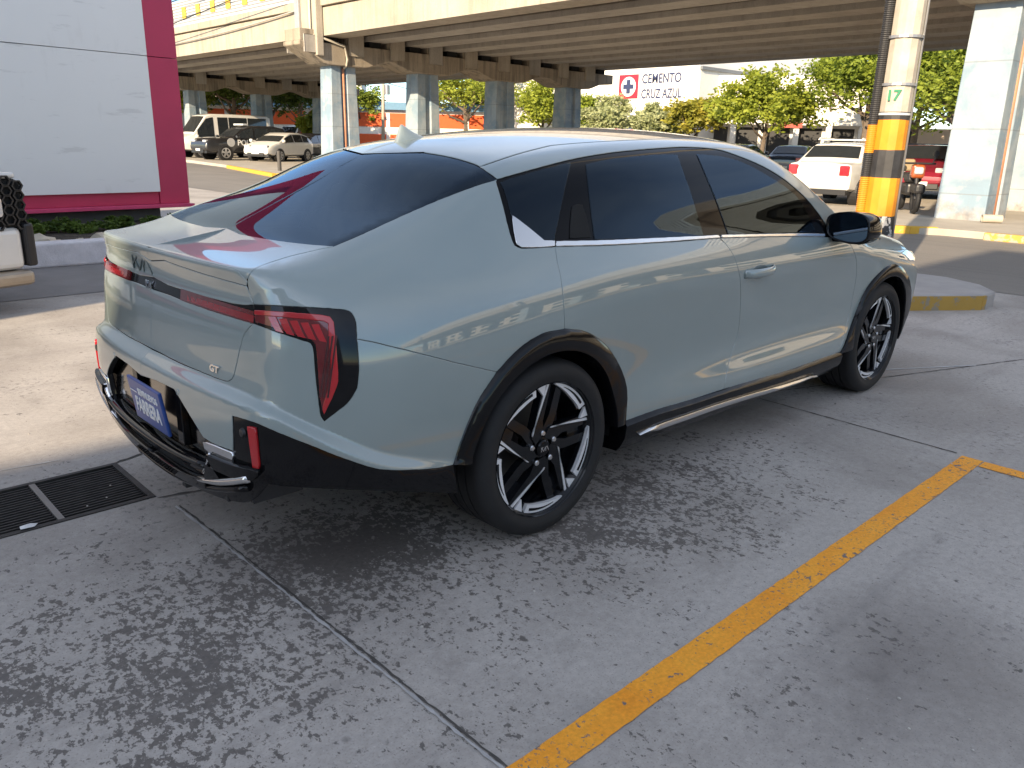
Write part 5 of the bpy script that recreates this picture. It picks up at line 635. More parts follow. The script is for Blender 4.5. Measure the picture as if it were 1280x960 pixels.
def mirror_tree(o,parent):
    c=o.copy(); c.data=o.data.copy(); c.data.transform(Matrix.Diagonal((1,-1,1,1))); c.data.flip_normals(); COL.objects.link(c); c.parent=parent
    for ch in [q for q in bpy.data.objects if q.parent==o and q!=c]: mirror_tree(ch,c)
    return c
for ax,rot in ((0,2),(2.72,-4)):
    w0=wheel(ax,rot); mirror_tree(w0,car)
# ---- rear details
BLUEP=M('blue_plate',(.028,.070,.27),.35,var=.1)
PWHITE=M('plate_white',(.8,.8,.8),.5,var=.03)
# plate recess: dark pocket behind the opening
m=MB(); m.box((-.990,-.50,.36),(-.80,.50,.60)); m.build('plate_recess',M('smoked_chrome',(.20,.185,.165),.10,1.0,var=.1),car)
for y_ in (-.255,.115): m=MB(); m.box((-1.012,y_,.40),(-.9895,y_+.045,.585),.003); m.build('plate_frame',GLOSS,car)
pl=MB(); pl.box((-.006,-.140,-.076),(.006,.140,.076),.004,rot=Euler((0,math.radians(-8),0)).to_matrix(),loc=(-1.046,-.072,.500)); plate=pl.build('licence_plate',BLUEP,car)
PM=basis((-1.0530,-.072,.500),(0,-1,0),(-.14,0,1))
text_mesh('plate_text','FARRERA',.074,PWHITE,plate,PM@Matrix.Translation((0,-.018,0)),.0008,shear=.25,sx=.70,bold=.0022)
text_mesh('plate_text','SEMINUEVOS',.033,PWHITE,plate,PM@Matrix.Translation((.028,.036,0)),.0008,shear=.0,sx=.86,bold=.0008)
m=MB(); m.box((-.125,.028,0),(-.068,.032,.001)); q=m.build('plate_text',PWHITE,plate); q.data.transform(PM)
# black lower lip and diffuser fins
def sweep(name,pts,rx,rz,mat,parent,n=10):
    m=MB(); pts=[Vector(p) for p in pts]; R=[]
    for i,p in enumerate(pts):
        d=((pts[min(i+1,len(pts)-1)]-pts[max(i-1,0)])).normalized(); x=Vector((0,0,1)).cross(d).normalized(); z=d.cross(x)
        R.append([m.bm.verts.new(p+x*rx*math.cos(2*PI*k/n)+z*rz*math.sin(2*PI*k/n)) for k in range(n)])
    for a,b in zip(R,R[1:]):
        for k in range(n): m.bm.faces.new((a[k],a[(k+1)%n],b[(k+1)%n],b[k]))
    m.bm.faces.new(R[0][::-1]); m.bm.faces.new(R[-1]); return m.build(name,mat,parent,smooth=True)
def rearpt(y,z,off=0):
    h_=hit(np.array([[-2.,y,z]]),np.array([[1.,0,0]]),0,2.5)[0]; return (h_[0]-off,y,z)
ys=np.linspace(-.62,.62,25)
ledge=sweep('recess_ledge',[rearpt(y,.372+.03*(abs(y)/.5)**3,-.012) for y in np.linspace(-.44,.44,15)],.03,.012,GLOSS,car)
for s in (1,-1): sweep('ledge_trim',[rearpt(s*y,z,.0) for y,z in ((.40,.36),(.425,.385),(.45,.415),(.468,.44))],.012,.009,CHROMEB,car,8)
sweep('lower_lip',[rearpt(y,.268+.105*(abs(y)/.62)**2.2,.000) for y in ys],.018,.013,GLOSS,car)
_ysc=np.linspace(-.65,.65,61)
def sweepv(name,pts,rs,mat,parent,n=10):
    m=MB(); m.tube(pts,rs,n); return m.build(name,mat,parent,smooth=True)
sweepv('chrome_strip',[rearpt(y,.292+.118*(abs(y)/.64)**2.2,.010) for y in _ysc],[.0045+.009*min(1,max(0,(abs(y)-.25)/.25)) for y in _ysc],CHROME,car,12)
for y in (-.60,-.47,.47,.60,-.2,.2):
    m=MB(); x=rearpt(y,.27)[0]; m.box((x-.002,y-.016,.232+.085*(abs(y)/.62)**2.2),(x+.16,y+.016,.275+.10*(abs(y)/.62)**2.2),.004); m.build('diffuser_fin',MATTE,car)
for y in (-.285,.285,): 
    x,_,z=rearpt(y,.592); m=MB(); m.lathe([(x-.0015,0),(x-.0012,.010),(x+.004,.0115)],'x',(0,y,z),20); m.build('parking_sensor',PAINT,car)
for y in (-.625,.625):
    x,_,z=rearpt(y,.545); m=MB(); m.lathe([(x-.003,0),(x-.002,.012),(x+.006,.015)],'x',(0,y,z),20); m.build('parking_sensor',MATTE,car)
# deck logo, K4-style badge, line badge
def strokes(name,segs,o,x,y,sz,wd,mat,parent,th=.0025):
    Mx=basis(o,x,y); m=MB()
    for p,q in segs:
        p=Vector((p[0]*sz[0],p[1]*sz[1]));q=Vector((q[0]*sz[0],q[1]*sz[1]));d=(q-p).normalized();nn=Vector((-d.y,d.x))*wd/2
        m.prism([p+nn,p-nn,q-nn,q+nn],lambda u,v:Mx@Vector((u,v,th)),lambda u,v:Mx@Vector((u,v,-.004)))
    return m.build(name,mat,parent)
LOGO=[((0,0),(0,1)),((0,.35),(.26,1)),((.13,.6),(.32,0)),((.32,0),(.56,1)),((.56,1),(.56,0)),((.56,.45),(.74,1)),((.74,1),(1,0))]
x,_,_=rearpt(.09,.935)
LOGO_SHADE=M('shaded_logo_paint',(.10,.125,.122),.3,.3)  # body colour darkened to give the pressed-in logo its shading
strokes('logo',LOGO,(x,.175,.912),(0,-1,0),(-.02,0,1),(.17,.046),.006,LOGO_SHADE,tf)
x=rearpt(.03,.872)[0]; text_mesh('model_badge','K4',.042,CHROMEB,bar,basis((x-.001,.03,.873),(0,-1,0),(0,0,1)),.002,bold=.001)
x=rearpt(-.432,.69)[0]; text_mesh('trim_badge','GT',.030,CHROMEB,tl,basis((x-.001,-.437,.69),(.07,-1,0),(0,0,1)),.002,bold=.001,sx=1.3,shear=.2)
# ---- shark fin
m=MB(); secs=[(.215,.004,.002),(.195,.010,.006),(.17,.015,.013),(.145,.018,.022),(.12,.020,.033),(.10,.021,.043),(.08,.021,.055),(.065,.020,.065),(.052,.018,.075),(.042,.016,.081),(.034,.014,.082),(.028,.014,.074),(.020,.015,.052),(.010,.017,.026),(.0,.020,.002)]
R=[]
for x,hw,h in secs:
    z0=1.322+.155*x/1.0; R.append([m.bm.verts.new((x,y,z0-.02+(h+.02)*t)) for y,t in ((-hw*1.5,0),(-hw,.5),(-hw*.45,.92),(0,1),(hw*.45,.92),(hw,.5),(hw*1.5,0))])
for a,b in zip(R,R[1:]):
    for k in range(6): m.bm.faces.new((a[k],a[k+1],b[k+1],b[k]))
m.bm.faces.new(R[-1]); fin=m.build('antenna_fin',PAINT,car,ang=50)
# ---- door handles (front) and mirrors
for s in (1,-1):
    P=np.array([[1.17+.24*t,-1.2,.835+.006*t] for t in np.linspace(0,1,9)]); H=hit(P,np.tile([0,1.,0],(9,1)),0,.6)
    pts=[(h[0],s*(h[1]-b*.032),h[2]) for h,b in zip(H,(-.1,.5,.85,1,1,1,.85,.5,-.1))]
    hd=sweep('door_handle',[Vector(p) for p in pts],.010,.019,PAINT,fdoor[0 if s==1 else 1],12)
    m=MB(); c=H[4]; m.lathe([(c[1]*s-.001*s,0),(c[1]*s-.001*s,.05),(c[1]*s+.01*s,.055)],'y',(c[0],0,c[2]-.004),28)
    for v in m.bm.verts: v.co.x=c[0]+(v.co.x-c[0])*1.35; v.co.z=c[2]+(v.co.z-c[2])*.62
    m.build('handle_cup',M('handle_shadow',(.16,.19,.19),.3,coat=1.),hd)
    # mirror
    # rounded mirror housing lofted along x, open towards the rear with the glass set in
    mc=Vector((2.03,-.985,1.0)); RZ=Matrix.Rotation(math.radians(-6),3,'Z')
    def msec(x,sc,n=28):
        out=[]
        for k in range(n):
            a=2*PI*k/n; ca,sa=math.cos(a),math.sin(a); e=.55
            y=math.copysign(abs(ca)**e,ca)*.112; z=math.copysign(abs(sa)**e,sa)*.074
            z*=1-.20*(y/.12) if y>0 else 1-.10*(y/.12)**2      # lower towards the car body
            y+=.10*z
            v=RZ@Vector((x,y*sc,z*sc)); out.append(Vector((mc.x+v.x,s*(mc.y+v.y),mc.z+v.z)))
        return out
    m=MB(); R=[[m.bm.verts.new(p) for p in msec(x,sc)] for x,sc in ((-.086,.90),(-.094,.93),(-.096,.985),(-.085,1.0),(-.03,1.0),(.02,.95),(.06,.82),(.085,.60),(.094,.30))]
    for a_,b_ in zip(R,R[1:]):
        for k in range(28): m.bm.faces.new((a_[k],a_[(k+1)%28],b_[(k+1)%28],b_[k]))
    m.bm.faces.new(R[-1]); mi=m.build('door_mirror',GLOSS,car,smooth=True)
    m=MB(); m.bm.faces.new([m.bm.verts.new(p) for p in msec(-.087,.905)]); q=m.build('mirror_glass',M('mirror_glass',(.22,.28,.36),.02,1.,var=.02),mi)
    m=MB(); m.box((1.985,s*-.83,.935),(2.10,s*-.93,.965),.012); m.build('mirror_foot',GLOSS,mi)
    m=MB(); R=[[m.bm.verts.new(Vector((p.x,p.y,min(p.z,mc.z-.048)-.004))) for p in msec(x,sc*1.02)] for x,sc in ((-.07,1.0),(-.03,1.0),(.02,.95),(.06,.82),(.085,.60))]
    for a_,b_ in zip(R,R[1:]):
        for k in range(28): m.bm.faces.new((a_[k],a_[(k+1)%28],b_[(k+1)%28],b_[k]))
    m.build('mirror_skirt',PAINT,mi,smooth=True)
# ---- seats seen dimly through the glass
SEAT=M('dark_seat_fabric',(.035,.034,.034),.8,var=.2,scale=12)
for s in (1,-1):
    m=MB(); m.box((1.02,s*.37-.25,.42),(1.55,s*.37+.25,.60),.06,seg=3); m.box((.86,s*.37-.24,.55),(1.04,s*.37+.24,1.10),.07,seg=3); m.build('front_seat',SEAT,car,smooth=True)
    m=MB(); m.box((.83,s*.37-.13,1.12),(.95,s*.37+.13,1.30),.05,seg=3); m.build('headrest',SEAT,car,smooth=True)
    m=MB(); m.box((-.02,s*.37-.12,1.02),(.09,s*.37+.12,1.17),.05,seg=3); m.build('headrest',SEAT,car,smooth=True)
m=MB(); m.box((.12,-.62,.50),(.60,.62,.66),.06,seg=3); m.box((-.06,-.62,.60),(.14,.62,1.06),.07,seg=3); m.build('rear_seat',SEAT,car,smooth=True)
m=MB(); m.box((1.95,-.72,.60),(2.35,.72,.98),.08,seg=3); m.build('dashboard',DARK,car,smooth=True)
m=MB(); bmesh.ops.create_uvsphere(m.bm,u_segments=20,v_segments=4,radius=.001)
m.bm.clear(); m.lathe([(-.015,.175),(0,.19),(.015,.175),(0,.16)],'x',(0,0,0),28,closed=True); q=m.build('steering_wheel',DARK,car,smooth=True); q.location=(1.82,.37,.93); q.rotation_euler=(0,math.radians(-25),0)
m=MB(); m.box((-.72,-.60,.93),(-.08,.60,.97),.01); m.build('parcel_shelf',DARK,car)
# ---------------------------------------------------------------- setting: ground, road, kerbs
def ground_mat():
    t=NT('worn_concrete'); p=t.pos()
    base=t.ramp(t.noise(p,.55,6,.6),[(.3,(.40,.368,.335)),(.7,(.49,.455,.42))])
    fine=t.ramp(t.noise(p,38,6,.7),[(.25,.80),(.75,1.14)])
    base=t.mix(1,base,fine,'MULTIPLY')
    spk=t.ramp(t.noise(p,170,2,.5),[(.30,.72),(.42,1.0),(.66,1.0),(.74,1.28)])
    base=t.mix(1,base,spk,'MULTIPLY')
    # large damp discolouration
    big=t.ramp(t.noise(p,.9,5,.55,.6),[(.42,0.),(.62,1.)])
    base=t.mix(t.math('MULTIPLY',big,.40),base,(.16,.138,.12))
    big2=t.ramp(t.noise(p,4.5,5,.65),[(.56,0.),(.74,.35)]); base=t.mix(big2,base,(.20,.182,.165))
    # worn-off dark coating: ragged flakes inside a large patch mask
    sx=t.n('ShaderNodeSeparateXYZ'); t.l(p,sx.inputs[0])
    def blob(cx,cy,rx,ry):
        a=t.math('MULTIPLY',t.math('SUBTRACT',sx.outputs[0],cx),1/rx); b=t.math('MULTIPLY',t.math('SUBTRACT',sx.outputs[1],cy),1/ry)
        return t.math('SUBTRACT',1.,t.math('SQRT',t.math('ADD',t.math('MULTIPLY',a,a),t.math('MULTIPLY',b,b))),clamp=True)
    mask=t.math('MAXIMUM',t.math('MAXIMUM',t.math('MULTIPLY',blob(-1.25,-.75,1.35,1.05),.92),t.math('MULTIPLY',blob(.35,-.95,1.5,.75),1.0)),t.math('MAXIMUM',t.math('MULTIPLY',blob(-.3,-1.9,1.4,.7),.25),t.math('MULTIPLY',blob(-.6,-.55,1.0,.7),1.3)))
    mask=t.math('ADD',mask,t.math('MULTIPLY',t.math('SUBTRACT',t.noise(p,1.9,5,.62),.5),1.1))
    ps=t.pos((1.0,.72,1))
    w1=t.noise(ps,6,4,.6); w3=t.noise(ps,36,7,.68,.12); w4=t.noise(ps,90,4,.65,.1)
    f=t.math('ADD',t.math('ADD',t.math('MULTIPLY',w1,.20),t.math('MULTIPLY',w3,.52)),t.math('MULTIPLY',w4,.27))
    f=t.math('ADD',f,t.math('MULTIPLY',mask,.135))
    flake=t.ramp(f,[(.590,0.),(.602,1.)])
    dark=t.ramp(t.noise(p,60,3,.6),[(.3,(.075,.066,.060)),(.7,(.135,.12,.108))])
    col=t.mix(t.math('MULTIPLY',flake,.85),base,dark)
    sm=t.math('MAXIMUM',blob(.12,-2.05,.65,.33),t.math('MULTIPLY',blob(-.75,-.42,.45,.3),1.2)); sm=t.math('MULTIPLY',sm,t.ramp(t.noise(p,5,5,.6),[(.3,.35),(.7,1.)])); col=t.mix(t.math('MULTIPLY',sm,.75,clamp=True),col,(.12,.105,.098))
    # oil drips in the bay
    od=t.n('ShaderNodeTexVoronoi'); od.inputs['Scale'].default_value=3.3; od.inputs['Randomness'].default_value=1; t.l(p,od.inputs['Vector']); dd=t.math('ADD',od.outputs['Distance'],t.math('MULTIPLY',t.noise(p,30,3),.05)); col=t.mix(t.math('MULTIPLY',t.ramp(dd,[(.045,1.),(.075,0.)]),.45),col,(.06,.055,.052))
    # thin scatter elsewhere
    f3=t.math('ADD',t.math('MULTIPLY',w3,.8),t.math('MULTIPLY',t.noise(p,1.1,3,.5),.42))
    col=t.mix(t.math('MULTIPLY',t.ramp(f3,[(.70,0.),(.72,1.)]),.4),col,(.12,.112,.108))
    # tyre drag streaks along the parking direction
    st=t.noise(t.pos((.35,6,1)),1.2,5,.6); col=t.mix(t.ramp(st,[(.55,0.),(.75,.28)]),col,(.16,.15,.145))
    t.set(col=col,rough=t.math('SUBTRACT',.86,t.math('MULTIPLY',flake,.16)),spec=.35)
    h=t.math('ADD',t.math('MULTIPLY',t.noise(p,90,5,.7),.5),t.math('MULTIPLY',flake,-.35)); t.bump(h,.35,.004)
    return t.m
def sheet(name,poly,z,mat,**k):
    m=MB(); m.bm.faces.new([m.bm.verts.new((x,y,z)) for x,y in poly]); o=m.build(name,mat)
    if o.data.polygons[0].normal.z<0: o.data.flip_normals()
    return tag(o,**k)
def slab(name,poly,z0,z1,mat,bev=.015,**k):
    m=MB(); m.prism(poly,lambda u,v:(u,v,z0),lambda u,v:(u,v,z1)); return tag(m.build(name,mat,bevel=bev),**k)
GROUND=ground_mat()
# the lot carries a drain pit, so the sheet is cut round it
DX0,DX1,DY0,DY1=-1.56,-.93,.315,.765
m=MB(); xs=[-900,-6,DX0,DX1,6,900]; ysg=[-900,-6,DY0,DY1,8,1200]; vv={}
for i,x in enumerate(xs):
    for j,y in enumerate(ysg): vv[i,j]=m.bm.verts.new((x,y,0))
for i in range(5):
    for j in range(5):
        if (i,j)!=(2,2): m.bm.faces.new((vv[i,j],vv[i+1,j],vv[i+1,j+1],vv[i,j+1]))
g=tag(m.build('ground',GROUND),kind='structure')
if g.data.polygons[0].normal.z<0: g.data.flip_normals()
def asphalt():
    t=NT('pale_asphalt'); p=t.pos(); b=t.ramp(t.noise(p,.25,6,.6),[(.3,(.17,.155,.14)),(.7,(.235,.215,.19))])
    b=t.mix(1,b,t.ramp(t.noise(p,60,5,.7),[(.25,.78),(.75,1.16)]),'MULTIPLY'); s=t.noise(t.pos((4,.12,1)),1.0,5,.6); b=t.mix(t.ramp(s,[(.5,0.),(.75,.45)]),b,(.10,.095,.09))
    t.set(col=b,rough=.85); t.bump(t.noise(p,120,4,.7),.3,.004); return t.m
ASPH=asphalt()
sheet('road',[(7.3,-200),(13.4,-200),(13.4,21),(17,60),(17,300),(9.5,300),(7.0,17),(7.3,1)],.004,ASPH,kind='structure')
sheet('far_road',[(33.5,-200),(41,-200),(41,300),(33.5,300)],.004,ASPH,kind='structure')
DRV=M('driveway_concrete',(.20,.19,.185),.8,var=.18,scale=2.5,bump=.3,bscale=90,obj=False)
sheet('driveway',[(-20,4.55),(3.2,4.95),(3.6,5.4),(3.4,6.6),(-20,6.5)],.004,DRV,kind='structure')
PALE=M('pale_pavement',(.40,.36,.30),.85,var=.16,scale=1.2,bump=.3,bscale=70,obj=False)
slab('pavement',[(13.0,-200),(34,-200),(34,13),(12.6,13),(12.35,6),(12.45,3.3),(12.75,2.75),(13.0,2.3)],-.1,.12,PALE,kind='structure')
slab('median_pavement',[(12.2,24.3),(14.6,26.4),(34,27),(34,300),(17.5,300),(16.5,60),(15.6,40),(14.2,32.3)],-.1,.12,PALE,kind='structure')
def chipped(name,col,under,thr=.56):
    t=NT(name); p=t.pos(); f=t.ramp(t.noise(p,9,6,.65),[(thr,0.),(thr+.06,1.)]); b=t.mix(f,t.ramp(t.noise(p,3,4),[(.3,tuple(c*.85 for c in col)),(.7,col)]),under); t.set(col=b,rough=.65); t.bump(f,-.3,.006); return t.m
YEL=chipped('yellow_kerb_paint',(.62,.36,.035),(.30,.27,.22),.62)
WORN=chipped('faded_yellow_paint',(.50,.31,.06),(.34,.30,.24),.50)
def kerb(name,pts,label,z=.125,w=.16,mat=None,grp=None):
    m=MB()
    for a,b in zip(pts,pts[1:]):
        a=Vector((*a,0));b=Vector((*b,0));d=(b-a).normalized();nn=Vector((-d.y,d.x,0))*w
        m.prism([(0,0),(0,z),(1,z),(1,0)],lambda u,v:tuple(a+(b-a)*u+nn*0+Vector((0,0,v))),lambda u,v:tuple(a+(b-a)*u+nn+Vector((0,0,v))))
    return tag(m.build(name,mat or YEL,bevel=.012),label,'kerb')
kerb('kerb',[(12.996,1.6),(12.996,-14)][::-1],'low worn yellow kerb along the road in front of the pale blue pillar',z=.128,mat=WORN)
kerb('kerb',[(12.347,5.9),(12.446,3.28),(12.75,2.73),(12.99,2.36)][::-1],'bright yellow kerb behind the black and orange banded pole',z=.132,w=-.16)
kerb('kerb',[(14.19,32.3),(12.18,24.28)][::-1],'long yellow kerb in front of the white hatchback under the far bridge',z=.132)
kerb('kerb',[(12.18,24.28),(14.6,26.39)][::-1],'short yellow kerb face behind the dark bollard',z=.132)
# traffic island that carries the banded pole
isl=[(6.10,-.45),(6.42,-.46),(6.74,-.24),(6.98,.15),(6.98,.75),(6.5,1.6),(5.6,2.2),(4.7,2.0),(4.5,1.2),(5.0,.42),(5.53,-.05)]
slab('traffic_island',isl,-.1,.14,M('island_concrete',(.36,.34,.325),.85,var=.14,scale=4,bump=.3,obj=False),.025,kind='structure')
m=MB(); q=[(Vector((*a,0)),Vector((*b,0))) for a,b in zip([isl[8],isl[9],isl[10],isl[0]],[isl[9],isl[10],isl[0],(6.16,-.462)])]
for a,b in q:
    d=(b-a).normalized(); nn=Vector((d.y,-d.x,0))*.006; lo=.0; 
    m.prism([(0,lo),(0,.128),(1,.128),(1,lo)],lambda u,v:tuple(a+(b-a)*u+nn+Vector((0,0,v))),lambda u,v:tuple(a+(b-a)*u-nn*2+Vector((0,0,v))))
tag(m.build('kerb',chipped('worn_yellow_paint',(.45,.27,.05),(.26,.22,.16),.54)),'worn yellow kerb edge of the traffic island beside the sedan nose','kerb')
# painted parking line, joints, drain
def paint_line():
    t=NT('worn_orange_paint'); p=t.pos(); f=t.math('ADD',t.math('MULTIPLY',t.noise(p,34,5,.65,.3),.7),t.math('MULTIPLY',t.noise(p,3,3),.35)); k0=t.ramp(f,[(.605,0.),(.635,1.)]); f9=t.math('ADD',t.math('MULTIPLY',t.noise(p,75,6,.7,.2),.72),t.math('MULTIPLY',t.noise(p,1.3,3),.24)); k=t.math('MAXIMUM',k0,t.math('MULTIPLY',t.ramp(f9,[(.555,0.),(.585,1.)]),.8))
    c=t.ramp(t.noise(p,5,5,.6),[(.3,(.90,.325,.014)),(.7,(.98,.42,.03))]); c=t.mix(1,c,t.ramp(t.noise(p,90,4,.7),[(.3,.82),(.7,1.1)]),'MULTIPLY'); c=t.mix(k,c,(.16,.145,.135)); t.set(col=c,rough=.7); t.bump(t.noise(p,80,4,.7),.25,.003); return t.m
OR=paint_line()
def wavy(a,b,w,z,n=80,amp=.0016):
    a=Vector((*a,0));b=Vector((*b,0));d=(b-a).normalized();nn=Vector((-d.y,d.x,0)); L=[];R=[]
    for k in range(n+1):
        q=a+(b-a)*k/n; L.append(tuple(q+nn*(w/2+random.uniform(-amp,amp))+Vector((0,0,z)))); R.append(tuple(q-nn*(w/2+random.uniform(-amp,amp))+Vector((0,0,z))))
    V=L+R; return V,[(k,n+1+k,n+2+k,k+1) for k in range(n)]
V,Fc=wavy((-2.6,-1.675),(2.03,-1.675),.092,.003,160); a=mesh('parking_line',V,[f[::-1] for f in Fc],OR); tag(a,kind='structure')
V,Fc=wavy((1.985,-1.725),(1.985,-6.2),.085,.0031,120); a=mesh('parking_line',V,[f[::-1] for f in Fc],OR); tag(a,kind='structure')
for o in bpy.data.objects:
    if o.name.startswith('parking_line') and o.data.polygons[0].normal.z<0: o.data.flip_normals()
GROOVE=M('joint_dirt',(.075,.068,.062),.95,var=.35,scale=25,obj=False); RIDGE=M('joint_cement',(.42,.41,.40),.9,var=.25,scale=14,obj=False)
def joint(pts,w,mat,z,amp=.003):
    Vs=[];Fs=[]
    for a,b in zip(pts,pts[1:]):
        V,Fc=wavy(a,b,w,z,max(4,int((Vector(b)-Vector(a)).length*40)),amp); o=len(Vs); Vs+=V; Fs+=[tuple(i+o for i in f[::-1]) for f in Fc]
    o=mesh('slab_joint',Vs,Fs,mat); 
    if o.data.polygons[0].normal.z<0: o.data.flip_normals()
    tag(o,kind='structure')
joint([(-.905,.18),(-.895,-.6),(-.89,-1.62),(-.88,-3.2)],.008,RIDGE,.003,.003); joint([(-.893,.18),(-.883,-.6),(-.878,-1.62),(-.868,-3.2)],.007,GROOVE,.0025,.003)
joint([(-.93,.765),(-.80,.80),(-.72,.86),(-.55,.86),(.3,.9)],.014,GROOVE,.003,.006); joint([(-.93,.30),(-.7,.24),(-.5,.22)],.012,GROOVE,.003,.006)
joint([(2.1,-.2),(2.05,-1.6)],.008,GROOVE,.0025); joint([(2.05,-.45),(4.6,-1.35)],.008,GROOVE,.0025); joint([(3.3,-.75),(3.9,-1.1)],.014,M('chalk_mark',(.5,.5,.5),.9,obj=False),.003)
joint([(-3.2,1.2),(-1.1,.95)],.008,RIDGE,.0025,.003)
IRON=M('drain_iron',(.045,.042,.04),.6,.6,var=.4,scale=14,bump=.2,bscale=120)
dr=empty('storm_drain',((DX0+DX1)/2,(DY0+DY1)/2,0),label='black slotted iron storm drain grate set in the concrete',cat='drain')
ox,oy=dr.location.x,dr.location.y
def dbox(mm,x0,x1,y0,y1,z0,z1): mm.box((x0-ox,y0-oy,z0),(x1-ox,y1-oy,z1))
m=MB(); dbox(m,DX0,DX0+.022,DY0,DY1,-.03,.004); dbox(m,DX1-.022,DX1,DY0,DY1,-.03,.004); dbox(m,DX0+.022,DX1-.022,DY0,DY0+.022,-.03,.004); dbox(m,DX0+.022,DX1-.022,DY1-.022,DY1,-.03,.004); m.build('frame',IRON,dr)
m=MB(); dbox(m,-1.268,-1.246,DY0+.022,DY1-.022,-.022,.003); m.build('cross_bar',M('worn_steel',(.22,.21,.2),.5,.7),dr)
for k in range(17):
    y=DY0+.036+(DY1-DY0-.072)*k/16; m=MB(); dbox(m,DX0+.022,DX1-.022,y-.0045,y+.0045,-.03,-.003); m.build('slat',IRON,dr)
m=MB(); dbox(m,DX0,DX1,DY0,DY1,-.32,-.30)
for a in ((DX0-.01,DX0,DY0,DY1),(DX1,DX1+.01,DY0,DY1),(DX0,DX1,DY0-.01,DY0),(DX0,DX1,DY1,DY1+.01)): dbox(m,*a,-.32,-.001)
m.build('pit',DARK,dr)
def litter(loc,s,label):
    m=MB(); n=7; c=m.bm.verts.new((0,0,.012)); R=[m.bm.verts.new((s*random.uniform(.6,1.1)*math.cos(2*PI*k/n),s*.5*random.uniform(.6,1.2)*math.sin(2*PI*k/n),random.uniform(0,.012))) for k in range(n)]
    for k in range(n): m.bm.faces.new((c,R[k],R[(k+1)%n]))
    o=m.build('paper_scrap',M('crumpled_paper',(.75,.74,.73),.9)); o.location=loc; sd=o.modifiers.new('t','SOLIDIFY'); sd.thickness=.002; tag(o,label,'litter')
litter((-1.37,.338,.006),.035,'crumpled white paper scrap on the near edge of the drain grate'); litter((-1.5,.60,0),.025,'small torn paper scrap lying between the drain slats')
m=MB()
for k in range(320):
    x=random.uniform(-2.2,4.5); y=random.uniform(-3.0,1.6); r=random.choice([.0022,.003,.004,.0055]); q=bmesh.ops.create_icosphere(m.bm,subdivisions=1,radius=r)
    for v_ in q['verts']: v_.co.z*=.6; v_.co+=Vector((x,y,r*.4))
tag(m.build('grit',M('pale_grit',(.46,.43,.39),.9,var=.4,scale=3)),'fine pale grit scattered over the lot concrete','grit',kind='stuff')
# ---------------------------------------------------------------- planter, billboard
WK=M('white_kerb_paint',(.62,.60,.62),.8,var=.16,scale=9,bump=.5,bscale=60,obj=False)
m=MB(); m.box((-9,6.62,0),(3.6,6.86,.25),.02); tag(m.build('planter_kerb',WK),'rough white painted kerb wall along the planting bed','kerb')
def soilm():
    t=NT('planting_soil'); p=t.pos(); t.set(col=t.ramp(t.noise(p,14,6,.7),[(.35,(.02,.016,.013)),(.65,(.10,.08,.06))]),rough=.95); t.bump(t.noise(p,22,6,.7),.9,.05); return t.m
m=MB(); m.box((-9,6.861,0),(4.2,9.8,.17)); tag(m.build('planting_bed',soilm()),kind='structure')
RK=M('pale_rock',(.50,.44,.35),.9,var=.25,scale=8,bump=.6,bscale=18)
for i,(x,y,s) in enumerate([(.15,6.98,.10),(.38,7.0,.13),(1.0,7.02,.12),(1.22,6.98,.09),(.75,6.97,.07),(1.55,7.0,.1),(.55,7.05,.06),(2.0,7.05,.11)]):
    m=MB(); bmesh.ops.create_icosphere(m.bm,subdivisions=2,radius=s)
    for v in m.bm.verts:
        n=v.co.normalized(); v.co*=1+.25*math.sin(7*n.x+i*2)*math.cos(5*n.y+i)+.12*math.sin(11*n.z+i*3); v.co.z*=.62
    o=m.build('rock',RK,ang=50); o.location=(x,y,.18+s*.3)
    tag(o,['cream rock at the left end of the planting bed','largest cream rock in the planting bed by the sport utility bumper','pale flat rock midway along the planting bed','small pale rock close to the sedan tail','small stone between the larger bed rocks','pale rock hidden behind the sedan tail','pebble-sized stone at the foot of the largest rock','pale rock at the right end of the planting bed'][i],'rock',group='rocks in the planting bed')
# leaves
def leafmat(name,c1,c2,tr=.35):
    t=NT(name); oi=t.n('ShaderNodeObjectInfo'); p=t.pos(obj=True); f=t.noise(p,1.1,3,.6); f2=t.noise(p,14,2,.5)
    col=t.ramp(t.math('ADD',t.math('MULTIPLY',f,.6),t.math('MULTIPLY',f2,.4)),[(.34,c1),(.62,c2)])
    t.set(col=col,rough=.55,spec=.3)
    tn=t.n('ShaderNodeBsdfTranslucent'); t.l(col,tn.inputs[0]); mx=t.n('ShaderNodeMixShader'); mx.inputs[0].default_value=tr; t.l(t.b.outputs[0],mx.inputs[1]); t.l(tn.outputs[0],mx.inputs[2]); t.l(mx.outputs[0],t.out.inputs[0]); return t.m
BARK=M('tree_bark',(.13,.10,.075),.9,var=.3,scale=9,bump=.5,bscale=30)
LG=leafmat('yellow_green_leaves',(.11,.16,.02),(.38,.42,.05)); LM=leafmat('mid_green_leaves',(.09,.14,.018),(.30,.36,.045)); LD=leafmat('dark_green_leaves',(.03,.06,.012),(.12,.18,.03)); LP=leafmat('pale_flowering_leaves',(.14,.18,.05),(.52,.54,.30)); LO=leafmat('orange_tinged_leaves',(.13,.16,.022),(.42,.36,.05))
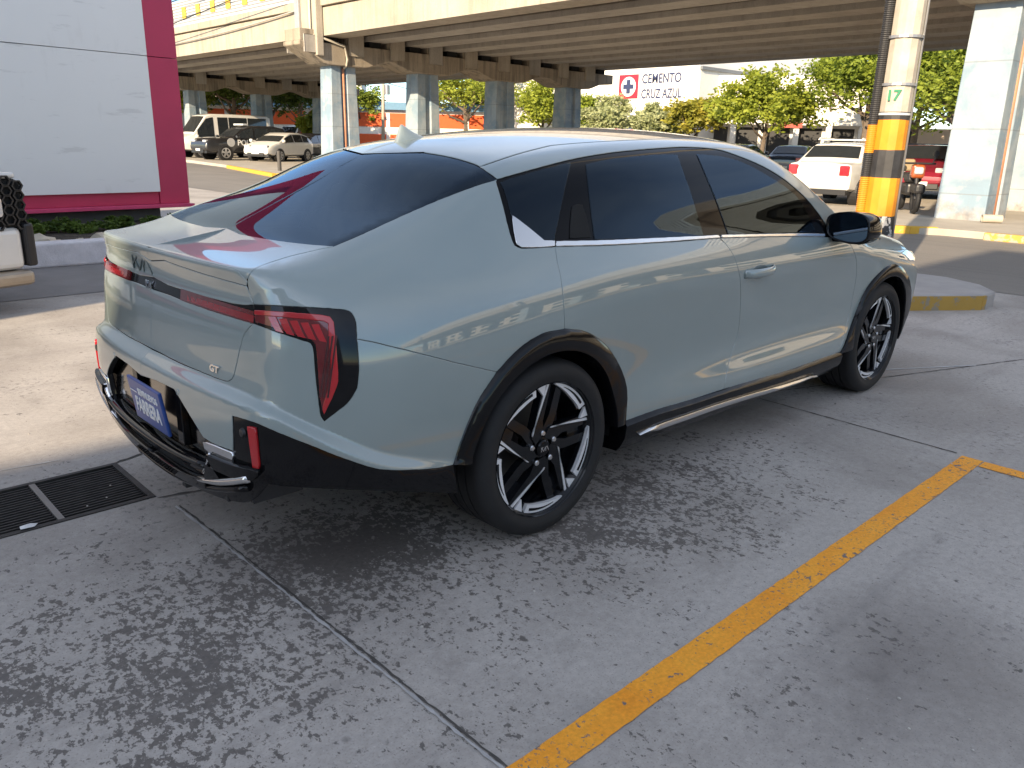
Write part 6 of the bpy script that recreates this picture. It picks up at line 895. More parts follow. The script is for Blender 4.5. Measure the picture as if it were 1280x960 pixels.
def crown_mesh(name,R,n_clump,per,leaf,mat,seed,hollow=.35,squash=.9,flat=0):
    r=np.random.default_rng(seed); V=[];Fc=[]
    # lobes
    nl=16; lob=r.normal(size=(nl,3)); lob/=np.linalg.norm(lob,axis=1)[:,None]; lob[:,2]=np.abs(lob[:,2])*.8-.15; lob*=R*r.uniform(.35,.95,(nl,1)); lr=R*r.uniform(.22,.46,nl)
    cs=[]
    for k in range(n_clump):
        i=r.integers(nl); d=r.normal(size=3); d/=np.linalg.norm(d); rad=lr[i]*(hollow+(1-hollow)*r.random()**.5); c=lob[i]+d*rad; c[2]*=squash
        s=R*r.uniform(.05,.12)
        P=c+r.normal(size=(per,3))*s*np.array([1,1,.6]); 
        for q in P:
            a=r.normal(size=3); a/=np.linalg.norm(a); b=np.cross(a,r.normal(size=3)); b/=np.linalg.norm(b); a[2]*=.7; L=leaf*r.uniform(.6,1.3)
            o=len(V); V+= [q-a*L,q+b*L*.45,q+a*L,q-b*L*.45]; Fc.append((o,o+1,o+2,o+3))
    me=bpy.data.meshes.new(name); me.from_pydata([tuple(v) for v in V],[],Fc); me.update(); me.materials.append(mat); return me
def trunk_mesh(name,h,r0,spread,seed,nl=5):
    rr=random.Random(seed); m=MB(); top=Vector((rr.uniform(-.1,.1)*h,rr.uniform(-.1,.1)*h,h)); m.tube([(0,0,-.05),(rr.uniform(-.05,.05),rr.uniform(-.05,.05),h*.4),top*1.0],[r0*1.25,r0*.9,r0*.6],8)
    for k in range(nl):
        a=2*PI*k/nl+rr.uniform(-.4,.4); s=spread*rr.uniform(.55,.95); b=Vector((0,0,h*rr.uniform(.6,.95))); e=b+Vector((math.cos(a)*s,math.sin(a)*s,spread*rr.uniform(.3,.9)))
        m.tube([b,(b+e)/2+Vector((0,0,-.1*s)),e],[r0*.5,r0*.35,r0*.12],6)
    me=bpy.data.meshes.new(name); bmesh.ops.recalc_face_normals(m.bm,faces=m.bm.faces); m.bm.to_mesh(me); m.bm.free(); me.materials.append(BARK); return me
def dirpt(px,D):
    """bearing helper used while laying the scene out"""
    return None
TREES=[]
CR_={}
def tree(loc,R,h,mat,label,seed,dens=1.,leaf=.16,sq=.9,grp='trees beyond the viaduct',kind='tree',r0=None,cat='tree',name='street_tree'):
    t=empty(name,(*loc,.0),random.Random(seed).uniform(0,6),label=label,cat=cat,group=grp)
    nb=max(40,int(95*dens)); me=crown_mesh('crown',R,nb,46,leaf,mat,seed,squash=sq); c=link('crown',me,None,t); c.location=(0,0,h)
    tr=link('trunk',trunk_mesh('trunk',max(.4,h-R*.25),r0 or max(.06,R*.055),R*.75,seed),None,t); return t
# hedge behind the planting bed
for k,x in enumerate(np.arange(-.6,4.2,.55)):
    me=crown_mesh('shrub',.30,30,44,.035,LD,300+k,squash=.5); o=link('hedge_shrub',me,None); o.location=(x,8.35+.06*math.sin(k*2.1),.22)
    tag(o,'low leafy hedge shrub in the bed under the billboard','shrub',group='hedge shrubs under the billboard')
WPAN=NT('white_sign_panel'); p=WPAN.pos(obj=True); sc=WPAN.ramp(WPAN.noise(WPAN.pos((1.2,1,7),True),1.1,6,.65),[(.60,0.),(.66,1.)]); sc2=WPAN.ramp(WPAN.noise(WPAN.pos((5,1,1.2),True),.9,5,.6),[(.60,0.),(.72,1.)])
c_=WPAN.mix(WPAN.math('MULTIPLY',sc,.22),WPAN.ramp(WPAN.noise(p,.6,4),[(.3,(.82,.82,.80)),(.7,(.86,.86,.84))]),(.30,.29,.28)); c_=WPAN.mix(WPAN.math('MULTIPLY',sc2,.14),c_,(.36,.34,.30)); WPAN.set(col=c_,rough=.38); WPAN.bump(WPAN.noise(WPAN.pos((1,1,1),True),1.0,2),.12,.05); WPAN=WPAN.m
PINK=M('magenta_cladding',(.50,.034,.100),.45,var=.10,scale=1.5); PLINTH=M('grey_plinth',(.13,.125,.12),.8,var=.15)
bb=empty('billboard',(1.07,9.17,0),math.radians(5.5),label='large white billboard panel with a magenta frame standing on a grey plinth',cat='billboard')
X0=-13.
m=MB(); m.box((X0,-.06,.57),(1.455,.35,2.366),.004); m.build('panel',WPAN,bb)
m=MB(); m.box((X0,-.06,2.374),(1.455,.35,4.9),.004); m.build('panel',WPAN,bb)
m=MB(); m.box((1.46,-.02,.40),(1.90,.55,2.366),.004); m.build('frame',PINK,bb)
m=MB(); m.box((1.46,-.02,2.374),(1.90,.55,5.4),.004); m.build('frame',PINK,bb)
m=MB(); m.box((X0,-.02,4.91),(1.455,.5,5.4),.004); m.build('frame',PINK,bb)
m=MB(); m.box((X0,.0,.40),(1.455,.5,.62),.004); m.build('frame',PINK,bb)
m=MB(); m.box((X0,-.16,.352),(1.90,.5,.398),.005); m.build('ledge',M('bright_magenta_ledge',(.62,.06,.16),.4),bb)
m=MB(); m.box((X0,.10,0),(1.50,.5,.35),.004); m.build('plinth',PLINTH,bb)
# ---------------------------------------------------------------- dealership and an added block that shade the lot (behind the camera)
STUC=M('dealership_wall',(.42,.41,.40),.8,var=.08,scale=.5)
m=MB(); m.box((-42,-34,0),(-11.5,-6,9.0),.02); d1=m.build('dealership_building',STUC); tag(d1,'grey rendered dealership block behind the photographer','building')
for k in range(5):
    m=MB(); m.box((-37+k*5,-6.004,.3),(-33.4+k*5,-5.97,3.2),.01); m.build('shop_window',TINT,d1)
m=MB(); m.box((-24,1.6,0),(-9,5.6,8.0),.02); d2=m.build('shade_block',STUC); tag(d2,'grey block added unseen left of the photographer to shade the driveway','building')  # unseen block with its shutter, added to shade the driveway
m=MB(); m.box((-9.004,2.2,0),(-8.97,5.0,3.0),.01); m.build('shutter_door',M('shutter',(.3,.31,.32),.5,.3),d2)

row=empty('added_row',(50,-9,0),label='long beige row added unseen beyond the viaduct to hide horizon glow in reflections',cat='building')  # unseen row added to block horizon glow in the car's reflections
m=MB(); m.box((0,-150,0),(14,0,7.5)); m.build('wall',M('beige_render',(.46,.42,.36),.8,var=.1,scale=.4),row)
for k in range(24):
    for z in (1.0,4.4): m=MB(); m.box((-.05,-5-k*6,z),(-.002,-1.4-k*6,z+1.9)); m.build('window',TINT,row)
# ---------------------------------------------------------------- the viaduct
def conc(name,c1,c2,streak=.5):
    t=NT(name); p=t.pos(); b=t.ramp(t.noise(p,.7,6,.6),[(.3,c1),(.7,c2)]); s=t.noise(t.pos((3.2,3.2,.22)),1.0,6,.65); b=t.mix(t.math('MULTIPLY',t.ramp(s,[(.48,0.),(.68,1.)]),streak),b,tuple(c*.33 for c in c1)); b=t.mix(1,b,t.ramp(t.noise(p,25,5,.7),[(.25,.84),(.75,1.1)]),'MULTIPLY'); t.set(col=b,rough=.85); t.bump(t.noise(p,18,6,.7),.3,.02); return t.m
CONC=conc('viaduct_concrete',(.33,.285,.225),(.44,.39,.315),.35); CONCD=conc('cap_concrete',(.26,.215,.16),(.36,.305,.235),.85); CONCG=conc('girder_concrete',(.30,.275,.24),(.40,.37,.325),.25)
def bluepaint():
    t=NT('pale_blue_pillar_paint'); p=t.pos(); a=t.ramp(t.noise(p,.9,5,.6,.5),[(.40,(.19,.265,.33)),(.60,(.33,.38,.41))]); w_=t.ramp(t.noise(p,2.3,6,.65),[(.52,0.),(.60,1.)]); a=t.mix(t.math('MULTIPLY',w_,.5),a,(.34,.36,.365))
    g=t.n('ShaderNodeSeparateXYZ'); t.l(p,g.inputs[0]); f=t.math('ADD',t.math('MULTIPLY',g.outputs[2],-.85),t.math('MULTIPLY',t.noise(p,3.2,6,.65),1.25)); k=t.ramp(f,[(.28,0.),(.52,1.)]); a=t.mix(t.math('MULTIPLY',k,.75),a,t.ramp(t.noise(p,6,5,.6),[(.3,(.13,.11,.11)),(.7,(.34,.31,.27))]))
    jl=t.math('ABSOLUTE',t.math('SUBTRACT',t.math('FRACT',t.math('MULTIPLY',g.outputs[2],.83)),.5)); a=t.mix(t.math('MULTIPLY',t.math('LESS_THAN',jl,.010),.55),a,(.16,.17,.18)); vs_=t.noise(t.pos((5,5,.35)),1.0,6,.65); a=t.mix(t.ramp(vs_,[(.54,0.),(.72,.40)]),a,(.17,.17,.175))
    s=t.noise(t.pos((.4,.4,2.6)),1.0,5,.6); a=t.mix(t.ramp(s,[(.56,0.),(.72,.35)]),a,(.16,.19,.24)); t.set(col=a,rough=.7); t.bump(t.noise(p,9,5,.6),.25,.02); return t.m
BLUE=bluepaint(); PIPE=M('rusty_orange_pipe',(.46,.21,.12),.6,var=.2); PIPEC=M('cream_pipe',(.50,.46,.38),.6)
via=empty('viaduct',(15.0,2.85,0),label='long concrete road viaduct on pale blue pillars crossing overhead',cat='viaduct')
VO=Vector((15.0,2.85,0)); HB=5.0; FX=15.05; FARX=31.55
BENTS=[2.85+23.35*k for k in range(-3,5)]
def vb(mm,a,b,**k): mm.box(Vector(a)-VO,Vector(b)-VO,**k)
ng=9; gp=(FARX-FX-.95)/(ng-1)
for j,(ya,yb) in enumerate(zip(BENTS,BENTS[1:])):
    for i in range(ng):
        x=FX+i*gp; m=MB(); prof=[(x-VO.x,HB),(x+.95-VO.x,HB),(x+.95-VO.x,HB+.16),(x+.80-VO.x,HB+.30),(x+.80-VO.x,HB+.95),(x+.15*(i>0)-VO.x,HB+.95),(x+.15*(i>0)-VO.x,HB+.30),(x-VO.x,HB+.16)]
        m.prism(prof,lambda u,v:(u,ya+.06-VO.y,v),lambda u,v:(u,yb-.06-VO.y,v)); m.build('girder',CONC if i==0 else CONCG,via)
m=MB(); vb(m,(FX+.12,BENTS[0],HB+.951),(FARX-.1,BENTS[-1],HB+1.19)); m.build('deck',CONC,via)
m=MB(); vb(m,(FX-.10,BENTS[0],HB+1.0),(FX+.115,BENTS[-1],HB+1.30),bev=.02); vb(m,(FARX-.095,BENTS[0],HB+1.0),(FARX+.12,BENTS[-1],HB+1.30),bev=.02); m.build('deck_edge',CONC,via)
RAILM=M('white_railing',(.62,.62,.60),.5); YPL=M('yellow_plate',(.65,.42,.05),.5); RGREY=M('railing_grey',(.28,.28,.29),.6)
m=MB(); vb(m,(FX-.02,BENTS[0],HB+1.301),(FX+.10,BENTS[-1],HB+2.40)); vb(m,(FARX-.09,BENTS[0],HB+1.301),(FARX+.02,BENTS[-1],HB+2.40)); m.build('parapet',RAILM,via)
for k in range(8):
    z=HB+1.42+.125*k; m=MB(); vb(m,(FX-.05,BENTS[0],z),(FX-.021,BENTS[-1],z+.045)); m.build('rail',RGREY,via)
n=0; y=22.
while y<66: 
    m=MB(); vb(m,(FX-.075,y,HB+1.60),(FX-.052,y+.42,HB+2.08)); m.build('yellow_marker',YPL,via); y+=1.55; n+=1
COLX=[16.05,20.15,24.6,29.2]
def capz(x):
    d=min(abs(x-c) for c in COLX); return 4.02+.32*min(1,max(0,(d-.95)/1.0))
for j,yb in enumerate(BENTS[1:-1]):
    xs=np.linspace(14.1,31.9,90); m=MB()
    low=[(x,capz(x)+(.30*max(0,(15.3-x)/1.2)**1.0)) for x in xs]; prof=[(x-VO.x,z) for x,z in low]+[(31.9-VO.x,4.78),(14.1-VO.x,4.78)]
    m.prism(prof,lambda u,v:(u,yb-.62-VO.y,v),lambda u,v:(u,yb+.62-VO.y,v)); cap=m.build('bent_cap',CONCD,via,bevel=.03)
    for i in range(ng+1):
        x0=FX+i*gp-gp+.95+.1 if i>0 else 14.15; x1=FX+i*gp-.1 if i<ng else 31.85
        if x1-x0<.2: continue
        m=MB(); m.box((x0-VO.x,yb-.56-VO.y,4.781),(x1-VO.x,yb+.56-VO.y,5.42 if 0<i<ng else 5.2),.02); m.build('shear_key',CONCD,cap)
    for i in range(ng):
        x=FX+i*gp; m=MB(); m.box((x+.2-VO.x,yb-.5-VO.y,4.781),(x+.75-VO.x,yb+.5-VO.y,4.995)); m.build('bearing_pad',DARK,cap)
    for i in range(ng+1):
        x0=FX+i*gp-gp+.95+.1 if i>0 else 14.2; x1=FX+i*gp-.1 if i<ng else 31.8
        if x1-x0<.2: continue
        for sg in (-1,1):
            m=MB(); m.box((x0+.06-VO.x,yb+sg*.61-VO.y,4.40),(x1-.06-VO.x,yb+sg*.66-VO.y,5.15 if 0<i<ng else 5.0),.015); m.build('face_rib',CONC if (i%3) else CONCG,cap)
    # end block that closes the joint between two spans
    m=MB(); m.box((FX-.32-VO.x,yb-.75-VO.y,4.30),(FX-.02-VO.x,yb+.75-VO.y,6.75),.03); m.build('end_block',CONC,cap)
    m=MB(); m.box((FX-.42-VO.x,yb+.30-VO.y,4.9),(FX-.325-VO.x,yb+.62-VO.y,6.7),.01); m.build('joint_ladder',M('galvanised_tray',(.45,.45,.45),.5,.6),cap)
    m=MB(); P=[(FX-.40,yb-.45,6.6),(FX-.40,yb-.45,5.05),(FX-.2,yb-.70,4.95),(15.95,yb-.70,4.72),(16.05,yb-.70,4.25),(16.05,yb-.62,4.06),(16.05,yb-.42,3.95)]
    m.tube([Vector(q)-VO for q in P],.042,10); m.build('drain_pipe',PIPEC,cap,smooth=True)
    for i,cx in enumerate(COLX):
        m=MB(); g0=.14; dp=.10
        def sec(hx,hy): return [(-hx,-hy),(-g0,-hy),(-g0+.03,-hy+dp),(g0-.03,-hy+dp),(g0,-hy),(hx,-hy),(hx,hy),(g0,hy),(g0-.03,hy-dp),(-g0+.03,hy-dp),(-g0,hy),(-hx,hy)]
        A=[m.bm.verts.new((cx+u-VO.x,yb+v-VO.y,.0)) for u,v in sec(.66,.46)]; B=[m.bm.verts.new((cx+u-VO.x,yb+v-VO.y,4.06)) for u,v in sec(.54,.40)]
        for q in range(12): m.bm.faces.new((A[q],A[(q+1)%12],B[(q+1)%12],B[q]))
        m.bm.faces.new(A[::-1]); m.bm.faces.new(B); c=m.build('pillar',BLUE,via,bevel=.02)
        if i==0:
            m=MB(); m.tube([(cx-VO.x,yb-.40-VO.y,.10),(cx-VO.x,yb-.355-VO.y,3.98)],.05,10); m.build('down_pipe',PIPE,c,smooth=True)
# broken pipe stub at the near pillar foot
m=MB(); m.lathe([(0,.075),(.34,.075),(.34,.055),(0,.055)],'y',(0,0,0),16,closed=True); st=m.build('pipe_stub',M('clay_pipe',(.42,.37,.30),.8),ang=40); st.location=(15.25,2.05,.2); st.rotation_euler=(0,0,math.radians(35)); tag(st,'short broken clay pipe lying at the foot of the near blue pillar','pipe')
# cables slung in front of the fascia
CAB=M('black_cable',(.012,.012,.012),.6); CABW=M('grey_cable',(.35,.33,.30),.7)
def cable(pts,r,mat,label,sag=.15,n=24,grp='cables in front of the viaduct'):
    a,b=Vector(pts[0]),Vector(pts[1]); P=[a+(b-a)*k/n-Vector((0,0,sag*4*(k/n)*(1-k/n))) for k in range(n+1)]; m=MB(); m.tube(P,r,6); return tag(m.build('cable',mat,smooth=True),label,'cable',group=grp)
cable([(13.6,14,7.6),(14.4,60,4.9)],.02,CAB,'lowest black cable sloping across the viaduct fascia',.1)
cable([(13.6,14,8.3),(14.4,60,6.5)],.02,CAB,'black cable crossing the railing just above the fascia',.35)
cable([(13.6,16,8.3),(14.4,60,7.3)],.018,CAB,'topmost black cable crossing the yellow railing plates',.3)
cable([(14.93,27,6.0),(14.93,50,5.75)],.03,CABW,'grey cable sagging along the viaduct fascia',.30)
# ---------------------------------------------------------------- banded pole on the island
def polemat():
    t=NT('banded_pole'); p=t.pos(); g=t.n('ShaderNodeSeparateXYZ'); t.l(p,g.inputs[0]); z=g.outputs[2]
    zz=t.math('ADD',z,t.math('MULTIPLY',t.math('SUBTRACT',t.noise(p,6,3),.5),.012)); f=t.math('MULTIPLY',zz,.25)
    con=t.ramp(t.noise(p,7,6,.65),[(.3,(.36,.32,.26)),(.7,(.50,.455,.385))]); con=t.mix(t.ramp(t.noise(t.pos((6,6,.6)),1,5,.6),[(.5,0.),(.75,.5)]),con,(.24,.20,.15))
    org=t.ramp(t.noise(p,5,5,.6),[(.3,(.60,.215,.008)),(.7,(.74,.29,.015))]); blk=t.ramp(t.noise(p,7,5,.6),[(.3,(.018,.018,.02)),(.7,(.04,.04,.042))])
    def band(z0,z1): return t.math('MULTIPLY',t.math('GREATER_THAN',zz,z0),t.math('LESS_THAN',zz,z1))
    peel=t.math('GREATER_THAN',t.noise(p,6.5,6,.7,.6),.52); low=t.mix(peel,blk,(.55,.53,.50))
    c=t.mix(t.math('LESS_THAN',zz,.77),con,low); 
    for a,b,m_ in ((.77,1.12,org),(1.12,1.37,blk),(1.37,1.635,org),(1.635,1.705,blk)): c=t.mix(band(a,b),c,m_)
    t.set(col=c,rough=.55); t.bump(t.noise(p,30,5,.7),.2,.006); return t.m
pole=empty('utility_pole',(6.05-.0425,.5+.049,.14),label='concrete utility pole with orange and black bands and the number 17',cat='pole')
m=MB(); n=12
R=[]
for z,r in ((-.1,.142),(9,.105)): R.append([m.bm.verts.new((r*math.cos(2*PI*(k+.5)/n),r*math.sin(2*PI*(k+.5)/n),z)) for k in range(n)])
for k in range(n): m.bm.faces.new((R[0][k],R[0][(k+1)%n],R[1][(k+1)%n],R[1][k]))
m.bm.faces.new(R[0][::-1]); m.bm.faces.new(R[1]); pb=m.build('shaft',polemat(),pole,bevel=.012)
vl=Vector((.93,.37,0)); lat=Vector((.37,-.93,0)) # lateral (to the right seen from the lot)
m=MB(); c0=-lat*.165-vl*.02; prof=[]
for k in range(0,260): z=.0+k*.0175; prof+=[(z,.040),(z+.006,.047),(z+.0115,.047),(z+.0175,.040)]
m.lathe(prof,'z',(0,0,0),14)
def condmat():
    t=NT('corrugated_conduit'); p=t.pos(); g=t.n('ShaderNodeSeparateXYZ'); t.l(p,g.inputs[0]); z=g.outputs[2]; o=t.math('MULTIPLY',t.math('GREATER_THAN',z,.5),t.math('LESS_THAN',z,1.12)); o=t.math('ADD',o,t.math('MULTIPLY',t.math('GREATER_THAN',z,1.34),t.math('LESS_THAN',z,1.59))); t.set(col=t.mix(o,(.03,.03,.032),(.60,.24,.02)),rough=.5); return t.m
cd=m.build('conduit',condmat(),pole); cd.location=c0
m=MB(); m.tube([lat*.150+Vector((0,0,-.05)),lat*.128+Vector((0,0,8))],.011,8); m.build('conduit',M('galvanised_tube',(.5,.5,.5),.4,.7),pole,smooth=True)
BANDM=M('steel_strap',(.42,.42,.42),.4,.7)
for z in (1.80,2.20):
    m=MB(); m.lathe([(z-.012,.150),(z+.012,.150),(z+.012,.140),(z-.012,.140)],'z',(0,0,0),24,closed=True); m.build('strap',BANDM,pole)
m=MB(); m.lathe([(1.535,.1395),(1.555,.1395)],'z',(0,0,0),24); m.build('tape_mark',M('white_tape',(.6,.6,.6),.6),pole)
tn=-(vl); text_mesh('pole_number','17',.125,M('green_stencil',(.03,.20,.10),.7),pole,basis(tn*.143+Vector((0,0,1.70))-lat*.03,(lat),(0,0,1)),.002,bold=.004)
# bollard and far pole
m=MB(); m.lathe([(0,.075),(.82,.075),(.86,.06),(.87,0)],'z',(0,0,0),16); b=m.build('bollard',M('dark_bollard',(.06,.055,.05),.7),ang=40); b.location=(13.55,26.6,0.0); tag(b,'dark round bollard in front of the white hatchback','bollard')
def bear(px,D):
    a=CYAW-math.atan((px-640)/CFOC); return (CP[0]+D*math.cos(a),CP[1]+D*math.sin(a))
# ---------------------------------------------------------------- parked vehicles in the distance
HL=M('clear_lamp',(.6,.62,.65),.1,.3,coat=1.); BLK=M('vehicle_black_trim',(.02,.02,.022),.4); RIMG=M('alloy_rim',(.45,.45,.46),.3,.8); GLS=M('vehicle_glass',(.02,.025,.03),.03,coat=1.); TLR=M('tail_red',(.55,.02,.03),.2,coat=1.); PLW=M('white_plate',(.7,.7,.68),.5)
def cp(name,col,met=0): return M(name,col,.35,met,var=.05,coat=1.,coatr=.03)
ST=dict(
 sedan=[(0,.30,.55,.56,.80),(.02,.23,.64,.66,.92),(.16,.2,.66,.69,1),(.29,.2,.66,.97,1),(.40,.2,.66,1,1),(.52,.2,.66,.99,1),(.70,.2,.66,.70,1),(.90,.2,.58,.62,.96),(.98,.25,.48,.50,.86),(1,.32,.40,.42,.74)],
 hatch=[(0,.30,.55,.58,.84),(.015,.23,.65,.70,.95),(.11,.2,.66,.93,1),(.26,.2,.66,1,1),(.48,.2,.65,.99,1),(.60,.2,.645,.88,1),(.76,.2,.63,.66,.99),(.92,.21,.54,.57,.93),(.985,.25,.44,.46,.82),(1,.32,.38,.40,.70)],
 suv=[(0,.30,.55,.56,.86),(.015,.24,.62,.66,.95),(.06,.22,.62,.94,1),(.18,.22,.62,1,1),(.46,.22,.62,.99,1),(.56,.22,.62,.90,1),(.68,.22,.62,.65,1),(.93,.22,.58,.61,.97),(.985,.25,.5,.52,.90),(1,.30,.42,.44,.82)],
 van=[(0,.2,.45,.50,.92),(.012,.17,.45,.96,.97),(.05,.16,.45,1,1),(.45,.16,.45,1,1),(.66,.16,.45,.99,1),(.72,.16,.45,.95,1),(.86,.16,.45,.53,.98),(.95,.17,.40,.45,.94),(.99,.2,.32,.34,.86),(1,.23,.28,.30,.8)])
def bgcar(name,label,cat,loc,head,L,W,H,style,paint,z=.12,rack=False,tl=True,wheel_r=.31,lower=None,wt=None,grp=None,rimm=None):
    t=empty(name,(loc[0],loc[1],z),math.radians(head),label=label,cat=cat,group=grp); S_=ST[style]; wtf=wt or dict(sedan=.76,hatch=.76,suv=.80,van=.86)[style]; m=MB(); R=[]; sec=[]
    for tt,zl,zb,zt,wf in S_:
        x=(tt-.5)*L; w_=W/2*wf; cab=(zt-zb)>.10; wt_=w_*(1-(1-wtf)*min(1,(zt-zb)/.30)) if cab else w_*.93
        zb_=zb*H; zt_=zt*H; P=[(w_*.86,zl*H),(w_*.98,zl*H+.06),(w_,(zl*.45+zb*.55)*H),(w_*.985,zb_-.05),(w_*.955,zb_),(wt_,zt_-(.05 if cab else .012)),(wt_*.86,zt_),(wt_*.4,zt_+.012),(0,zt_+.016)]
        sec.append((x,P)); R.append([m.bm.verts.new((x,y,zz)) for y,zz in P]+[m.bm.verts.new((x,-y,zz)) for y,zz in P[-2::-1]])
    n=len(R[0])
    for a,b in zip(R,R[1:]):
        for k in range(n): m.bm.faces.new((a[k],b[k],b[(k+1)%n],a[(k+1)%n]))
    m.bm.faces.new(R[0]); m.bm.faces.new(R[-1][::-1]); body=m.build('body',paint,t,ang=42); bv=body.modifiers.new('b','BEVEL'); bv.width=.03; bv.segments=3; bv.limit_method='ANGLE'; bv.angle_limit=math.radians(25)
    def at(x,i):
        for (xa,A),(xb,B) in zip(sec,sec[1:]):
            if xa<=x<=xb: f=(x-xa)/(xb-xa); return Vector((x,A[i][0]*(1-f)+B[i][0]*f,A[i][1]*(1-f)+B[i][1]*f))
    cabs=[i for i,s in enumerate(S_) if s[3]-s[2]>.10]; i0,i1=cabs[0],cabs[-1]; xa,xb=sec[i0-1][0],sec[i1+1][0]
    cuts=dict(sedan=[(.24,.42),(.435,.64)],hatch=[(.10,.24),(.25,.44),(.455,.70)],suv=[(.09,.24),(.25,.43),(.445,.64)],van=[(.06,.27),(.28,.48),(.49,.60),(.645,.82)])[style]
    for c0,c1 in cuts:
        for s in (1,-1):
            xs=np.linspace((c0-.5)*L,(c1-.5)*L,8); lo=[];hi=[]
            for x in xs:
                b=at(x,4);tp=at(x,5); lo.append(b+(tp-b)*.06); q=b+(tp-b)*.90; hi.append(q if q.z>b.z+.03 else b+Vector((0,0,.03)))
            m=MB(); off=Vector((0,.006,.002)); A=[m.bm.verts.new(Vector((p.x,s*(p.y+.008),p.z))) for p in lo]; B=[m.bm.verts.new(Vector((p.x,s*(p.y+.008),p.z))) for p in hi]
            for k in range(7): m.bm.faces.new((A[k],A[k+1],B[k+1],B[k]))
            m.build('window',GLS,t)
    def scr(ia,ib,nm,f0=.1,f1=.93):
        xa,A=sec[ia]; xb,B=sec[ib]; m=MB(); V=[]
        for f in (f0,(f0+f1)/2,f1):
            row=[]
            for k,(i,sg) in enumerate([(6,1),(7,1),(8,1),(7,-1),(6,-1)]):
                p=Vector((xa,A[i][0],A[i][1])).lerp(Vector((xb,B[i][0],B[i][1])),f); p.y*=sg*(1.04 if i==6 else 1); row.append(m.bm.verts.new(p+Vector(((.012 if xb>xa else -.012),0,.012))))
            V.append(row)
        for a,b in zip(V,V[1:]):
            for k in range(4): m.bm.faces.new((a[k],a[k+1],b[k+1],b[k]))
        m.build(nm,GLS,t,smooth=True)
    if style in('hatch','suv'): scr(i1,i1+1,'windshield',.02,.9)
    else: scr(i1,i1+1,'windshield',.05,.9)
    scr(i0,i0-1,'rear_window',.12 if style!='van' else .06,.80 if style!='van' else .45)
    wb=dict(sedan=.58,hatch=.605,suv=.60,van=.62)[style]*L; xr=-L*.5+dict(sedan=.19,hatch=.17,suv=.19,van=.18)[style]*L
    for x in (xr,xr+wb):
        for s in (1,-1):
            m=MB(); y0=s*(W/2-.20); m.lathe([(0,wheel_r+.055),(s*.205,wheel_r+.055),(s*.208,wheel_r+.02),(s*.19,.1)],'y',(x,y0,wheel_r),28); m.build('wheel_arch',lower or BLK,t)
            m=MB(); m.lathe([(0,wheel_r*.6),(0,wheel_r*.96),(s*.02,wheel_r),(s*.18,wheel_r),(s*.215,wheel_r*.95),(s*.222,wheel_r*.70),(s*.20,wheel_r*.66),(s*.19,.0)],'y',(x,y0,wheel_r),28); wh=m.build('wheel',RUBBER,t,ang=40)
            m=MB()
            for k in range(5):
                a=2*PI*k/5+.3; ca,sa=math.cos(a),math.sin(a); r=wheel_r*.66
                m.prism([(-.035,.0),(.035,.0),(.055,r),(-.055,r)],lambda u,v:(x+ca*v-sa*u,y0+s*.205,wheel_r+sa*v+ca*u),lambda u,v:(x+ca*v-sa*u,y0+s*.222,wheel_r+sa*v+ca*u))
            m.lathe([(s*.2,wheel_r*.70),(s*.226,wheel_r*.69),(s*.226,wheel_r*.60),(s*.2,wheel_r*.58)],'y',(x,y0,wheel_r),28); m.build('rim',rimm or RIMG,wh)
    xf=L/2; zl=ST[style][-3][2]*H
    for s in (1,-1):
        m=MB(); m.box((xf-.24*L/4.3,s*W*.30-.17,zl*.86),(xf-.06,s*W*.30+.17,zl*.86+.13),.03); m.build('headlamp',HL,t)
        if tl: m=MB(); m.box((-xf-.012,s*W*.37-.11,H*.47),(-xf+.20,s*W*.37+.115,H*.47+.24),.03); m.build('tail_lamp',TLR,t)
        cx=(ST[style][i1+1][0]-.5)*L-.10; m=MB(); m.box((cx-.09,s*(W/2+.02)-(0 if s>0 else .17),ST[style][i1][2]*H+.02),(cx+.06,s*(W/2+.02)+(.17 if s>0 else 0),ST[style][i1][2]*H+.17),.04); m.build('mirror',paint,t)
        xs=[(c-.5)*L for c in cuts[-1]]; m=MB(); m.box((xs[0]+.03,s*W/2*.985-.012,ST[style][4][2]*H-.14),(xs[0]+.20,s*W/2*.985+.022,ST[style][4][2]*H-.11),.008); m.build('door_handle',BLK if style!='hatch' else paint,t)
    m=MB(); m.box((xf-.10,-W*.28,H*.20),(xf+.004,W*.28,H*.30),.02); m.build('grille',BLK,t)
    m=MB(); m.box((xf-.02,-.22,H*.26),(xf+.014,.22,H*.26+.11),.004); m.build('licence_plate',PLW,t)
    m=MB(); m.box((-xf-.014,-.22,H*.30),(-xf+.02,.22,H*.30+.12),.004); m.build('licence_plate',PLW,t)
    m=MB(); m.box((-xf+.02,-W*.42,ST[style][4][1]*H-.04),(xf-.05,W*.42,ST[style][4][1]*H+.08)); m.build('underbody',BLK,t)
    if rack:
        for s in (1,-1): m=MB(); m.tube([(-L*.18,s*W*.32,H+.10),(L*.06,s*W*.32,H+.10)],.022,8); m.build('roof_rack',RAILM,t)
        for x in (-L*.16,L*.04): m=MB(); m.box((x-.025,-W*.36,H+.06),(x+.025,W*.36,H+.09),.008); m.build('roof_rack',RAILM,t)
    return t
WP=cp('white_car_paint',(.70,.685,.65)); BP=cp('black_car_paint',(.012,.012,.014)); NB=cp('navy_car_paint',(.03,.05,.085),.3); MAR=cp('maroon_car_paint',(.22,.012,.03),.2); GP=cp('grey_car_paint',(.22,.24,.26),.5)
bgcar('hatchback','white five door hatchback parked beside the far pillar with its nose left','car',(*bear(353,47),),208,4.25,1.80,1.48,'hatch',WP)
pol=bgcar('police_car','black police sport utility vehicle lettered in white, parked before the white van','police car',(*bear(308,48.),),184,5.0,1.95,1.80,'suv',BP,wheel_r=.38)
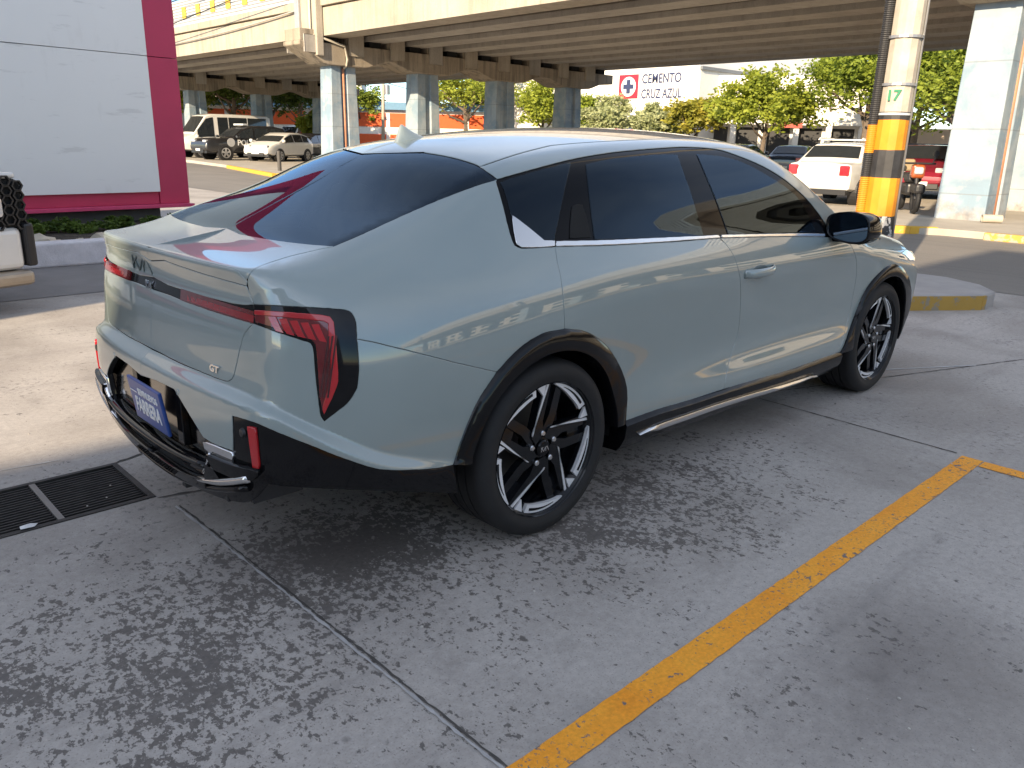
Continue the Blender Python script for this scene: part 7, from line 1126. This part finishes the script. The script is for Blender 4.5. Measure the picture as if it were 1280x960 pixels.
text_mesh('police_lettering','POLICÍA',.40,PLW,pol,basis((.02,.985,.90),(-1,0,0),(0,0,1)),.003,bold=.008)
m=MB(); m.lathe([(.0,.22),(.012,.22),(.012,0)],'y',(1.12,.972,.92),20); m.build('door_emblem',M('grey_emblem',(.4,.4,.4),.5),pol)
m=MB(); m.box((-.2,-.5,1.80),(.1,.5,1.9),.02); m.build('light_bar',HL,pol)
bgcar('passenger_van','white passenger van with dark windows behind the police vehicle','van',(*bear(284,52.5),),182,5.7,2.05,2.45,'van',WP,wheel_r=.36)
bgcar('passenger_van','second white high roof van farther back, mostly hidden by the magenta frame','van',(*bear(246,58.5),),182,5.7,2.05,2.6,'van',WP,wheel_r=.36)
bgcar('box_van','white van seen between the two far blue pillars','van',(36.5,66),205,5.6,2.0,2.3,'van',WP,wheel_r=.34)
bgcar('parked_car','black hatchback parked just behind the white hatchback','car',(*bear(385,51),),207,4.2,1.75,1.5,'hatch',BP)
bgcar('parked_car','grey sedan parked beside the sunlit far pillar','car',(*bear(405,54),),205,4.3,1.75,1.45,'sedan',GP)
bgcar('compact_car','white compact car with roof rack seen from behind, left of the banded pole','car',(18.7,6.7),6,3.95,1.62,1.42,'sedan',WP,rack=True,wheel_r=.30)
bgcar('parked_car','dark blue sedan parked beyond the white roof rack car','car',(33.5,15.9),14,4.4,1.75,1.42,'sedan',NB)
bgcar('parked_car','black car half hidden by the sedan windscreen pillar, under the rounded tree','car',(37.5,21.0),8,4.3,1.75,1.45,'sedan',BP)
bgcar('parked_car','maroon sedan parked nose out between the banded pole and the blue pillar','car',(23.6,6.6),197,4.4,1.75,1.45,'sedan',MAR)
bgcar('parked_car','black sport utility vehicle showing right of the near blue pillar','car',(25.3,4.2),187,4.8,1.9,1.75,'suv',BP,wheel_r=.37)
# white sport utility vehicle cut by the left picture edge
sv=bgcar('sport_utility_car','white sport utility vehicle nosing in at the left edge of the lot','car',(-1.90,6.42),-72,4.7,1.95,1.45,'suv',WP,z=.0,wheel_r=.38)
def hexmesh():
    m=MB()
    for i in range(21):
        for j in range(5):
            y=-.88+i*.088; z=.665+j*.072+(.0375 if i%2 else 0); m.lathe([(0,.045),(.03,.045),(.03,.033),(0,.033)],'x',(2.345,y,z),6,closed=True)
    return m.build('grille_mesh',BLK,sv)
hexmesh()
m=MB(); m.box((2.12,-.93,.63),(2.345,.93,1.0),.04); m.build('grille_panel',DARK,sv)
m=MB(); m.box((1.2,-.90,1.002),(2.33,.90,1.05),.02,seg=3); m.build('hood_lip',WP,sv)
for s in (1,-1):
    m=MB(); m.box((2.30,s*.55-.20,.72),(2.385,s*.55+.20,.88),.03); m.build('lamp_cluster',HL,sv)
    m=MB(); m.box((2.20,s*.905-.03,.34),(2.385,s*.905+.05,.67),.02); m.build('bumper_slot',BLK,sv)
    m=MB(); m.box((2.05,s*.70-.30,.32),(2.37,s*.70+.17,.645),.05,seg=3); m.build('bumper_corner',WP,sv)
m=MB(); m.box((2.18,-.9,.20),(2.42,.9,.315),.04,seg=3); m.build('skid_plate',M('bronze_skid',(.40,.34,.27),.4,.6),sv)
# ---------------------------------------------------------------- scooters
def scooter(loc,head,col,label,bag):
    t=empty('motorcycle',(loc[0],loc[1],.12),math.radians(head),label=label,cat='motorcycle'); pm=cp('moto_paint',col)
    for x in (-.62,.66):
        m=MB(); m.lathe([(-.045,.20),(-.05,.26),(0,.295),(.05,.26),(.045,.20)],'y',(x,0,.295),24,closed=True); w_=m.build('wheel',RUBBER,t,smooth=True)
        m=MB(); m.lathe([(-.015,.2),(-.015,0),(.015,0),(.015,.2)],'y',(x,0,.295),16); m.build('rim',BLK,w_)
    m=MB(); m.tube([(.66,0,.3),(.50,0,.72),(.42,0,1.0)],[.035,.04,.03],8); m.tube([(.42,-.34,1.02),(.42,.34,1.02)],.02,8); m.build('fork',BLK,t)
    m=MB(); m.box((.36,-.13,.72),(.58,.13,1.0),.06,seg=3); m.build('fairing',pm,t)
    m=MB(); m.box((-.20,-.14,.36),(.34,.14,.62),.07,seg=3); m.build('engine',BLK,t)
    m=MB(); m.box((-.02,-.15,.62),(.36,.15,.84),.07,seg=3); m.build('tank',BLK,t)
    m=MB(); m.box((-.72,-.14,.70),(.0,.14,.82),.05,seg=3); m.build('seat',BLK,t)
    m=MB(); m.box((.50,-.09,.80),(.62,.09,.95),.04,seg=3); m.build('headlamp',HL,t)
    m=MB(); m.box((.42,-.10,.42),(.95,.10,.62),.06,seg=2); m.build('mudguard',BLK,t)
    for s in (1,-1): m=MB(); m.tube([(.42,s*.28,1.02),(.40,s*.32,1.18)],.01,6); m.lathe([(-.01,.06),(.01,.06),(.01,0)],'x',(.40,s*.32,1.22),12); m.build('mirror',BLK,t)
    if bag: m=MB(); m.box((-.72,-.15,.84),(-.40,.15,1.10),.05); m.build('cargo_box',M('tan_box',(.28,.21,.12),.8),t)
    return t
scooter((16.5,4.28),214,(.30,.07,.015),'orange and black motorcycle parked between the banded pole and the blue pillar',True)
scooter((18.3,3.62),186,(.40,.03,.03),'red motorcycle half hidden behind the blue pillar foot',False)
# ---------------------------------------------------------------- buildings and walls beyond
WW=M('white_render',(.72,.70,.66),.8,var=.06,scale=.6); WG=M('pale_sheeting',(.66,.65,.62),.7,var=.08); DKO=M('dark_opening',(.02,.02,.022),.6); RED=M('sign_red',(.55,.02,.04),.5); NAVY=M('sign_navy',(.03,.04,.10),.5)
bw=empty('white_warehouse',(54.3,35.6,0),label='white warehouse behind the trees with a painted cement advert',cat='building')
m=MB(); m.box((0,0,0),(20,26,10.0)); m.build('wall',WW,bw)
m=MB(); m.box((.02,-.05,0),(22,-.002,7.15)); m.build('side_wall',WG,bw)
m=MB(); m.box((-.05,-.25,7.151),(22.2,-.002,7.40)); m.build('roof_edge',M('roof_edge_grey',(.16,.17,.18),.6),bw)
SM=lambda y,z: basis((-.012,y,z),(0,-1,0),(0,0,1))
m=MB(); m.box((-.02,5.95,5.15),(-.002,8.0,7.05)); lg=m.build('advert_emblem',RED,bw)
m=MB(); m.lathe([(-.03,0),(-.03,.78),(-.02,.78)],'x',(0,6.97,6.1),32); m.build('emblem_disc',PLW,lg)
m=MB(); m.box((-.045,6.77,5.55),(-.031,7.17,6.65)); m.box((-.044,6.42,5.92),(-.0305,7.52,6.28)); m.build('emblem_cross',NAVY,lg)
text_mesh('advert_lettering','CEMENTO',1.02,NAVY,bw,basis((-.012,5.6,6.62),(0,-1,0),(0,0,1)),.01,ax='LEFT',sx=.82,bold=.02)
text_mesh('advert_lettering','CRUZ AZUL',1.02,NAVY,bw,basis((-.012,5.6,5.45),(0,-1,0),(0,0,1)),.01,ax='LEFT',sx=.72,bold=.02)
m=MB(); m.box((-.012,-2.0,4.2),(-.002,8.2,4.28)); m.build('advert_line',NAVY,bw) if False else m.bm.free()
ab=empty('arcade_building',(59.5,30.5,0),math.radians(-58),label='low white shopfront with square columns and dark openings behind the trees',cat='building')
m=MB(); m.box((-7,.5,0),(9,6,6.9)); m.build('wall',WW,ab); m=MB(); m.box((-7,-.6,3.2),(9,.5,4.2),.02); m.build('canopy',WW,ab)
for k in range(7):
    x=-6.8+k*2.4; m=MB(); m.box((x,-.5,0),(x+.42,-.1,3.2)); m.build('column',WW,ab)
    m=MB(); m.box((x+.5,.47,.1),(x+2.2,.498,3.0)); m.build('shop_opening',DKO,ab)
m=MB(); m.box((-.8,-.66,3.0),(1.0,-.61,3.4)); m.build('shop_sign',M('shop_sign_red',(.45,.06,.04),.5),ab)
gw=empty('graffiti_wall',(36.5,12.9,0),math.radians(-64),label='dark grey wall sprayed with white and red graffiti letters behind the maroon sedan',cat='wall')
m=MB(); m.box((-1,0,0),(9,.2,1.75)); m.build('wall',M('grey_block_wall',(.10,.10,.11),.85,var=.2,scale=2),gw)
m=MB(); m.box((2.3,-.02,.55),(7.5,-.002,1.62)); m.build('graffiti_back',M('graffiti_red',(.30,.03,.05),.7,var=.5,scale=1.5),gw)
text_mesh('graffiti','6TSAL',1.15,M('graffiti_white',(.65,.62,.62),.7),gw,basis((4.9,-.03,1.05),(1,0,0),(0,0,1)),.008,bold=.05,sx=1.15)
hb=empty('tan_house',(66,12.5,0),math.radians(-80),label='tan walled house behind the right hand trees',cat='building')
m=MB(); m.box((-10,0,0),(12,6,3.1)); m.build('wall',M('tan_render',(.58,.46,.36),.85,var=.12,scale=.8),hb)
for x in (-3,1,5): m=MB(); m.box((x,-.03,1.0),(x+1.3,-.002,2.2)); m.build('window',DKO,hb)
ob=empty('orange_building',(42,70,0),math.radians(-40),label='orange and white commercial building with blue roof beyond the pillars',cat='building')
ORG=M('orange_wall',(.62,.09,.015),.6,var=.1); 
m=MB(); m.box((-14,0,0),(22,10,4.2)); m.build('wall',WW,ob)
for k in range(9): m=MB(); m.box((-13.5+k*3.9,-.06,2.6),(-10.0+k*3.9,-.002,3.9)); m.build('panel',ORG,ob)
for k in range(9): m=MB(); m.box((-13.5+k*3.9,-.06,.2),(-10.0+k*3.9,-.002,1.9)); m.build('panel',ORG,ob)
m=MB(); m.box((-14.4,-.6,4.201),(22.4,10.4,4.9)); m.build('roof',M('blue_roof',(.12,.24,.36),.5),ob)
m=MB(); m.box((-1,3,4.901),(3,7,6.9)); m.build('water_tank',WW,ob)
pk=empty('pink_building',(52,108,0),math.radians(-25),label='tall pale pink building with a blue sign strip in the far distance',cat='building')
m=MB(); m.box((-8,0,0),(6,8,11)); m.build('wall',M('pink_render',(.52,.36,.36),.85),pk); m=MB(); m.box((2,-.1,1),(4.5,-.002,9.5)); m.build('sign_strip',M('blue_sign',(.05,.25,.5),.5),pk)
for k in range(3):
    for j in range(3): m=MB(); m.box((-7+k*2.9,-.05,1.5+j*3),(-5.3+k*2.9,-.002,3.2+j*3)); m.build('window',DKO,pk)
# wooden pole with wires
up=empty('wooden_pole',(42.5,61.5,0),label='pale timber utility pole beside the sunlit blue pillar',cat='pole')
m=MB(); m.tube([(0,0,0),(.25,0,9.5)],[.17,.12],8); m.build('shaft',M('timber',(.42,.36,.28),.85),up,smooth=True); m=MB(); m.box((-1,-.06,8.0),(1.2,.06,8.16)); m.build('crossarm',BARK,up); m=MB(); m.lathe([(5.3,.28),(6.1,.28),(6.15,.1)],'z',(.35,-.3,0),12); m.build('transformer',RIMG,up)
for k,z in enumerate((7.9,7.2,6.4)): cable([(42.6,61.5,z),(75,75,z-.6)],.03,CAB,['upper','middle','lower'][k]+' wire running right from the timber utility pole',.6,grp='wires on the timber pole')
# ---------------------------------------------------------------- trees
T=[ # px, distance, crown radius, crown height, material, label
 (932,60,3.7,4.0,LG,'rounded yellow green tree in front of the white shopfront','street_tree'),
 (1052,58,5.0,5.6,LM,'broad green tree directly left of the banded pole','street_tree'),
 (1012,70,1.9,7.2,LG,'thin pale green tree between the rounded tree and the banded pole','street_tree'),
 (1165,56,5.9,5.3,LM,'dense bright green tree between the banded pole and the blue pillar','street_tree'),
 (1225,62,5.6,5.0,LM,'green tree partly behind the near blue pillar','street_tree'),
 (1110,66,5.0,5.8,LO,'brown tinged tree behind the banded pole','street_tree'),
 (850,64,2.9,3.4,LO,'tree with orange blossom left of the rounded tree','flowering_tree'),
 (800,64,2.5,2.6,LP,'pale blossoming tree under the cement advert','flowering_tree'),
 (745,68,2.8,3.0,LP,'pale blossoming tree right of the last dark pillar','flowering_tree'),
 (722,74,3.0,3.9,LM,'green tree behind the last dark pillar','street_tree'),
 (578,80,5.0,6.0,LG,'wide yellow green tree between the sunlit pillar and the next pillar','street_tree'),
 (668,74,3.6,4.3,LG,'bright bushy tree between the two dark pillars','street_tree'),
 (612,88,4.0,5.4,LM,'green tree hidden behind the middle dark pillar','street_tree'),
 (452,85,3.4,4.2,LM,'leafy tree right of the pillar with the orange pipe','street_tree'),
 (300,72,4.6,5.4,LD,'dark green tree behind the white passenger van','street_tree'),
 (345,78,4.6,5.2,LD,'dark green tree behind the pillar left of the white hatchback','street_tree'),
 (378,70,2.4,4.6,LD,'dark thin tree left of the pillar with the orange pipe','street_tree'),
 (238,74,3.2,4.2,LG,'yellow green tree beside the magenta frame','street_tree'),
 (398,64,1.5,2.1,LG,'small yellow green tree behind the parked grey sedan','street_tree'),
 (950,110,3.2,10.6,LM,'distant conifer rising above the warehouse roof','conifer'),
]
for i,(px,D,R,h,mt,lab,nm) in enumerate(T): tree(bear(px,D),R*.95,h,mt,lab,40+i,dens=2.8 if D<62 else 2.2,leaf=.13 if D<45 else .18,name=nm)
for i,(px,D,R) in enumerate([(487,50,.9),(540,52,1.3),(560,54,1.1),(598,55,1.0),(520,56,1.0)]):
    o=link('shrub',crown_mesh('shrub',R,50,36,.12,LO if i%2==0 else LG,500+i,squash=.8),None); x,y=bear(px,D); o.location=(x,y,R*.75); tag(o,['orange shrub right of the timber pole','orange tinted shrub just right of the sunlit pillar','yellow green shrub right of the orange tinted shrub','orange shrub left of the middle dark pillar','yellow green shrub behind the sunlit pillar'][i],'shrub',group='shrubs before the orange building')
